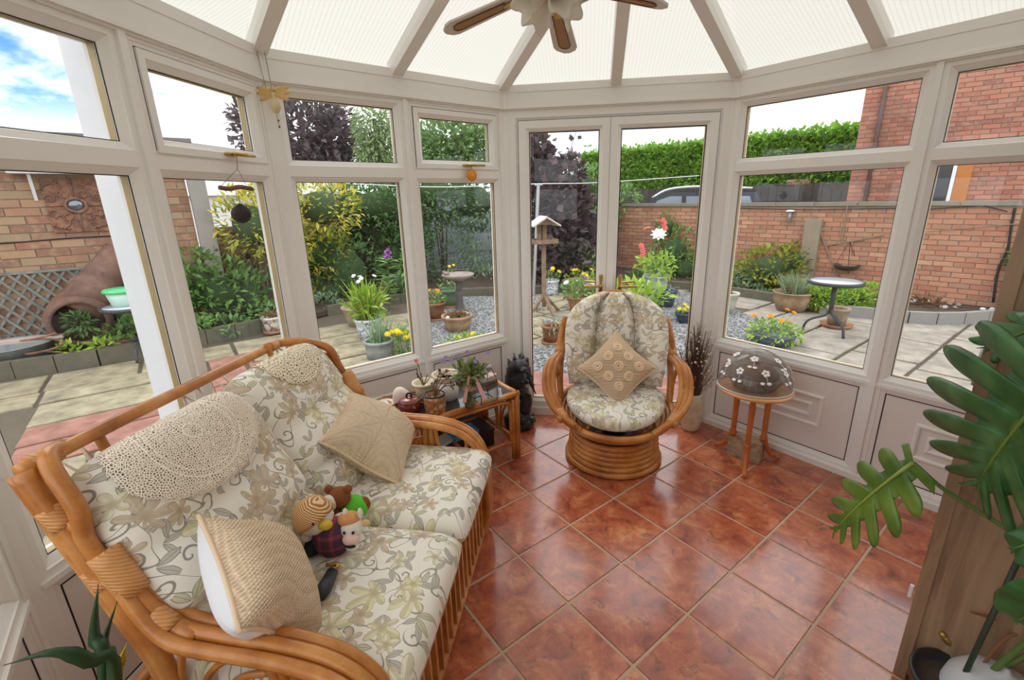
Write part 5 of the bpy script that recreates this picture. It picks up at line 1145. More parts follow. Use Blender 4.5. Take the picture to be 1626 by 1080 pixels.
# scatter cushions
def pillow(name, label, c, nrm, xd, size, t, mt, edge=None, rings=False, backm=None, uvrot=0.0):
    Z = Vector(nrm).normalized(); X = Vector(xd); X = (X - Z * X.dot(Z)).normalized(); Y = Z.cross(X); M_ = Matrix((X, Y, Z)).transposed(); c = Vector(c)
    root = thing(name, label, 'cushion', tuple(c))
    def S(u, v, side):
        k = 1 - .10 * (1 - v * v) * abs(u) ** 2; k2 = 1 - .10 * (1 - u * u) * abs(v) ** 2
        z = t / 2 * (max(0, 1 - abs(u) ** 2.6) ** .5) * (max(0, 1 - abs(v) ** 2.6) ** .5) * (1 + .05 * math.sin(5 * u + 2 * v))
        return Vector((u * size / 2 * k, v * size / 2 * k2, z * side + .012 * math.sin(u * 3 + 1) * v))
    for side, nm, mm in ((1, 'front_cover', mt), (-1, 'back_cover', backm or mt)):
        mb = MB(); V = []; U = []; n = 26
        for j in range(n + 1):
            for i in range(n + 1):
                u, v = -1 + 2 * i / n, -1 + 2 * j / n; p = S(u, v, side); V.append(c + M_ @ p); U.append((p.x, p.y))
        Fc = []
        for j in range(n):
            for i in range(n):
                a = j * (n + 1) + i; f = (a, a + 1, a + n + 2, a + n + 1); Fc.append(f if side > 0 else f[::-1])
        mb.add(V, Fc, U); mb.build(nm, mm, root, True)
    E_ = [(-1 + 2 * i / 12, -1) for i in range(12)] + [(1, -1 + 2 * i / 12) for i in range(12)] + [(1 - 2 * i / 12, 1) for i in range(12)] + [(-1, 1 - 2 * i / 12) for i in range(12)]
    mb = MB(); pts = []
    for i, (u, v) in enumerate(E_): pts.append(c + M_ @ (S(u, v, 1) * 1.0))
    mb.tube(pts, .006, 6, closed=True); mb.build('edging', mt, root, True)
    if rings:
        mb = MB()
        for i in range(-1, 2):
            for j in range(-1, 2):
                for rr in (.024, .012):
                    P = []
                    for k in range(16):
                        a = k * PI / 8; u, v = i * .52 + rr * math.cos(a) / (size / 2), j * .52 + rr * math.sin(a) / (size / 2); P.append(c + M_ @ (S(u, v, 1) + Vector((0, 0, .002))))
                    mb.tube(P, .0065, 5, closed=True)
        mb.build('crochet_rings', mt, root, True)
    return root
whitecloth = plain('white_cotton', (226, 226, 230), .85, var=.03)
TT_ = Vector((math.cos(RZ), math.sin(RZ), 0)); LL_ = Vector((-math.sin(RZ), math.cos(RZ), 0))
def S3(x, y, z): return Vector((-.197, 1.944, 0)) + TT_ * x + LL_ * y + Vector((0, 0, z))
pillow('scatter_cushion', 'beige star pattern crochet cushion in the far corner of the sofa', (-.643, 1.757, .632), (.626, -.167, .761), (.779, .111, -.617), .365, .19, cro_b)
pillow('scatter_cushion', 'beige wavy crochet cushion with white back near the sofa front arm', (-.688, .962, .662), (.79, .37, .49), (.19, .61, -.77), .325, .18, cro_a, backm=whitecloth)
# soft toys
straw = None
def strawmat():
    mt, t = newmat('woven_straw_hat'); x, y, z = t.xyz(t.coord('Object')); s = t.m('SINE', t.m('MULTIPLY', t.m('ADD', z, t.m('MULTIPLY', x, .5)), 1100.0)); t.out(t.pr(t.mix(t.sstep(s, -.3, .5), lin((150, 100, 56)), lin((226, 184, 128))), .6)); return mt
plushw = plain('white_plush', (232, 226, 216), .95, var=.08, scale=60, bump=.6, bscale=200); plushb = plain('brown_plush', (140, 78, 36), .95, var=.3, scale=60, bump=.8, bscale=160); tanp = plain('tan_plush', (216, 176, 118), .95, var=.12, scale=50, bump=.6, bscale=180)
gingerp = plain('ginger_curly_plush', (210, 150, 96), .95, var=.2, scale=60, bump=.8, bscale=140); blackp = plain('black_felt', (30, 28, 32), .9); yel = plain('yellow_felt', (206, 176, 60), .9, var=.15); greenk = plain('bright_green_knit', (88, 190, 46), .9, var=.08)
def tartan():
    mt, t = newmat('purple_tartan'); x, y, z = t.xyz(t.coord('Object')); a = t.sstep(t.m('SINE', t.m('MULTIPLY', x, 160.0)), .5, .8); b_ = t.sstep(t.m('SINE', t.m('MULTIPLY', z, 160.0)), .5, .8)
    c = t.mix(t.m('MULTIPLY', t.m('ADD', a, b_), .5), lin((74, 46, 72)), lin((150, 60, 66))); t.out(t.pr(c, .9)); return mt
def toyball(name, root, c, r, mt, rot=None, n=16): mb = MB(); mb.ball(c, r, n, rot); return mb.build(name, mt, root, True)
SZ = .495
h_ = at(500, 822, .63); b_ = at(528, 852, .555); g_ = thing('toy_bird', 'plush bird toy in a straw hat and purple tartan jacket on the sofa', 'soft toy', tuple(at(520, 870, SZ)))
toyball('body', g_, b_, (.062, .055, .07), tartan()); toyball('head', g_, h_, (.058, .056, .052), plushw)
hd_ax = (Vector((-.45, .1, .75))).normalized(); Mh = hd_ax.to_track_quat('Z', 'Y').to_matrix(); q = MB(); q.lathe([(.066, -.012), (.064, .0), (.06, .02), (.048, .045), (.028, .06), (0, .066)], 24, h_ + hd_ax * .006, Mh); q.build('straw_hat', strawmat(), g_, True)
toyball('beak', g_, h_ + Vector((.045, -.035, .0)), (.026, .016, .018), yel); toyball('eye', g_, h_ + Vector((.02, -.053, .018)), .007, blackp, n=8)
toyball('hand', g_, at(487, 848, .57), .028, plushw); toyball('foot', g_, at(522, 866, .53), (.04, .03, .034), tanp); toyball('dark_trousers', g_, at(494, 868, .53), (.034, .034, .03), blackp)
h_ = at(558, 838, .585); g_ = thing('toy_cow', 'white plush cow toy with ginger curls and dark mouth on the sofa', 'soft toy', tuple(at(555, 860, SZ)))
toyball('body', g_, at(545, 835, .545), (.05, .045, .045), plushw); toyball('head', g_, h_, (.038, .036, .036), plushw); toyball('curls', g_, h_ + Vector((-.008, .008, .028)), (.036, .032, .022), gingerp); toyball('muzzle', g_, h_ + Vector((.008, -.034, -.016)), (.027, .02, .02), plain('pink_plush', (226, 190, 180), .9)); toyball('chin', g_, h_ + Vector((.01, -.036, -.042)), (.022, .016, .014), plushw); toyball('mouth', g_, h_ + Vector((.010, -.05, -.030)), (.018, .006, .006), blackp, n=10)
for s_ in (-1, 1): toyball('ear', g_, h_ + Vector((.042 * s_, .01, .008)), (.018, .01, .012), tanp); toyball('horn', g_, h_ + Vector((.024 * s_ + .006, .012, .045)), (.009, .009, .02), plushw); toyball('eye', g_, h_ + Vector((.014 * s_ + .004, -.034, .008)), .005, blackp, n=8)
toyball('leg', g_, at(520, 852, .545), (.034, .026, .036), tanp); toyball('arm', g_, at(537, 830, .56), (.028, .022, .022), tanp)
h_ = at(538, 790, .60); g_ = thing('toy_bear', 'brown plush bear toy in a bright green jumper on the sofa', 'soft toy', tuple(at(555, 812, SZ)))
toyball('body', g_, at(560, 806, .545), (.055, .045, .045), greenk); toyball('head', g_, h_, (.042, .04, .038), plushb); toyball('snout', g_, h_ + Vector((-.02, -.03, -.008)), (.018, .016, .014), plushb); toyball('nose', g_, h_ + Vector((-.032, -.036, .012)), .009, blackp, n=8)
for s_ in (-1, 1): toyball('ear', g_, h_ + Vector((.034 * s_, .006, .03)), .015, plushb)
toyball('leg', g_, at(578, 800, .55), (.024, .022, .028), plushb); toyball('arm', g_, at(543, 812, .54), (.024, .02, .02), plushb); toyball('paw', g_, at(583, 795, .555), .016, plushw)
h_ = at(522, 800, .60); g_ = thing('toy_dog', 'small white faced brown plush dog between bird and bear toys', 'soft toy', tuple(at(528, 825, SZ)))
toyball('head', g_, h_, (.028, .028, .030), plushw); toyball('body', g_, at(526, 815, .545), (.038, .036, .045), plushb); toyball('ear', g_, h_ + Vector((-.026, .004, .004)), (.012, .01, .022), plushb); toyball('nose', g_, h_ + Vector((.004, -.028, .01)), .007, blackp, n=8); toyball('scarf', g_, h_ + Vector((-.006, -.012, -.03)), (.026, .024, .014), plain('maroon_felt', (112, 52, 48), .9))
# black handled stick with brass collar
a, b_ = at(508, 948, .518), at(528, 908, .518); g_ = thing('folded_umbrella', 'black rubber grip with brass collar lying on the near seat cushion', 'umbrella', tuple(at(518, 928, SZ)))
q = MB(); q.tube([a, a.lerp(b_, .3), b_], [.016, .021, .017], 12); q.build('grip', plain('black_rubber_grip', (44, 48, 52), .5), g_, True); q = MB(); q.tube([b_, b_ + (b_ - a) * .12], .013, 10); q.tube(arc([b_ + (b_ - a) * .12, b_ + (b_ - a) * .28 + Vector((.01, 0, .004)), b_ + (b_ - a) * .30 + Vector((-.03, .0, 0))], 8), .006, 8); q.build('brass_collar', brass, g_, True)
# ------------------------------------------------------------------ rattan side table
TA_ = math.radians(35); tx = Vector((math.cos(TA_), math.sin(TA_))); ty = Vector((-tx.y, tx.x)); TF = Vector((-.034, 2.586)); TWd, TDp, TZ = .68, .42, .44
tab = thing('rattan_side_table', 'rattan side table with smoked glass top in the corner behind the sofa', 'table', (TF.x, TF.y, 0), TA_)
def tt(name, pts, r=.016, mt=None, k=12): mb = MB(); mb.tube(arc(pts, k), r, 10); return mb.build(name, mt or rattan, tab, True, world=False)
XS = (0, -TWd); YS = (0, TDp)
for x in XS:
    for y in YS:
        tt('leg', [(x, y, 0), (x, y, TZ - .005)], .019, k=4); tt('leg', [(x + (.03 if x else -.03), y, .0), (x + (.03 if x else -.03), y, TZ - .03)], .014, k=4)
for y in YS: tt('top_rail', [(0.015, y, TZ), (-TWd - .015, y, TZ)], .019, k=4); tt('lower_rail', [(0, y, .12), (-TWd, y, .12)], .013, k=4); tt('arch', [(-.05, y, .12), (-.05, y, .34), (-.09, y, .40), (-TWd / 2, y, .41), (-TWd + .09, y, .40), (-TWd + .05, y, .34), (-TWd + .05, y, .12)], .011, k=30)
for x in XS:
    tt('top_rail', [(x, -.015, TZ), (x, TDp + .015, TZ)], .019, k=4); tt('lower_rail', [(x, 0, .12), (x, TDp, .12)], .013, k=4); s_ = 1 if x else -1
    tt('arch', [(x, .05, .12), (x, .05, .33), (x, .09, .39), (x, TDp / 2, .40), (x, TDp - .09, .39), (x, TDp - .05, .33), (x, TDp - .05, .12)], .011, k=30)
    for a in (-.12, -.05, .05, .12): tt('fan_cane', [(x, TDp / 2 + a * .25, .13), (x, TDp / 2 + a * .4, .25), (x, TDp / 2 + a * 1.1, .39)], .008)
tt('shelf_rail', [(-TWd * .5, 0, .12), (-TWd * .5, TDp, .12)], .012, k=4)
mb = MB(); mb.box((-TWd / 2, TDp / 2, TZ + .004), (TWd - .03, TDp - .03, .008)); mb.build('smoked_glass_top', plain('smoked_glass_sheet', (54, 52, 54), .05, var=.02, spec=.8), tab, world=False)
TT0 = TZ + .009
def tp_(u, v): return at(u, v, TT0)
def simplepot(name, label, cat, P, prof_, mt, n=28, smooth=True): root = thing(name, label, cat, tuple(P)); q = MB(); q.lathe(prof_, n, P); q.build('body', mt, root, smooth); return root
creamp = plain('cream_ceramic', (222, 208, 178), .4, var=.06)
P = tp_(675, 637); g_ = simplepot('plant_pot', 'cream flared pot with bare pink tipped twig at the table back', 'plant pot', P, [(0, 0), (.044, 0), (.052, .08), (.056, .105), (.068, .115), (.068, .125), (.056, .122), (.05, .10), (0, .095)], creamp); q = MB()
tw = aty(661, 573, P.y - .02); q.tube([P + Vector((-.01, 0, .1)), P.lerp(tw, .6) + Vector((.0, 0, .06)), tw], .0025, 5)
for a in range(5): q.tube([P + Vector((0, 0, .1)), P + Vector((.04 * math.cos(a), .03 * math.sin(a), .15 + .01 * a))], .003, 5)
q.build('dry_twigs', DRYL, g_); q = MB(); flower_mesh(q, tw, .016, (0, -1, .2), 3, 5, 2); q.build('pink_flower', FP, g_)
P = tp_(710, 632); g_ = simplepot('plant_pot', 'white ceramic pot with cream rim empty on the table', 'plant pot', P, [(0, 0), (.06, 0), (.074, .05), (.075, .12)], plain('white_ceramic', (236, 234, 232), .25, var=.02)); q = MB(); q.lathe([(.075, .12), (.074, .135), (.078, .15), (.084, .158), (.078, .162), (.068, .15), (.066, .11), (0, .10)], 28, P); q.build('cream_rim', creamp, g_, True)
P = tp_(692, 656); g_ = thing('decorated_pot', 'flower printed pot with withered red leaved plant on the table front', 'plant pot', tuple(P)); q = MB(); q.lathe([(0, 0), (.05, 0), (.058, .03), (.06, .09), (.056, .115), (.05, .115), (.05, .09), (0, .085)], 28, P)
def chintz():
    mt, t = newmat('autumn_chintz_print'); o = t.coord('Object'); n = t.noise(o, 55, 3, .6, out=1); s = t.n('ShaderNodeSeparateColor'); t.link(n, s.inputs[0]); t.out(t.pr(t.mix(t.sstep(s.outputs[1], .52, .6), t.ramp(s.outputs[0], [(.35, lin((92, 56, 44))), (.46, lin((150, 120, 72))), (.52, lin((196, 96, 60))), (.6, lin((104, 112, 66)))]), lin((206, 176, 130))), .4)); return mt
q.build('body', chintz(), g_, True); q = MB(); q.tube([P + Vector((.055 * math.cos(a * PI / 8), .055 * math.sin(a * PI / 8), .115)) for a in range(16)], .005, 6, closed=True); q.build('dark_rim', gasket, g_, True); q = MB(); l_ = MB(); r = random.Random(3); top = P + Vector((0, 0, .09))
for u, v in ((655, 645), (700, 588), (712, 600), (725, 605), (706, 592), (690, 605), (720, 612)):
    e = aty(u, v, P.y + r.uniform(-.05, .02)); mid = top.lerp(e, .5) + Vector((0, 0, .03)); q.tube(arc([top, mid, e], 8), .003, 5)
    for k in range(5): l_.leaf(e + rdir(r) * .012, rdir(r), rdir(r), .028, .018)
q.build('stems', DRYL, g_); l_.build('withered_leaves', leafmat('withered_red_leaf', [(110, 80, 76), (140, 104, 96), (92, 66, 62)]), g_)
P = tp_(652, 655); rbm = plain('oxblood_glaze', (112, 44, 36), .15, var=.12); g_ = simplepot('sugar_bowl', 'glossy oxblood lidded bowl on the table beside the shell', 'bowl', P, [(0, 0), (.04, 0), (.058, .02), (.065, .045), (.06, .068), (.055, .07)], rbm); q = MB(); q.lathe([(.06, .07), (.06, .076), (.04, .088), (.012, .094), (0, .095)], 28, P); q.build('lid', plain('oxblood_lid', (132, 66, 58), .15, var=.1), g_, True); q = MB(); q.tube(arc([P + Vector((-.014, 0, .094)), P + Vector((-.012, 0, .112)), P + Vector((.004, 0, .118)), P + Vector((.014, 0, .108)), P + Vector((.01, 0, .094))], 10), .006, 6); q.build('lid_knob', gasket, g_, True)
for s_ in (-1, 1): q = MB(); q.tube(arc([P + Vector((s_ * .06, 0, .06)), P + Vector((s_ * .083, 0, .05)), P + Vector((s_ * .062, 0, .035))], 8), .006, 6); q.build('side_lug', rbm, g_, True)
P = tp_(643, 645); q = MB(); r = random.Random(8); g_ = thing('seashell', 'large white knobbly conch shell on the table', 'shell', tuple(P))
Ms = rot3(.2, -.25, .3); pr_ = [(.0, -.005), (.03, 0), (.052, .02), (.056, .045), (.05, .07), (.04, .095), (.026, .115), (.012, .125), (0, .13)]; q.lathe(pr_, 18, P + Vector((0, 0, .008)), Ms); shm = mottled('ivory_pink_shell', [(.3, (226, 196, 184)), (.5, (238, 226, 214)), (.7, (246, 240, 232))], 14, .35); q.build('whorl', shm, g_, True); q = MB()
for i in range(26): t_ = i / 26; a = i * .9; rr = .054 * (1 - t_ * .75); q.ball(P + Ms @ Vector((rr * math.cos(a), rr * math.sin(a), .02 + t_ * .1)), (.010, .010, .008), 7)
q.build('knobs', shm, g_, True)
P = tp_(612, 643); q = MB(); q.lathe([(0, .002), (.035, .002), (.06, .014), (.056, .016), (.034, .006), (0, .006)], 22, P); tag(q.build('pink_dish', pattern('pink_sprigged_china', (238, 226, 222), (214, 150, 140), 40, .6), None, True), 'shallow pink sprigged china dish at the left table edge', 'dish')
P = tp_(640, 661); q = MB(); q.ball(P + Vector((0, 0, .014)), (.018, .016, .014), 8); q.ball(P + Vector((.014, -.008, .026)), .009, 8); tag(q.build('crystal_ornament', plain('bright_crystal', (220, 216, 210), .05, .4), None, True), 'tiny sparkling crystal ornament before the oxblood bowl', 'ornament')
# glass vase of flowers tied with a pink ribbon
def clearglass(name, tint, f=.8):
    mt, t = newmat(name); tr = t.n('ShaderNodeBsdfTransparent'); tr.inputs[0].default_value = (*tint, 1); gl = t.n('ShaderNodeBsdfGlossy'); gl.inputs['Roughness'].default_value = .03; mx = t.n('ShaderNodeMixShader'); t.link(schlick(t), mx.inputs[0]); t.link(tr.outputs[0], mx.inputs[1]); t.link(gl.outputs[0], mx.inputs[2]); t.out(mx.outputs[0]); return mt
vg = clearglass('thin_vase_glass', (.88, .90, .88)); P = tp_(747, 648); g_ = thing('flower_vase', 'glass vase of mauve and green flowers tied with a pink ribbon', 'vase', tuple(P)); q = MB(); q.lathe([(0, 0), (.03, 0), (.036, .03), (.034, .1), (.04, .155), (.037, .155), (.031, .1), (.032, .03), (.0, .008)], 24, P); q.build('glass', vg, g_, True)
q = MB(); q.lathe([(0, .01), (.03, .012), (.031, .05), (0, .052)], 18, P); q.build('water_and_pebbles', mottled('mossy_pebbles', [(.3, (74, 70, 40)), (.6, (138, 128, 70)), (.8, (190, 180, 130))], 60, .3), g_, True); q = MB(); r = random.Random(9)
for i in range(14): q.tube([P + Vector((r.uniform(-.02, .02), r.uniform(-.02, .02), .03)), P + Vector((r.uniform(-.05, .05), r.uniform(-.05, .05), .2))], .003, 4)
q.build('stems', stemg, g_); q = MB(); cloud(q, P + Vector((0, 0, .21)), (.085, .07, .07), 240, .045, .028, r, .15); q.build('foliage', leafmat('sage_leaf', [(96, 116, 66), (132, 148, 90), (164, 172, 116), (84, 98, 58)]), g_)
for i, (u, v) in enumerate(((708, 568), (716, 572), (704, 575), (755, 574), (742, 560), (775, 560), (728, 565))): q = MB(); flower_mesh(q, aty(u, v, P.y - .03), .016, (0, -1, .4), i, 7, 2); q.build('flower', FL, g_)
pinkr = plain('dusky_pink_ribbon', (206, 150, 150), .5, var=.08); q = MB(); q.lathe([(.037, .118), (.041, .124), (.041, .148), (.037, .152)], 20, P)
for u0, v0, u1, v1 in ((745, 597, 737, 640), (753, 597, 770, 634)):
    a, b_ = aty(u0, v0, P.y - .05), aty(u1, v1, P.y - .09); sd = Vector((.011, .002, .004)); q.add([a - sd * .7, a + sd * .7, b_ + sd, b_ - sd, a - sd * .7 + Vector((0, .003, 0)), a + sd * .7 + Vector((0, .003, 0)), b_ + sd + Vector((0, .003, 0)), b_ - sd + Vector((0, .003, 0))], [(0, 1, 2, 3), (7, 6, 5, 4), (0, 4, 5, 1), (1, 5, 6, 2), (2, 6, 7, 3), (3, 7, 4, 0)])
q.build('ribbon', pinkr, g_)
# glass lantern with sloping top
P = tp_(770, 634); g_ = thing('glass_lantern', 'clear glass lantern with thin dark edges and sloping roof on the table', 'lantern', tuple(P)); e = .055; hL = .13; C8 = [P + Matrix.Rotation(TA_, 3, 'Z') @ Vector(v) for v in ((-e, -e, 0), (e, -e, 0), (e, e, 0), (-e, e, 0), (-e, -e, hL), (e, -e, hL), (e, e, hL), (-e, e, hL), (-e, 0, hL + .055), (e, 0, hL + .055))]
q = MB()
for a, b_ in ((0, 1), (1, 2), (2, 3), (3, 0), (0, 4), (1, 5), (2, 6), (3, 7), (4, 5), (6, 7), (4, 8), (7, 8), (5, 9), (6, 9), (8, 9)): q.tube([C8[a], C8[b_]], .0028, 5)
q.build('edge_frame', plain('dark_lead_came', (84, 86, 88), .4, .6), g_)
for f in ((0, 1, 5, 4), (1, 2, 6, 5), (2, 3, 7, 6), (3, 0, 4, 7), (4, 5, 9, 8), (6, 7, 8, 9)):
    V = [C8[i] for i in f]; n_ = (V[1] - V[0]).cross(V[2] - V[0]).normalized() * .002; q = MB(); k = 4; q.add(V + [v + n_ for v in V], [(3, 2, 1, 0), (4, 5, 6, 7)] + [(i, (i + 1) % 4, 4 + (i + 1) % 4, 4 + i) for i in range(4)]); q.build('glass_panel', vg, g_)
P = tp_(776, 606); q = MB(); g_ = thing('trinket_box', 'long pink striped trinket box behind the glass lantern', 'box', tuple(P)); Rt = rot3(0, 0, TA_ + .3); q.box(P + Vector((0, 0, .03)), (.10, .06, .03), Rt); q.build('lid', plain('pale_pink_lid', (220, 178, 172), .5), g_); q = MB(); q.box(P + Vector((0, 0, .008)), (.096, .056, .016), Rt); q.build('body', plain('grey_box_body', (150, 146, 140), .5), g_)
P = tp_(791, 632); g_ = thing('white_card', 'small white card with a dark squiggle standing at the table corner', 'card', tuple(P)); q = MB(); Rc = rot3(-.5, 0, .2); q.box(P + Vector((0, .01, .028)), (.042, .003, .06), Rc); q.build('card', outwhite, g_); q = MB(); q.tube(arc([P + Vector((0, .01, .028)) + Rc @ Vector(v) for v in ((-.008, -.003, .012), (0, -.003, .017), (.008, -.003, .010), (.0, -.003, 0), (-.006, -.003, -.008), (.009, -.003, -.010))], 16), .0016, 5); q.build('printed_mark', gasket, g_)
# boxes under the table
P = at(735, 712, 0); q = MB(); Rt = rot3(0, 0, TA_); g_ = thing('storage_box', 'black storage box with handles under the side table', 'box', tuple(P)); q.box(P + Vector((-.03, .03, .055)), (.40, .26, .11), Rt); q.build('box', plain('black_box_card', (34, 36, 40), .4), g_); q = MB(); q.box(P + Vector((-.03, .03, .118)), (.41, .27, .016), Rt); q.build('lid', plain('dark_box_lid', (46, 48, 54), .35), g_)
for s_ in (.207,): q = MB(); q.box(P + Vector((-.03, .03, .08)) + Rt @ Vector((s_, 0, 0)), (.012, .1, .025), Rt); q.build('handle', gasket, g_)
P2 = P + Vector((0.01, -.01, .127)); q = MB(); g_ = thing('tissue_box', 'bright blue flat box with a dark oval slot on the black box', 'box', tuple(P2)); q.box(P2 + Vector((.0, -.03, .016)), (.18, .12, .032), Rt); q.build('carton', plain('cyan_blue_card', (64, 160, 214), .5, var=.1), g_); q = MB(); q.lathe([(0, 0), (.03, 0), (.03, .002), (0, .002)], 20, P2 + Vector((0, -.03, .032)), Matrix(((1.3, 0, 0), (0, .5, 0), (0, 0, 1)))); q.build('slot', plain('navy_slot', (34, 52, 96), .6), g_)
P3 = P + Rt @ Vector((-.14, -.04, .127)); q = MB(); q.box(P3 + Vector((0, 0, .008)), (.14, .1, .016), rot3(0, 0, TA_ + .3)); tag(q.build('paper_packet', plain('white_green_packet', (206, 216, 208), .6, var=.1)), 'pale paper packet beside the blue box under the table', 'packet')
# black statue on the floor
statm = mottled('black_patinated_resin', [(.3, (22, 24, 26)), (.6, (44, 48, 52)), (.8, (78, 84, 90))], 16, .35, bump=.8, bscale=50); P = Vector((-.02, 3.0, 0)); g_ = thing('dragon_statue', 'black carved dragon statue on a rocky base beside the doors', 'statue', tuple(P)); r = random.Random(12)
q = MB(); q.lathe([(0, 0), (.10, 0), (.115, .03), (.10, .06), (.085, .10), (.05, .14), (0, .15)], 14, P)
for i in range(14): a = i * .45; q.ball(P + Vector((.085 * math.cos(a), .085 * math.sin(a), .04 + .02 * (i % 3))), (.035, .03, .035), 7, rot3(r.random(), r.random(), 0))
q.build('rocky_base', statm, g_, True); q = MB(); q.tube(arc([P + Vector(v) for v in ((.03, -.02, .12), (.05, -.02, .22), (.0, -.01, .30), (-.04, -.01, .38), (-.03, -.03, .46), (.01, -.06, .50))], 24), [.05 - .0008 * i for i in range(25)] if False else .045, 10); q.ball(P + Vector((.02, -.07, .50)), (.05, .065, .04), 10, rot3(.3, 0, .4)); q.ball(P + Vector((.035, -.125, .485)), (.026, .04, .022), 8); q.ball(P + Vector((-.02, 0, .36)), (.08, .07, .11), 10); q.build('body', statm, g_, True)
for s_ in (-1, 1):
    q = MB(); b0 = P + Vector((s_ * .03, .03, .40))
    for k in range(5): e = b0 + Vector((s_ * (.045 + .012 * k), .05, .09 - .07 * k)); q.tube([b0, b0.lerp(e, .5) + Vector((0, 0, .02)), e], [.018, .014, .004], 6)
    for k in range(4): q.add([b0, b0 + Vector((s_ * (.045 + .012 * k), .05, .09 - .07 * k)), b0 + Vector((s_ * (.05 + .012 * k), .05, .03 - .07 * k)), b0 + Vector((0, .012, 0)), b0 + Vector((s_ * (.045 + .012 * k), .062, .09 - .07 * k)), b0 + Vector((s_ * (.05 + .012 * k), .062, .03 - .07 * k))], [(0, 1, 2), (5, 4, 3), (0, 3, 4, 1), (1, 4, 5, 2), (2, 5, 3, 0)])
    q.build('wing', statm, g_, True); q = MB(); q.tube([P + Vector((s_ * .025, -.05, .53)), P + Vector((s_ * .03, .015, .555))], [.014, .004], 6); q.build('horn', statm, g_, True)
q = MB()
for k in range(26): q.ball(P + Vector((r.uniform(-.07, .08), r.uniform(-.06, .03), r.uniform(.15, .54))), (r.uniform(.015, .03), .018, r.uniform(.015, .032)), 6, rot3(r.random(), r.random(), 0))
for k in range(7): q.ball(P + Vector((.03 - .012 * k, -.05 + .012 * k, .52 - .035 * k)) + Vector((.03, 0, 0)), (.012, .02, .026), 6)
q.build('mane', statm, g_, True)
# ------------------------------------------------------------------ swivel rattan chair
CC = Vector((.577, 2.595, 0)); CR = math.radians(-9); chair = thing('swivel_chair', 'round rattan swivel chair with floral cushions before the french doors', 'armchair', tuple(CC), CR)
def ct(name, pts, r=.018, mt=None, k=30, closed=False, n=10): mb = MB(); mb.tube(arc(pts, k) if k else pts, r, n, closed); return mb.build(name, mt or rattan, chair, True, world=False)
def circ(r, z, a0=0, a1=2 * PI, n=40, sy=1.0, y0=0, tilt=0.0): return [(r * math.cos(a0 + (a1 - a0) * i / n), y0 + r * sy * math.sin(a0 + (a1 - a0) * i / n), z + tilt * math.sin(a0 + (a1 - a0) * i / n)) for i in range(n if abs(a1 - a0 - 2 * PI) < 1e-6 else n + 1)]
for r_, z in ((.285, .020), (.272, .052), (.266, .084), (.262, .116), (.260, .148), (.258, .180)): ct('base_ring', circ(r_, z), .019, k=0, closed=True)
mb = MB(); mb.lathe([(0, .18), (.25, .178), (.25, .19), (.06, .20), (.05, .25), (.16, .255), (.16, .268), (0, .27)], 30); mb.build('swivel_plate', plain('dark_steel_plate', (70, 72, 76), .35, .7), chair, True, world=False)
mb = MB(); mb.lathe([(.245, .01), (.24, .18)], 36); mb.build('base_lining', plain('dark_cane_lining', (112, 70, 36), .7), chair, True, world=False)
for r_, z, tl in ((.27, .292, .035), (.30, .305, .04), (.325, .328, .045), (.345, .35, .05)): ct('seat_ring', circ(r_, z - .005, tilt=tl, sy=.95, y0=-.02), .02, k=0, closed=True)
ct('seat_ring', circ(.24, .275, tilt=.03), .016, k=0, closed=True)
for i in range(7): x = -.24 + i * .08; ct('seat_slat', [(x, -.25, .30), (x, 0, .285), (x, .25, .36)], .009, k=6)
hoop = [(-.335, .02, .34), (-.345, .10, .50), (-.335, .19, .66), (-.30, .27, .80), (-.20, .335, .93), (0, .365, .985), (.20, .335, .93), (.30, .27, .80), (.335, .19, .66), (.345, .10, .50), (.335, .02, .34)]
ct('back_hoop', hoop, .019, k=60); ct('back_hoop', [(x * 1.0, y + .036, z - .004) for x, y, z in hoop], .016, k=60)
for i in range(-3, 4): x = i * .085; zt = .975 - (abs(x) / .3) ** 2 * .14; ct('back_cane', [(x * .8, .22, .36), (x, .30, .62), (x, .345, zt)], .008, k=8)
for s_ in (-1, 1):
    for j, (dx, dz) in enumerate(((0, 0), (.030, .006), (.058, .0))):
        ct('arm_pole', [(s_ * (.20 + dx * .5), -.30, .315 + .012 * j), (s_ * (.305 + dx * .7), -.22, .37 + .01 * j), (s_ * (.365 + dx * .85), -.13, .46), (s_ * (.378 + dx * .85), -.06, .55 + dz), (s_ * (.365 + dx * .8), .01, .605 + dz), (s_ * (.35 + dx * .5), .09, .62 + dz), (s_ * (.335 + dx * .2), .17, .63 + dz)], .018, k=36)
    ct('arm_strut', [(s_ * .37, .02, .60), (s_ * .36, .09, .50), (s_ * .345, .05, .40)], .014, k=12); ct('arm_riser', [(s_ * .345, .13, .60), (s_ * .352, .19, .72), (s_ * .325, .26, .84)], .017, k=12)
    for p, q_ in (((s_ * .30, -.245, .352), (s_ * .335, -.205, .385)), ((s_ * .352, .15, .625), (s_ * .345, .20, .68))):
        ct('binding', [p, q_], .034, bindm, k=4)
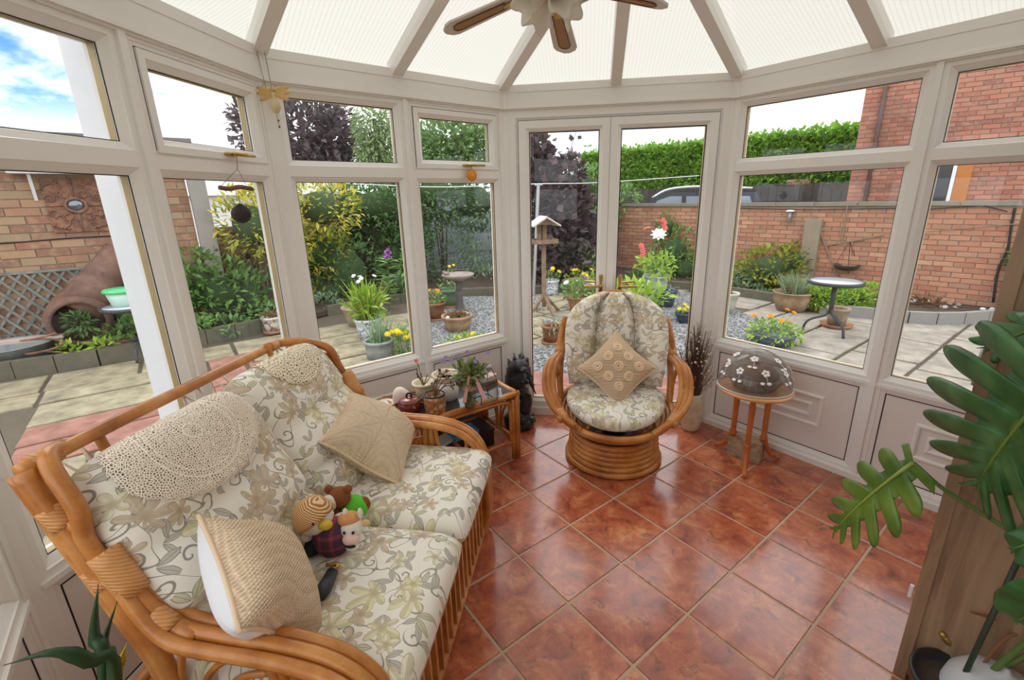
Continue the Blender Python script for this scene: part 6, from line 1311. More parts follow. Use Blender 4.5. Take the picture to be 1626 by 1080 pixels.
# seat cushion: thick round pad
def disc_cushion(name, R, sy, t, o, M_, par, mt, uvo):
    mb = MB(); V = []; U = []; n = 44; pr_ = []
    for i in range(17): th = PI * i / 16; pr_.append((max(1e-3, (abs(math.sin(th)) ** .55)) , math.copysign(abs(math.cos(th)) ** .8, math.cos(th))))
    for rr, z in pr_:
        for j in range(n):
            a = 2 * PI * j / n; p = Vector((R * rr * math.cos(a), R * sy * rr * math.sin(a), t / 2 * z + .02 * (rr * math.cos(a)) ** 2)); V.append(Vector(o) + M_ @ p); U.append((p.x + uvo[0] + (0 if z > 0 else .01), p.y + uvo[1] + (0 if z > 0 else -z * t)))
    Fc = [((i + 1) * n + j, (i + 1) * n + (j + 1) % n, i * n + (j + 1) % n, i * n + j) for i in range(16) for j in range(n)]; Fc += [tuple(range(n)), tuple(range(17 * n - 1, 16 * n - 1, -1))]
    mb.add(V, Fc, U); return mb.build(name, mt, par, True, world=False)
disc_cushion('seat_cushion', .295, .98, .135, (0, -.045, .388), rot3(.10, 0, 0), chair, floral, (7.2, 1.3))
# back cushion with three lobes, curved round the sitter
Wc, Hc, tc = .63, .60, .21
def SB(u, v, side):
    vv = (v + 1) / 2; top = math.sqrt(max(0, 1 - max(0, (vv - .52) / .48) ** 2.6)); wv = (.90 + .10 * min(1, vv / .4)) * max(.30, top) if vv < 1 else .30
    E = max(0, 1 - abs(v) ** 6) ** .42 * max(0, 1 - abs(u) ** 5) ** .42; lob = (1 + .25 * (abs(u) > .40) * math.sin(PI * min(1, (abs(u) - .40) / .6))) * (1 - .88 * math.exp(-((abs(u) - .40) / .06) ** 2)) * (1 if side > 0 else .2)
    x = u * Wc / 2 * wv; y = vv * Hc; z = tc / 2 * E * lob * side + .16 * (x / .31) ** 2
    return Vector((x, y, z))
mb = MB(); tb = .30; MBk = Matrix(((1, 0, 0), (0, math.sin(tb), -math.cos(tb)), (0, math.cos(tb), math.sin(tb)))); ob = Vector((0, .165, .42))
for side in (1, -1):
    V = []; U = []; Fc = []; n = 44; k = 30
    for j in range(k + 1):
        for i in range(n + 1):
            u, v = -1 + 2 * i / n, -1 + 2 * j / k; u = math.copysign(1 - (1 - abs(u)) ** 1.3, u); v = math.copysign(1 - (1 - abs(v)) ** 1.4, v); p = SB(u, v, side); V.append(ob + MBk @ p); U.append((p.x + 9.1, p.y + .3 + (0 if side > 0 else .8)))
    for j in range(k):
        for i in range(n): a = j * (n + 1) + i; f = (a, a + 1, a + n + 2, a + n + 1); Fc.append(f if side > 0 else f[::-1])
    mb.add(V, Fc, U)
mb.build('back_cushion', floral, chair, True, world=False)
pipem = plain('taupe_seam_piping', (150, 138, 116), .8)
for s_ in (-1, 1): mb = MB(); mb.tube([ob + MBk @ (SB(s_ * .40, -.92 + 1.84 * i / 30, 1) + Vector((0, 0, .002))) for i in range(31)], .0035, 6); mb.build('seam_piping', pipem, chair, True, world=False)
CMx = Matrix.Translation(CC) @ Matrix.Rotation(CR, 4, 'Z')
pillow('scatter_cushion', 'tan crochet cushion with raised rings standing on its corner on the swivel chair', CMx @ Vector((0.005, -.03, .60)), CMx.to_3x3() @ Vector((.05, -.86, .50)), CMx.to_3x3() @ Vector((.68, .18, .72)), .33, .17, cro_c, rings=True)
# ------------------------------------------------------------------ vase of dried stems
P = Vector((1.19, 2.90, 0)); vasem = mottled('cream_celadon_glaze', [(.3, (186, 174, 146)), (.5, (222, 212, 190)), (.7, (232, 224, 206))], 7, .3, bump=.05); g_ = thing('floor_vase', 'cream floor vase of dried dark twigs and pale seed heads by the right doors', 'vase', tuple(P)); q = MB()
q.lathe([(0, 0), (.052, 0), (.06, .015), (.078, .08), (.082, .14), (.07, .205), (.056, .25), (.058, .275), (.052, .275), (.048, .25), (.06, .2), (0, .19)], 32, P); q.build('vase', vasem, g_, True)
tw = plain('dark_dried_twig', (98, 74, 60), .9, var=.4); q = MB(); s_ = MB(); r = random.Random(17)
for i in range(280):
    a = r.random() * 6.28; sp = r.random(); e = P + Vector((math.cos(a) * .135 * sp - .01, math.sin(a) * .08 * sp - .02, r.uniform(.42, .80) - .1 * sp)); b_ = P + Vector((math.cos(a) * .035 * sp, math.sin(a) * .035 * sp, .24)); mid = b_.lerp(e, .5) + Vector((-math.cos(a) * .02, -math.sin(a) * .01, 0)); q.tube([b_, mid, e], [.0028, .002, .001], 3, caps=False)
    if i % 3 == 0:
        for k in range(4): f = mid.lerp(e, .3 + .2 * k); q.tube([f, f + rdir(r) * .045 + Vector((0, 0, .02))], .001, 3, caps=False)
    if i % 5 == 0: s_.ball(b_.lerp(e, r.uniform(.5, 1)) + Vector((0, -.012, 0)), r.uniform(.005, .009), 6)
q.build('dried_twigs', tw, g_)['kind'] = 'stuff'; s_.build('seed_heads', plain('cream_seed_head', (226, 214, 186), .8), g_)['kind'] = 'stuff'
# ------------------------------------------------------------------ three legged oval table with food cover
wood = rattanmat('orange_pine_varnish', [(164, 84, 36), (186, 104, 50), (202, 126, 70)], 18); P = Vector((1.375, 2.475, 0)); g_ = thing('tripod_table', 'small round topped three legged varnished table under the right window', 'table', tuple(P)); q = MB(); TZ3 = .50
q.lathe([(0, -.022), (.185, -.022), (.2, -.016), (.208, -.008), (.206, 0), (.195, .003), (0, .003)], 44, P + Vector((0, 0, TZ3))); q.build('table_top', rattanmat('honey_table_top', [(196, 128, 70), (212, 150, 92), (222, 168, 112)], 18), g_, True)
for fx, fy in ((1.281, 2.643), (1.31, 2.345), (1.585, 2.481)):
    d = Vector((fx - P.x, fy - P.y, 0)).normalized(); tb_ = P + d * .10; q = MB(); q.lathe([(.0, .14), (.02, .14), (.024, .16), (.016, .175), (.0165, .30), (.019, .42), (.013, .435), (.018, .45), (.018, .48), (0, .48)], 14, tb_); q.build('leg', wood, g_, True)
    q = MB(); q.tube(arc([tb_ + Vector((0, 0, .17)), tb_ + d * .02 + Vector((0, 0, .11)), tb_ + d * .06 + Vector((0, 0, .045)), tb_ + d * .115 + Vector((0, 0, .014))], 12), [.021, .020, .019, .018, .017, .016, .015, .015, .014, .014, .014, .013, .013][:13], 8); q.build('splayed_foot', wood, g_, True)
q = MB(); q.box(P + Vector((.03, .06, .065)), (.19, .10, .13), rot3(0, 0, -.75)); tag(q.build('stone_block', mottled('speckled_stone_block', [(.3, (140, 118, 96)), (.55, (178, 158, 134)), (.75, (204, 188, 166))], 30, .9)), 'rough speckled stone block on the floor beneath the tripod table', 'block')
D = P + Vector((-.005, -.005, TZ3 + .004)); g_ = thing('food_cover', 'smoky glass dome painted with white flowers over a brown basket on the tripod table', 'food cover', tuple(D))
def smoke():
    mt, t = newmat('smoky_painted_glass'); df = t.n('ShaderNodeBsdfDiffuse'); df.inputs[0].default_value = (.42, .40, .39, 1); m2 = t.n('ShaderNodeMixShader'); m2.inputs[0].default_value = .2; tr = t.n('ShaderNodeBsdfTransparent'); tr.inputs[0].default_value = (.74, .73, .72, 1); gl = t.n('ShaderNodeBsdfGlossy'); gl.inputs['Roughness'].default_value = .08; gl.inputs[0].default_value = (.8, .8, .8, 1); mx = t.n('ShaderNodeMixShader'); t.link(schlick(t), mx.inputs[0]); t.link(tr.outputs[0], mx.inputs[1]); t.link(gl.outputs[0], mx.inputs[2]); t.link(mx.outputs[0], m2.inputs[1]); t.link(df.outputs[0], m2.inputs[2]); t.out(m2.outputs[0]); return mt
rx_, ry_, rz_ = .20, .175, .225; Mtl = rot3(.0, .10, -.3)
def dome(th, a): p = Vector((rx_ * math.sin(th) * math.cos(a), ry_ * math.sin(th) * math.sin(a), rz_ * math.cos(th))); return D + Vector((0, 0, .004)) + Matrix.Rotation(-.3, 3, 'Z') @ p
q = MB(); V = []; n, k = 40, 14
for i in range(k + 1):
    for j in range(n): V.append(dome(max(.001, PI / 2 * i / k), 2 * PI * j / n))
q.add(V, [((i + 1) * n + j, (i + 1) * n + (j + 1) % n, i * n + (j + 1) % n, i * n + j) for i in range(k) for j in range(n)]); q.build('smoky_dome', smoke(), g_, True)
q = MB(); q.tube([dome(PI / 2, 2 * PI * j / 40) for j in range(40)], .006, 6, closed=True); q.build('rim', plain('glass_rim', (196, 190, 182), .2), g_, True)
q = MB(); q.lathe([(0, 0), (.11, 0), (.145, .05), (.15, .075), (.14, .08), (.12, .05), (0, .045)], 26, D); q.build('basket', mottled('brown_basket', [(.3, (92, 66, 44)), (.55, (140, 108, 76)), (.75, (176, 146, 108))], 40, .8, bump=.6), g_, True); q = MB(); q.ball(D + Vector((0, 0, .085)), (.115, .105, .062), 16); q.build('loaf', mottled('brown_crust', [(.3, (110, 72, 46)), (.6, (142, 98, 66)), (.8, (120, 84, 66))], 12, .8), g_, True); q = MB(); q.ball(D + Vector((0, 0, .158)), (.02, .02, .014), 8); q.build('loaf_knob', brass, g_, True)
wp_ = plain('white_enamel_paint', (236, 232, 228), .5)
for i, (th, a) in enumerate(((.55, -1.9), (.62, -.7), (.6, -3.1), (.95, -1.45), (.98, -2.25), (1.0, -.7), (.95, -2.9), (1.02, .0), (.3, .9), (.7, 1.4), (.75, 2.4))):
    c = dome(th, a); nn_ = (c - D).normalized(); X = nn_.cross(Vector((0, 0, 1))).normalized(); Y = nn_.cross(X); q = MB()
    for k in range(5):
        b_ = 2 * PI * k / 5; e = c + nn_ * .003 + (X * math.cos(b_) + Y * math.sin(b_)) * .014; q.ball(e, (.0095, .0095, .0025), 8, nn_.to_track_quat('Z', 'Y').to_matrix())
    q.tube([c + nn_ * .003, dome(min(1.5, th + .22), a + .05) + nn_ * .002], .002, 4)
    for s_ in (-1, 1): q.ball(dome(min(1.5, th + .26), a + .09 * s_) + nn_ * .002, (.013, .010, .0025), 8, nn_.to_track_quat('Z', 'Y').to_matrix())
    q.build('painted_flower', wp_, g_, True)
# ------------------------------------------------------------------ cabinet
cabm = None
def cabmat():
    mt, t = newmat('washed_oak_veneer'); o = t.coord('Object'); s = t.vm('MULTIPLY', o, (14, 14, 1.2)); n = t.noise(s, 2.2, 5, .6, .8); k = t.noise(o, 6, 2)
    c = t.ramp(n, [(.3, lin((122, 96, 72))), (.5, lin((150, 122, 94))), (.7, lin((166, 138, 110)))]); c = t.mix(t.m('MULTIPLY', t.sstep(k, .68, .74), .5), c, lin((86, 62, 46))); t.out(t.pr(c, .5, 0, t.bump(n, .12, .004))); return mt
cabm = cabmat(); CA = Vector((1.266, 1.171)); ex = Vector((.785, .619)); ey = Vector((.619, -.785)); arot = math.atan2(ey.y, ey.x); g_ = thing('tall_cabinet', 'tall washed oak cabinet against the house wall at the right edge', 'cabinet', (CA.x, CA.y, 0), arot)
# local x = depth towards the wall, local y = along the front
CD, CW_, CHt = .44, .80, 2.02
q = MB(); q.box((CD / 2 + .002, .012, CHt / 2 + .03), (CD - .02, .018, CHt - .06)); q.build('side_panel', cabm, g_, world=False)
q = MB(); q.box((.016, .008, CHt / 2), (.032, .026, CHt)); q.build('front_stile', cabm, g_, world=False); q = MB(); q.box((CD - .016, .008, CHt / 2), (.03, .022, CHt)); q.build('rear_stile', cabm, g_, world=False)
q = MB(); q.box((CD / 2, CW_ - .01, CHt / 2 + .03), (CD, .02, CHt - .06)); q.build('side_panel', cabm, g_, world=False); q = MB(); q.box((CD - .006, CW_ / 2, CHt / 2), (.012, CW_, CHt)); q.build('back_panel', cabm, g_, world=False)
q = MB(); q.box((CD / 2 - .01, CW_ / 2 - .003, CHt + .012), (CD + .04, CW_ + .04, .024)); q.build('cornice', cabm, g_, world=False); q = MB(); q.box((CD / 2 + .02, CW_ / 2, .05), (CD - .05, CW_ - .04, .04)); q.build('plinth', cabm, g_, world=False)
for k in range(2):
    q = MB(); y0 = .03 + k * (CW_ / 2 - .02); q.box((.008, y0 + .185, 1.02), (.02, .365, 1.86)); dd_ = q.build('door', cabm, g_, world=False); q = MB(); q.tube([(-.002, y0 + (.33 if k == 0 else .04), .95), (-.03, y0 + (.33 if k == 0 else .04), .96), (-.03, y0 + (.33 if k == 0 else .04), 1.1), (-.002, y0 + (.33 if k == 0 else .04), 1.11)], .006, 8); h__ = q.build('handle', plain('brushed_steel', (190, 190, 188), .3, .8), dd_, True, world=False)
q = MB(); q.box((-.012, .012, .33), (.010, .012, .045)); q.build('door_catch', plain('white_catch', (226, 224, 220), .4), g_, world=False)
# ------------------------------------------------------------------ monstera
def leafshade(name, cols, vein):
    mt, t = newmat(name); u, v, _ = t.xyz(t.coord('UV')); n = t.noise(t.coord('Object'), 9, 3); c = t.ramp(n, [(.3, lin(cols[0])), (.5, lin(cols[1])), (.7, lin(cols[2]))]); c = t.mix(t.m('SUBTRACT', 1.0, t.sstep(v, .015, .05)), c, lin(vein)); p = t.pr(c, .35, 0, t.bump(t.m('SINE', t.m('MULTIPLY', u, 60.0)), .08, .01)); d = t.n('ShaderNodeBsdfTranslucent'); t.link(c, d.inputs[0]); mx = t.n('ShaderNodeMixShader'); mx.inputs[0].default_value = .25; t.link(p, mx.inputs[1]); t.link(d.outputs[0], mx.inputs[2]); t.out(mx.outputs[0]); return mt
mon1 = leafshade('glossy_monstera_leaf', [(44, 86, 44), (64, 112, 58), (94, 142, 88)], (120, 152, 70)); mon2 = leafshade('young_monstera_leaf', [(78, 112, 40), (104, 138, 52), (130, 160, 70)], (160, 180, 90))
def monstera(name, parent, base, tip, nrm, W, mt, nl=7, seed=1, holes=True, droop=.25):
    """split leaf: two halves swept out from the midrib, each cut into fingers"""
    base = Vector(base); tip = Vector(tip); ax = tip - base; L = ax.length; X = ax.normalized(); Z = Vector(nrm); Z = (Z - X * Z.dot(X)).normalized(); Y = Z.cross(X); mb = MB(); r = random.Random(seed); NR = 9
    for sg in (1, -1):
        ofs = r.random() * .4; N = nl * 22; V = []; U = []
        for i in range(N + 1):
            s = i / N; ph = (s * nl + ofs) % 1.0; fade = min(1, s / .12); env = (math.sin(PI * min(1, (s * .92 + .12))) ** .7) if s < .95 else .25 * (1 - s) / .05 + .02
            cut = 1.0
            if holes and .06 < s < .93:
                cut = .36 if ph > .74 else .36 + .64 * max(0.0, math.sin(PI * (ph / .74) ** .8)) ** .32
            R = W / 2 * env * cut * (1 + .08 * math.sin(5 * s + seed)); ang = math.radians(118 - 84 * s ** .8)
            m0 = base + X * L * s * .96 - Z * droop * L * s * s * .5; dirv = X * math.cos(ang) + Y * sg * math.sin(ang)
            for k in range(NR + 1):
                q = k / NR; p = m0 + dirv * R * q + X * (R * q * q * .30) + Z * (.02 * R * math.sin(q * PI) * .9 - droop * R * q * q * 1.0 + .005 * math.sin(ph * 6.28) * q); V.append(p); U.append((s, q))
        Fc = []
        for i in range(N):
            for k in range(NR): a = i * (NR + 1) + k; f = (a, a + NR + 1, a + NR + 2, a + 1); Fc.append(f if sg > 0 else f[::-1])
        mb.add(V, Fc, U)
    mb.tube([base + X * L * s * .95 - Z * (droop * L * s * s * .5) + Z * .001 for s in (0, .2, .4, .6, .8, 1)], [.006, .005, .004, .003, .002, .001], 6)
    o = mb.build(name, mt, parent, True); md = o.modifiers.new('thick', 'SOLIDIFY'); md.thickness = .0016; return o
PP = at(1510, 1115, .10); PP = Vector((PP.x, PP.y, 0)); mroot = thing('monstera_plant', 'large split leaved green monstera in a dark pot beside the cabinet', 'potted plant', tuple(PP))
q = MB(); q.lathe([(0, 0), (.085, 0), (.105, .16), (.112, .165), (.112, .18), (.1, .18), (.095, .15), (0, .15)], 28, PP); q.build('pot', plain('black_plastic_pot', (34, 34, 36), .4), mroot, True)
q = MB(); q.lathe([(0, .15), (.096, .152)], 18, PP); q.build('compost', soil, mroot)
def ryd(u, v, y): return aty(u, v, y)
b1, t1 = ryd(1700, 585, .80), ryd(1508, 780, .98); mon_n = (CAM - (b1 + t1) / 2).normalized() * .75 + Vector((0, 0, .75)); monstera('leaf', mroot, b1, t1, mon_n, .58, mon1, 7, 1)
b2, t2 = ryd(1450, 735, 1.12), ryd(1298, 840, 1.28); monstera('leaf', mroot, b2, t2, (CAM - b2).normalized() * .55 + Vector((-.1, 0, .8)), .27, mon2, 6, 2)['label'] = 'yellow green young leaf with brown tip'
b3, t3 = ryd(1700, 880, .72), ryd(1600, 905, .72); monstera('leaf', mroot, ryd(1690, 850, .74), ryd(1596, 870, .8), (-.3, -.5, 1), .10, mon1, 3, 3, holes=False)
monstera('leaf', mroot, ryd(1690, 940, .72), ryd(1604, 1000, .78), (-.5, -.6, .6), .12, mon1, 3, 4, holes=False); monstera('leaf', mroot, ryd(1700, 500, 1.0), ryd(1560, 548, 1.05), (-.2, -.4, .9), .16, mon1, 4, 5)
q = MB(); q.tube(arc([PP + Vector((.04, .0, .15)), ryd(1740, 960, .95), ryd(1640, 868, 1.0), ryd(1570, 822, 1.06), ryd(1500, 778, 1.10), b2], 20), .006, 8); q.tube(arc([PP + Vector((.05, 0, .15)), ryd(1790, 850, .85), b1], 12), .008, 8); q.build('leaf_stalk', plain('monstera_stalk', (92, 124, 58), .5), mroot, True)
q = MB(); q.tube([PP + Vector((-.02, -.01, .02)), ryd(1640, 840, 1.0)], .007, 8); q.build('support_cane', plain('dark_green_cane', (44, 62, 46), .5), mroot, True)
q = MB(); q.tube(arc([ryd(1542, 972, 1.05), ryd(1570, 980, 1.04), ryd(1612, 992, 1.02)], 8), .004, 6); q.tube(arc([PP + Vector((.03, 0, .15)), ryd(1590, 1020, 1.0), ryd(1626, 1003, 1.0)], 8), .005, 6); q.build('aerial_root', plain('brown_aerial_root', (140, 92, 58), .7), mroot, True)
r = random.Random(2); mb = MB()
for u, v in ((1300, 838), (1306, 834), (1296, 832), (1310, 842), (1370, 748)):
    c = ryd(u, v, 1.29); mb.leaf(c, rdir(r), rdir(r), .02, .018)
mb.build('brown_leaf_tip', DRYL, mroot)
# gold ornament and white ornament at the pot
c = ryd(1506, 1018, 1.10); g_ = thing('brass_bird', 'small shiny brass bird ornament clipped to the monstera cane', 'ornament', tuple(c)); q = MB(); q.tube([c + Vector((-.022, 0, .022)), c, c + Vector((.03, .01, -.012))], [.008, .016, .010], 10); q.ball(c + Vector((-.024, 0, .026)), .010, 8); q.build('body', brass, g_, True); q = MB(); q.tube([c + Vector((0, 0, -.01)), c + Vector((.01, .005, -.045))], .008, 8); q.build('clip', plain('amber_clip', (150, 96, 40), .3), g_, True)
c = at(1575, 1130, .12); g_ = thing('white_ornament', 'rounded white glazed ornament with pointed top at the bottom right corner', 'ornament', (c.x, c.y, 0)); q = MB(); q.lathe([(0, 0), (.10, 0), (.125, .05), (.128, .12), (.115, .19), (.085, .235), (.04, .262), (.012, .272), (.006, .285), (0, .287)], 34, (c.x, c.y, 0)); q.build('body', plain('matt_white_glaze', (196, 198, 202), .5, var=.02), g_, True); q = MB(); q.tube(arc([(c.x + .11, c.y - .03, .08), (c.x + .165, c.y - .04, .13), (c.x + .11, c.y - .03, .20)], 10), .012, 8); q.build('handle', plain('matt_white_glaze', (196, 198, 202), .5), g_, True)
# ------------------------------------------------------------------ strap leaved plant at the near left
PL = Vector((-.93, .56, 0)); g_ = thing('strap_leaf_plant', 'dark strap leaved plant in a pot at the lower left window corner', 'potted plant', tuple(PL)); q = MB(); q.lathe(potprof(.075, .055, .14, .012), 22, PL); q.build('pot', terra, g_, True); q = MB(); q.lathe([(0, .11), (.065, .112)], 16, PL); q.build('compost', soil, g_)
def strap(pts, W, mt, lab=None):
    C_ = arc(pts, 16); V = []; k = len(C_); mb = MB(); U = []
    for i, p in enumerate(C_):
        d = (C_[min(i + 1, k - 1)] - C_[max(i - 1, 0)]).normalized(); v = (CAM - p).normalized(); s = d.cross(v).normalized(); ww = W / 2 * min(1, .45 + i / k * 1.2) * (1 if i < k * .6 else max(.03, (k - 1 - i) / (k * .4))) ; up = s.cross(d) * .004; V += [p - s * ww, p + up * 1.5, p + s * ww]; U += [(i / k, 1), (i / k, .1), (i / k, 1)]
    mb.add(V, [f for i in range(k - 1) for f in ((3 * i, 3 * i + 1, 3 * i + 4, 3 * i + 3), (3 * i + 1, 3 * i + 2, 3 * i + 5, 3 * i + 4))], U); o = mb.build('strap_leaf', mt, g_, True); md = o.modifiers.new('thick', 'SOLIDIFY'); md.thickness = .0014
    if lab: o['label'] = lab
strapm = leafmat('dark_strap_leaf', [(34, 60, 34), (50, 82, 46), (66, 100, 58)], .35); pb_ = PL + Vector((0, 0, .11)); yb = .62
strap([pb_, aty(166, 1085, yb), aty(150, 1010, yb + .02), aty(156, 928, yb + .04)], .022, strapm); strap([pb_, aty(178, 1085, yb), aty(164, 1030, yb + .03), aty(186, 955, yb + .06)], .018, strapm); strap([pb_, aty(186, 1092, yb - .02), aty(140, 1050, yb - .05), aty(85, 1036, yb - .07), aty(8, 1056, yb - .08)], .022, strapm); strap([pb_, aty(184, 1088, yb), aty(190, 1056, yb), aty(202, 1020, yb)], .020, leafmat('yellowed_strap_leaf', [(190, 160, 30), (214, 186, 50)], .4), 'yellowed dying leaf')
# ------------------------------------------------------------------ ceiling fan
HB_ = Vector((.148, 2.14, 2.42)); fan = thing('ceiling_fan', 'four bladed ceiling fan with cane insets and frilled white glass shades', 'ceiling fan', tuple(HB_)); fwood = plain('pale_washed_blade', (214, 204, 194), .5, var=.06)
def canem():
    mt, t = newmat('woven_cane_inset'); x, y, z = t.xyz(t.coord('UV')); s = t.m('MULTIPLY', t.m('SINE', t.m('MULTIPLY', x, 520.0)), t.m('SINE', t.m('MULTIPLY', y, 520.0))); t.out(t.pr(t.mix(t.sstep(s, -.1, .3), lin((120, 76, 40)), lin((206, 168, 116))), .6)); return mt
canm = canem()
q = MB(); q.tube([HB_ + Vector((0, 0, .06)), HB_ + Vector((0, 0, .21))], .016, 10); q.build('down_rod', brass, fan, True); q = MB(); q.lathe([(0, .0), (.05, .005), (.08, .03), (.085, .06), (.07, .09), (.04, .11), (0, .115)], 26, HB_); q.build('motor_housing', plain('cream_enamel', (220, 210, 192), .35), fan, True); q = MB(); q.lathe([(0, .20), (.055, .195), (.03, .16), (0, .155)], 20, HB_ + Vector((0, 0, .02))); q.build('ceiling_cup', brass, fan, True)
for k in range(4):
    a = 2.889 - k * PI / 2; X = Vector((math.cos(a), math.sin(a), -.27)).normalized(); Y = Vector((-math.sin(a), math.cos(a), 0)) ; Y = (Y + Vector((0, 0, .07))).normalized(); Z = X.cross(Y); w0, w1 = .045, .058
    def bp(x, y, z): return HB_ + X * x + Y * y + Z * z
    out = [(.13, -w0), (.43, -w1), (.455, -w1 * .82), (.478, -w1 * .25), (.478, w1 * .25), (.455, w1 * .82), (.43, w1), (.13, w0)]; q = MB(); V = [bp(x, y, -.004) for x, y in out] + [bp(x, y, .004) for x, y in out]; n = len(out); q.add(V, [tuple(range(n - 1, -1, -1)), tuple(range(n, 2 * n))] + [(i, (i + 1) % n, n + (i + 1) % n, n + i) for i in range(n)]); bo = q.build('blade', fwood, fan)
    ins = [(.19, -.022), (.41, -.027), (.428, -.018), (.434, 0), (.428, .018), (.41, .027), (.19, .022)]; q = MB(); n = len(ins); V = [bp(x, y, -.0065) for x, y in ins] + [bp(x, y, .0065) for x, y in ins]; q.add(V, [tuple(range(n - 1, -1, -1)), tuple(range(n, 2 * n))] + [(i, (i + 1) % n, n + (i + 1) % n, n + i) for i in range(n)], ins + ins); c_ = q.build('cane_inset', canm, fan)
    q = MB(); q.tube([bp(*(ins[i]), -.0065) + Vector((0, 0, 0)) if False else bp(ins[i][0], ins[i][1], -.0065) for i in range(n)], .003, 5, closed=True); q.build('inset_bead', plain('brown_bead', (112, 72, 40), .5), fan)
    q = MB(); q.bar(bp(.06, 0, -.008), bp(.20, 0, -.008), .03, .006); q.build('blade_bracket', brass, fan)
shade = None
def frost_():
    mt, t = newmat('frilled_opal_glass'); c = (.90, .87, .80); p = t.pr((*c, 1), .25); d = t.n('ShaderNodeBsdfTranslucent'); d.inputs[0].default_value = (*c, 1); mx = t.n('ShaderNodeMixShader'); mx.inputs[0].default_value = .35; t.link(p, mx.inputs[1]); t.link(d.outputs[0], mx.inputs[2]); t.out(mx.outputs[0]); return mt
opal = frost_(); q = MB(); q.lathe([(0, .0), (.03, -.0), (.034, -.03), (.015, -.045), (0, -.047)], 18, HB_); q.build('light_fitting', brass, fan, True)
for k in range(4):
    a = k * PI / 2 - 2.75; ax = Vector((math.cos(a) * .9, math.sin(a) * .9, -.5)).normalized(); M_ = ax.to_track_quat('Z', 'Y').to_matrix(); o0 = HB_ + Vector((math.cos(a) * .02, math.sin(a) * .02, -.03)); q = MB(); V = []; n = 48; PR = [(.020, 0), (.028, .02), (.037, .045), (.043, .07), (.049, .09), (.058, .108), (.067, .115)]
    for i, (rr, z) in enumerate(PR):
        for j in range(n): b_ = 2 * PI * j / n; wv = math.sin(5 * b_ + k) * (i / 6) ** 1.6; V.append(o0 + M_ @ Vector(((rr + .010 * wv) * math.cos(b_), (rr + .010 * wv) * math.sin(b_), z + .013 * wv)))
    q.add(V, [(i * n + j, i * n + (j + 1) % n, (i + 1) * n + (j + 1) % n, (i + 1) * n + j) for i in range(6) for j in range(n)]); o = q.build('frilled_shade', opal, fan, True); md = o.modifiers.new('thick', 'SOLIDIFY'); md.thickness = .003
    q = MB(); q.ball(o0 + ax * .04, .018, 10); q.build('bulb', plain('white_bulb', (236, 232, 224), .3), fan, True)
q = MB(); q.tube([HB_ + Vector((.02, -.02, -.04)), HB_ + Vector((.02, -.02, -.13))], .002, 5); q.build('pull_chain', brass, fan)
# ------------------------------------------------------------------ hanging ornaments
c = aty(435, 152, 2.30); g_ = thing('fairy_ornament', 'golden winged fairy ornament hanging on cords at the left corner post', 'ornament', tuple(c)); gold = plain('pale_gold_enamel', (212, 178, 116), .4, .2, var=.2); amb = plain('amber_wing', (214, 180, 112), .4, var=.3, scale=40)
for s_ in (-1, 1):
    q = MB()
    for k, (dx, dz, L) in enumerate(((.066, .02, 1), (.07, .0, 1), (.058, -.026, .9))): q.ball(c + Vector((s_ * dx * .55, 0, .012 + dz * .6)), (.04, .003, .012), 12, rot3(0, -s_ * math.atan2(dz, dx), 0))
    q.build('wing', amb, g_, True); q = MB(); q.tube(arc([c + Vector((s_ * .004, 0, .03)), c + Vector((s_ * .025, 0, .045)), c + Vector((s_ * .045, 0, .045)), c + Vector((s_ * .043, 0, .036))], 8), .0018, 5); q.build('antenna', gold, g_, True)
q = MB(); q.ball(c + Vector((0, -.004, .025)), .012, 10); q.build('head', gold, g_, True); q = MB(); q.lathe([(0, -.075), (.012, -.072), (.024, -.05), (.02, -.03), (.008, -.005), (.011, .008), (.006, .016), (0, .016)], 14, c + Vector((0, -.003, 0))); q.build('dress', plain('ivory_dress', (214, 196, 150), .5, var=.15), g_, True)
q = MB(); q.tube([c + Vector((0, -.003, -.075)), c + Vector((.004, -.003, -.13))], .0012, 4); q.ball(c + Vector((.004, -.003, -.105)), .005, 6); q.ball(c + Vector((.004, -.003, -.132)), .005, 6); q.build('bead_drop', plain('dark_bead', (90, 70, 60), .4), g_, True)
q = MB(); q.tube([c + Vector((-.005, 0, .035)), aty(420, 82, 2.32)], .0018, 4); q.tube([c + Vector((-.03, 0, .03)), aty(407, 78, 2.32)], .0018, 4); q.build('cord', plain('grey_cord', (150, 140, 130), .8), g_)
c = f2.p(.98, -.035, 1.745); c = f2.p((Vector((-.303, 3.043)) - c1).dot(d2), -.03, 1.742); g_ = thing('sun_catcher', 'round amber glass sun catcher hanging below the small window handle', 'ornament', tuple(c)); Mf = rot3(PI / 2, 0, math.atan2(d2.y, d2.x)); q = MB(); q.lathe([(0, -.006), (.030, -.006), (.036, 0), (.030, .006), (0, .006)], 26, c, Mf); q.build('amber_disc', plain('amber_glass', (226, 150, 30), .15, var=.15, scale=50), g_, True); q = MB(); q.tube([c + Vector((0, 0, .036)), c + Vector((0, 0, .06))], .0015, 4); q.build('thread', gasket, g_)
q = MB(); q.tube([c + Vector((.034 * math.cos(a * PI / 12) * d2.x, .034 * math.cos(a * PI / 12) * d2.y, .034 * math.sin(a * PI / 12))) for a in range(24)], .003, 5, closed=True); q.build('ring', plain('amber_rim', (190, 116, 24), .3), g_, True)
def cp(u, v): return Vector(onp(u, v))
def onp(u, v):
    d = ray(u, v); n3 = Vector((f1.n.x, f1.n.y, 0)); a3 = Vector((c1.x, c1.y, 0)) - n3 * .05; return CAM + d * (n3.dot(a3 - CAM) / n3.dot(d))
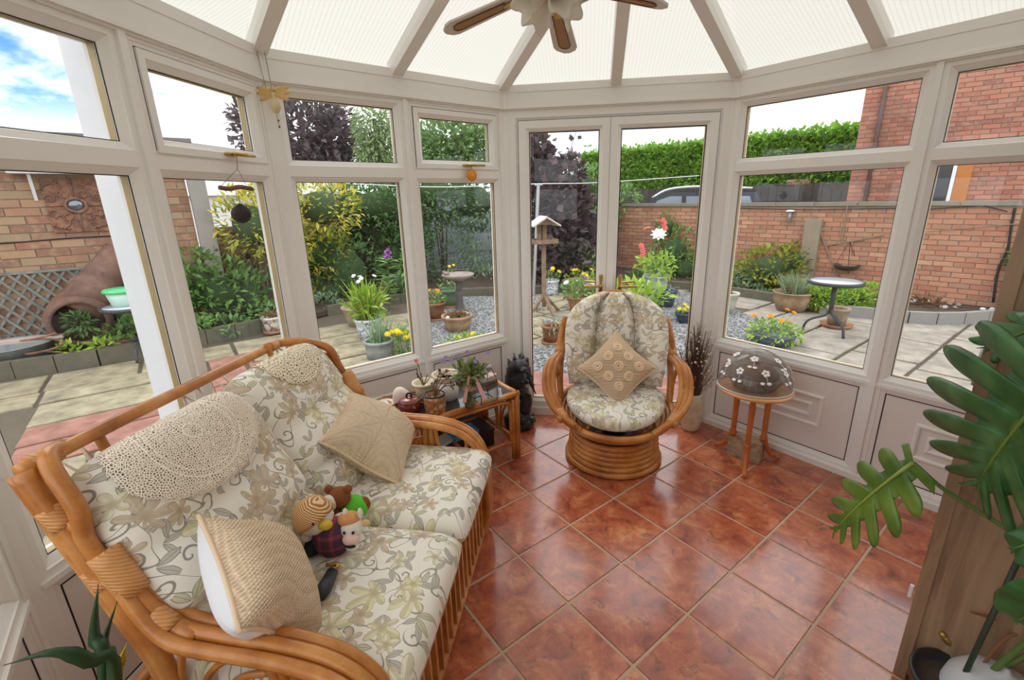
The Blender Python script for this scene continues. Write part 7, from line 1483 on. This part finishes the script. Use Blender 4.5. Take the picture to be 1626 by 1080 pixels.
top = cp(376, 246); g_ = thing('coconut_chime', 'driftwood and coconut shell chime hanging from the left window handle', 'wind chime', tuple(top)); q = MB(); kn = cp(377, 268); sl_, sr_ = cp(349, 298), cp(400, 300)
q.tube([top, kn], .0015, 4); q.tube([kn, sl_], .0012, 4); q.tube([kn, cp(392, 296)], .0012, 4); bl_ = cp(383, 340); q.tube([cp(378, 298), bl_], .0012, 4); q.tube([bl_, cp(393, 406)], .0012, 4); q.build('strings', plain('jute_string', (120, 104, 88), .9), g_)
q = MB(); q.tube(arc([sl_, cp(365, 300), cp(380, 297), sr_], 10), .009, 8); q.build('driftwood', plain('driftwood_bark', (120, 84, 60), .9, var=.4, scale=40, bump=.6), g_, True)
coco = plain('dark_coconut_shell', (48, 38, 34), .7, var=.4, scale=40, bump=.6)
V = []; q = MB(); n, k = 18, 10
for i in range(k + 1):
    th = .9 + (PI - .9) * i / k
    for j in range(n): a = 2 * PI * j / n; V.append(bl_ + rot3(-.9, 0, .3) @ Vector((math.sin(th) * math.cos(a), math.sin(th) * math.sin(a), math.cos(th))) * .034)
q.add(V, [(i * n + j, i * n + (j + 1) % n, (i + 1) * n + (j + 1) % n, (i + 1) * n + j) for i in range(k) for j in range(n)]); o = q.build('coconut_shell', coco, g_, True); md = o.modifiers.new('thick', 'SOLIDIFY'); md.thickness = .004
q = MB(); q.ball(bl_ + Vector((.0, .0, .034)), (.016, .016, .010), 8); q.build('cap_knot', coco, g_, True); q = MB(); r = random.Random(4)
for i in range(14): q.tube([bl_ + Vector((.012, -.0, 0)), bl_ + Vector((.0, .0, 0)) + (LL_ * .045 + Vector((0, 0, r.uniform(-.014, .014))))], .003, 4)
q.build('rust_tuft', plain('rust_feather', (176, 100, 50), .9), g_)
for s_ in (-1, 1): q = MB(); q.ball(bl_ + LL_ * .03 * s_ + Vector((0, 0, .042)), (.010, .03, .004), 8, rot3(.25 * s_, 0, 0)); q.build('pale_wing', plain('pale_shell_wing', (206, 212, 206), .4), g_, True)
q = MB(); q.ball(cp(393, 406), (.012, .015, .017), 10); q.build('clapper', coco, g_, True)
# small dark bin of the house wall is out of sight; nothing else in the room
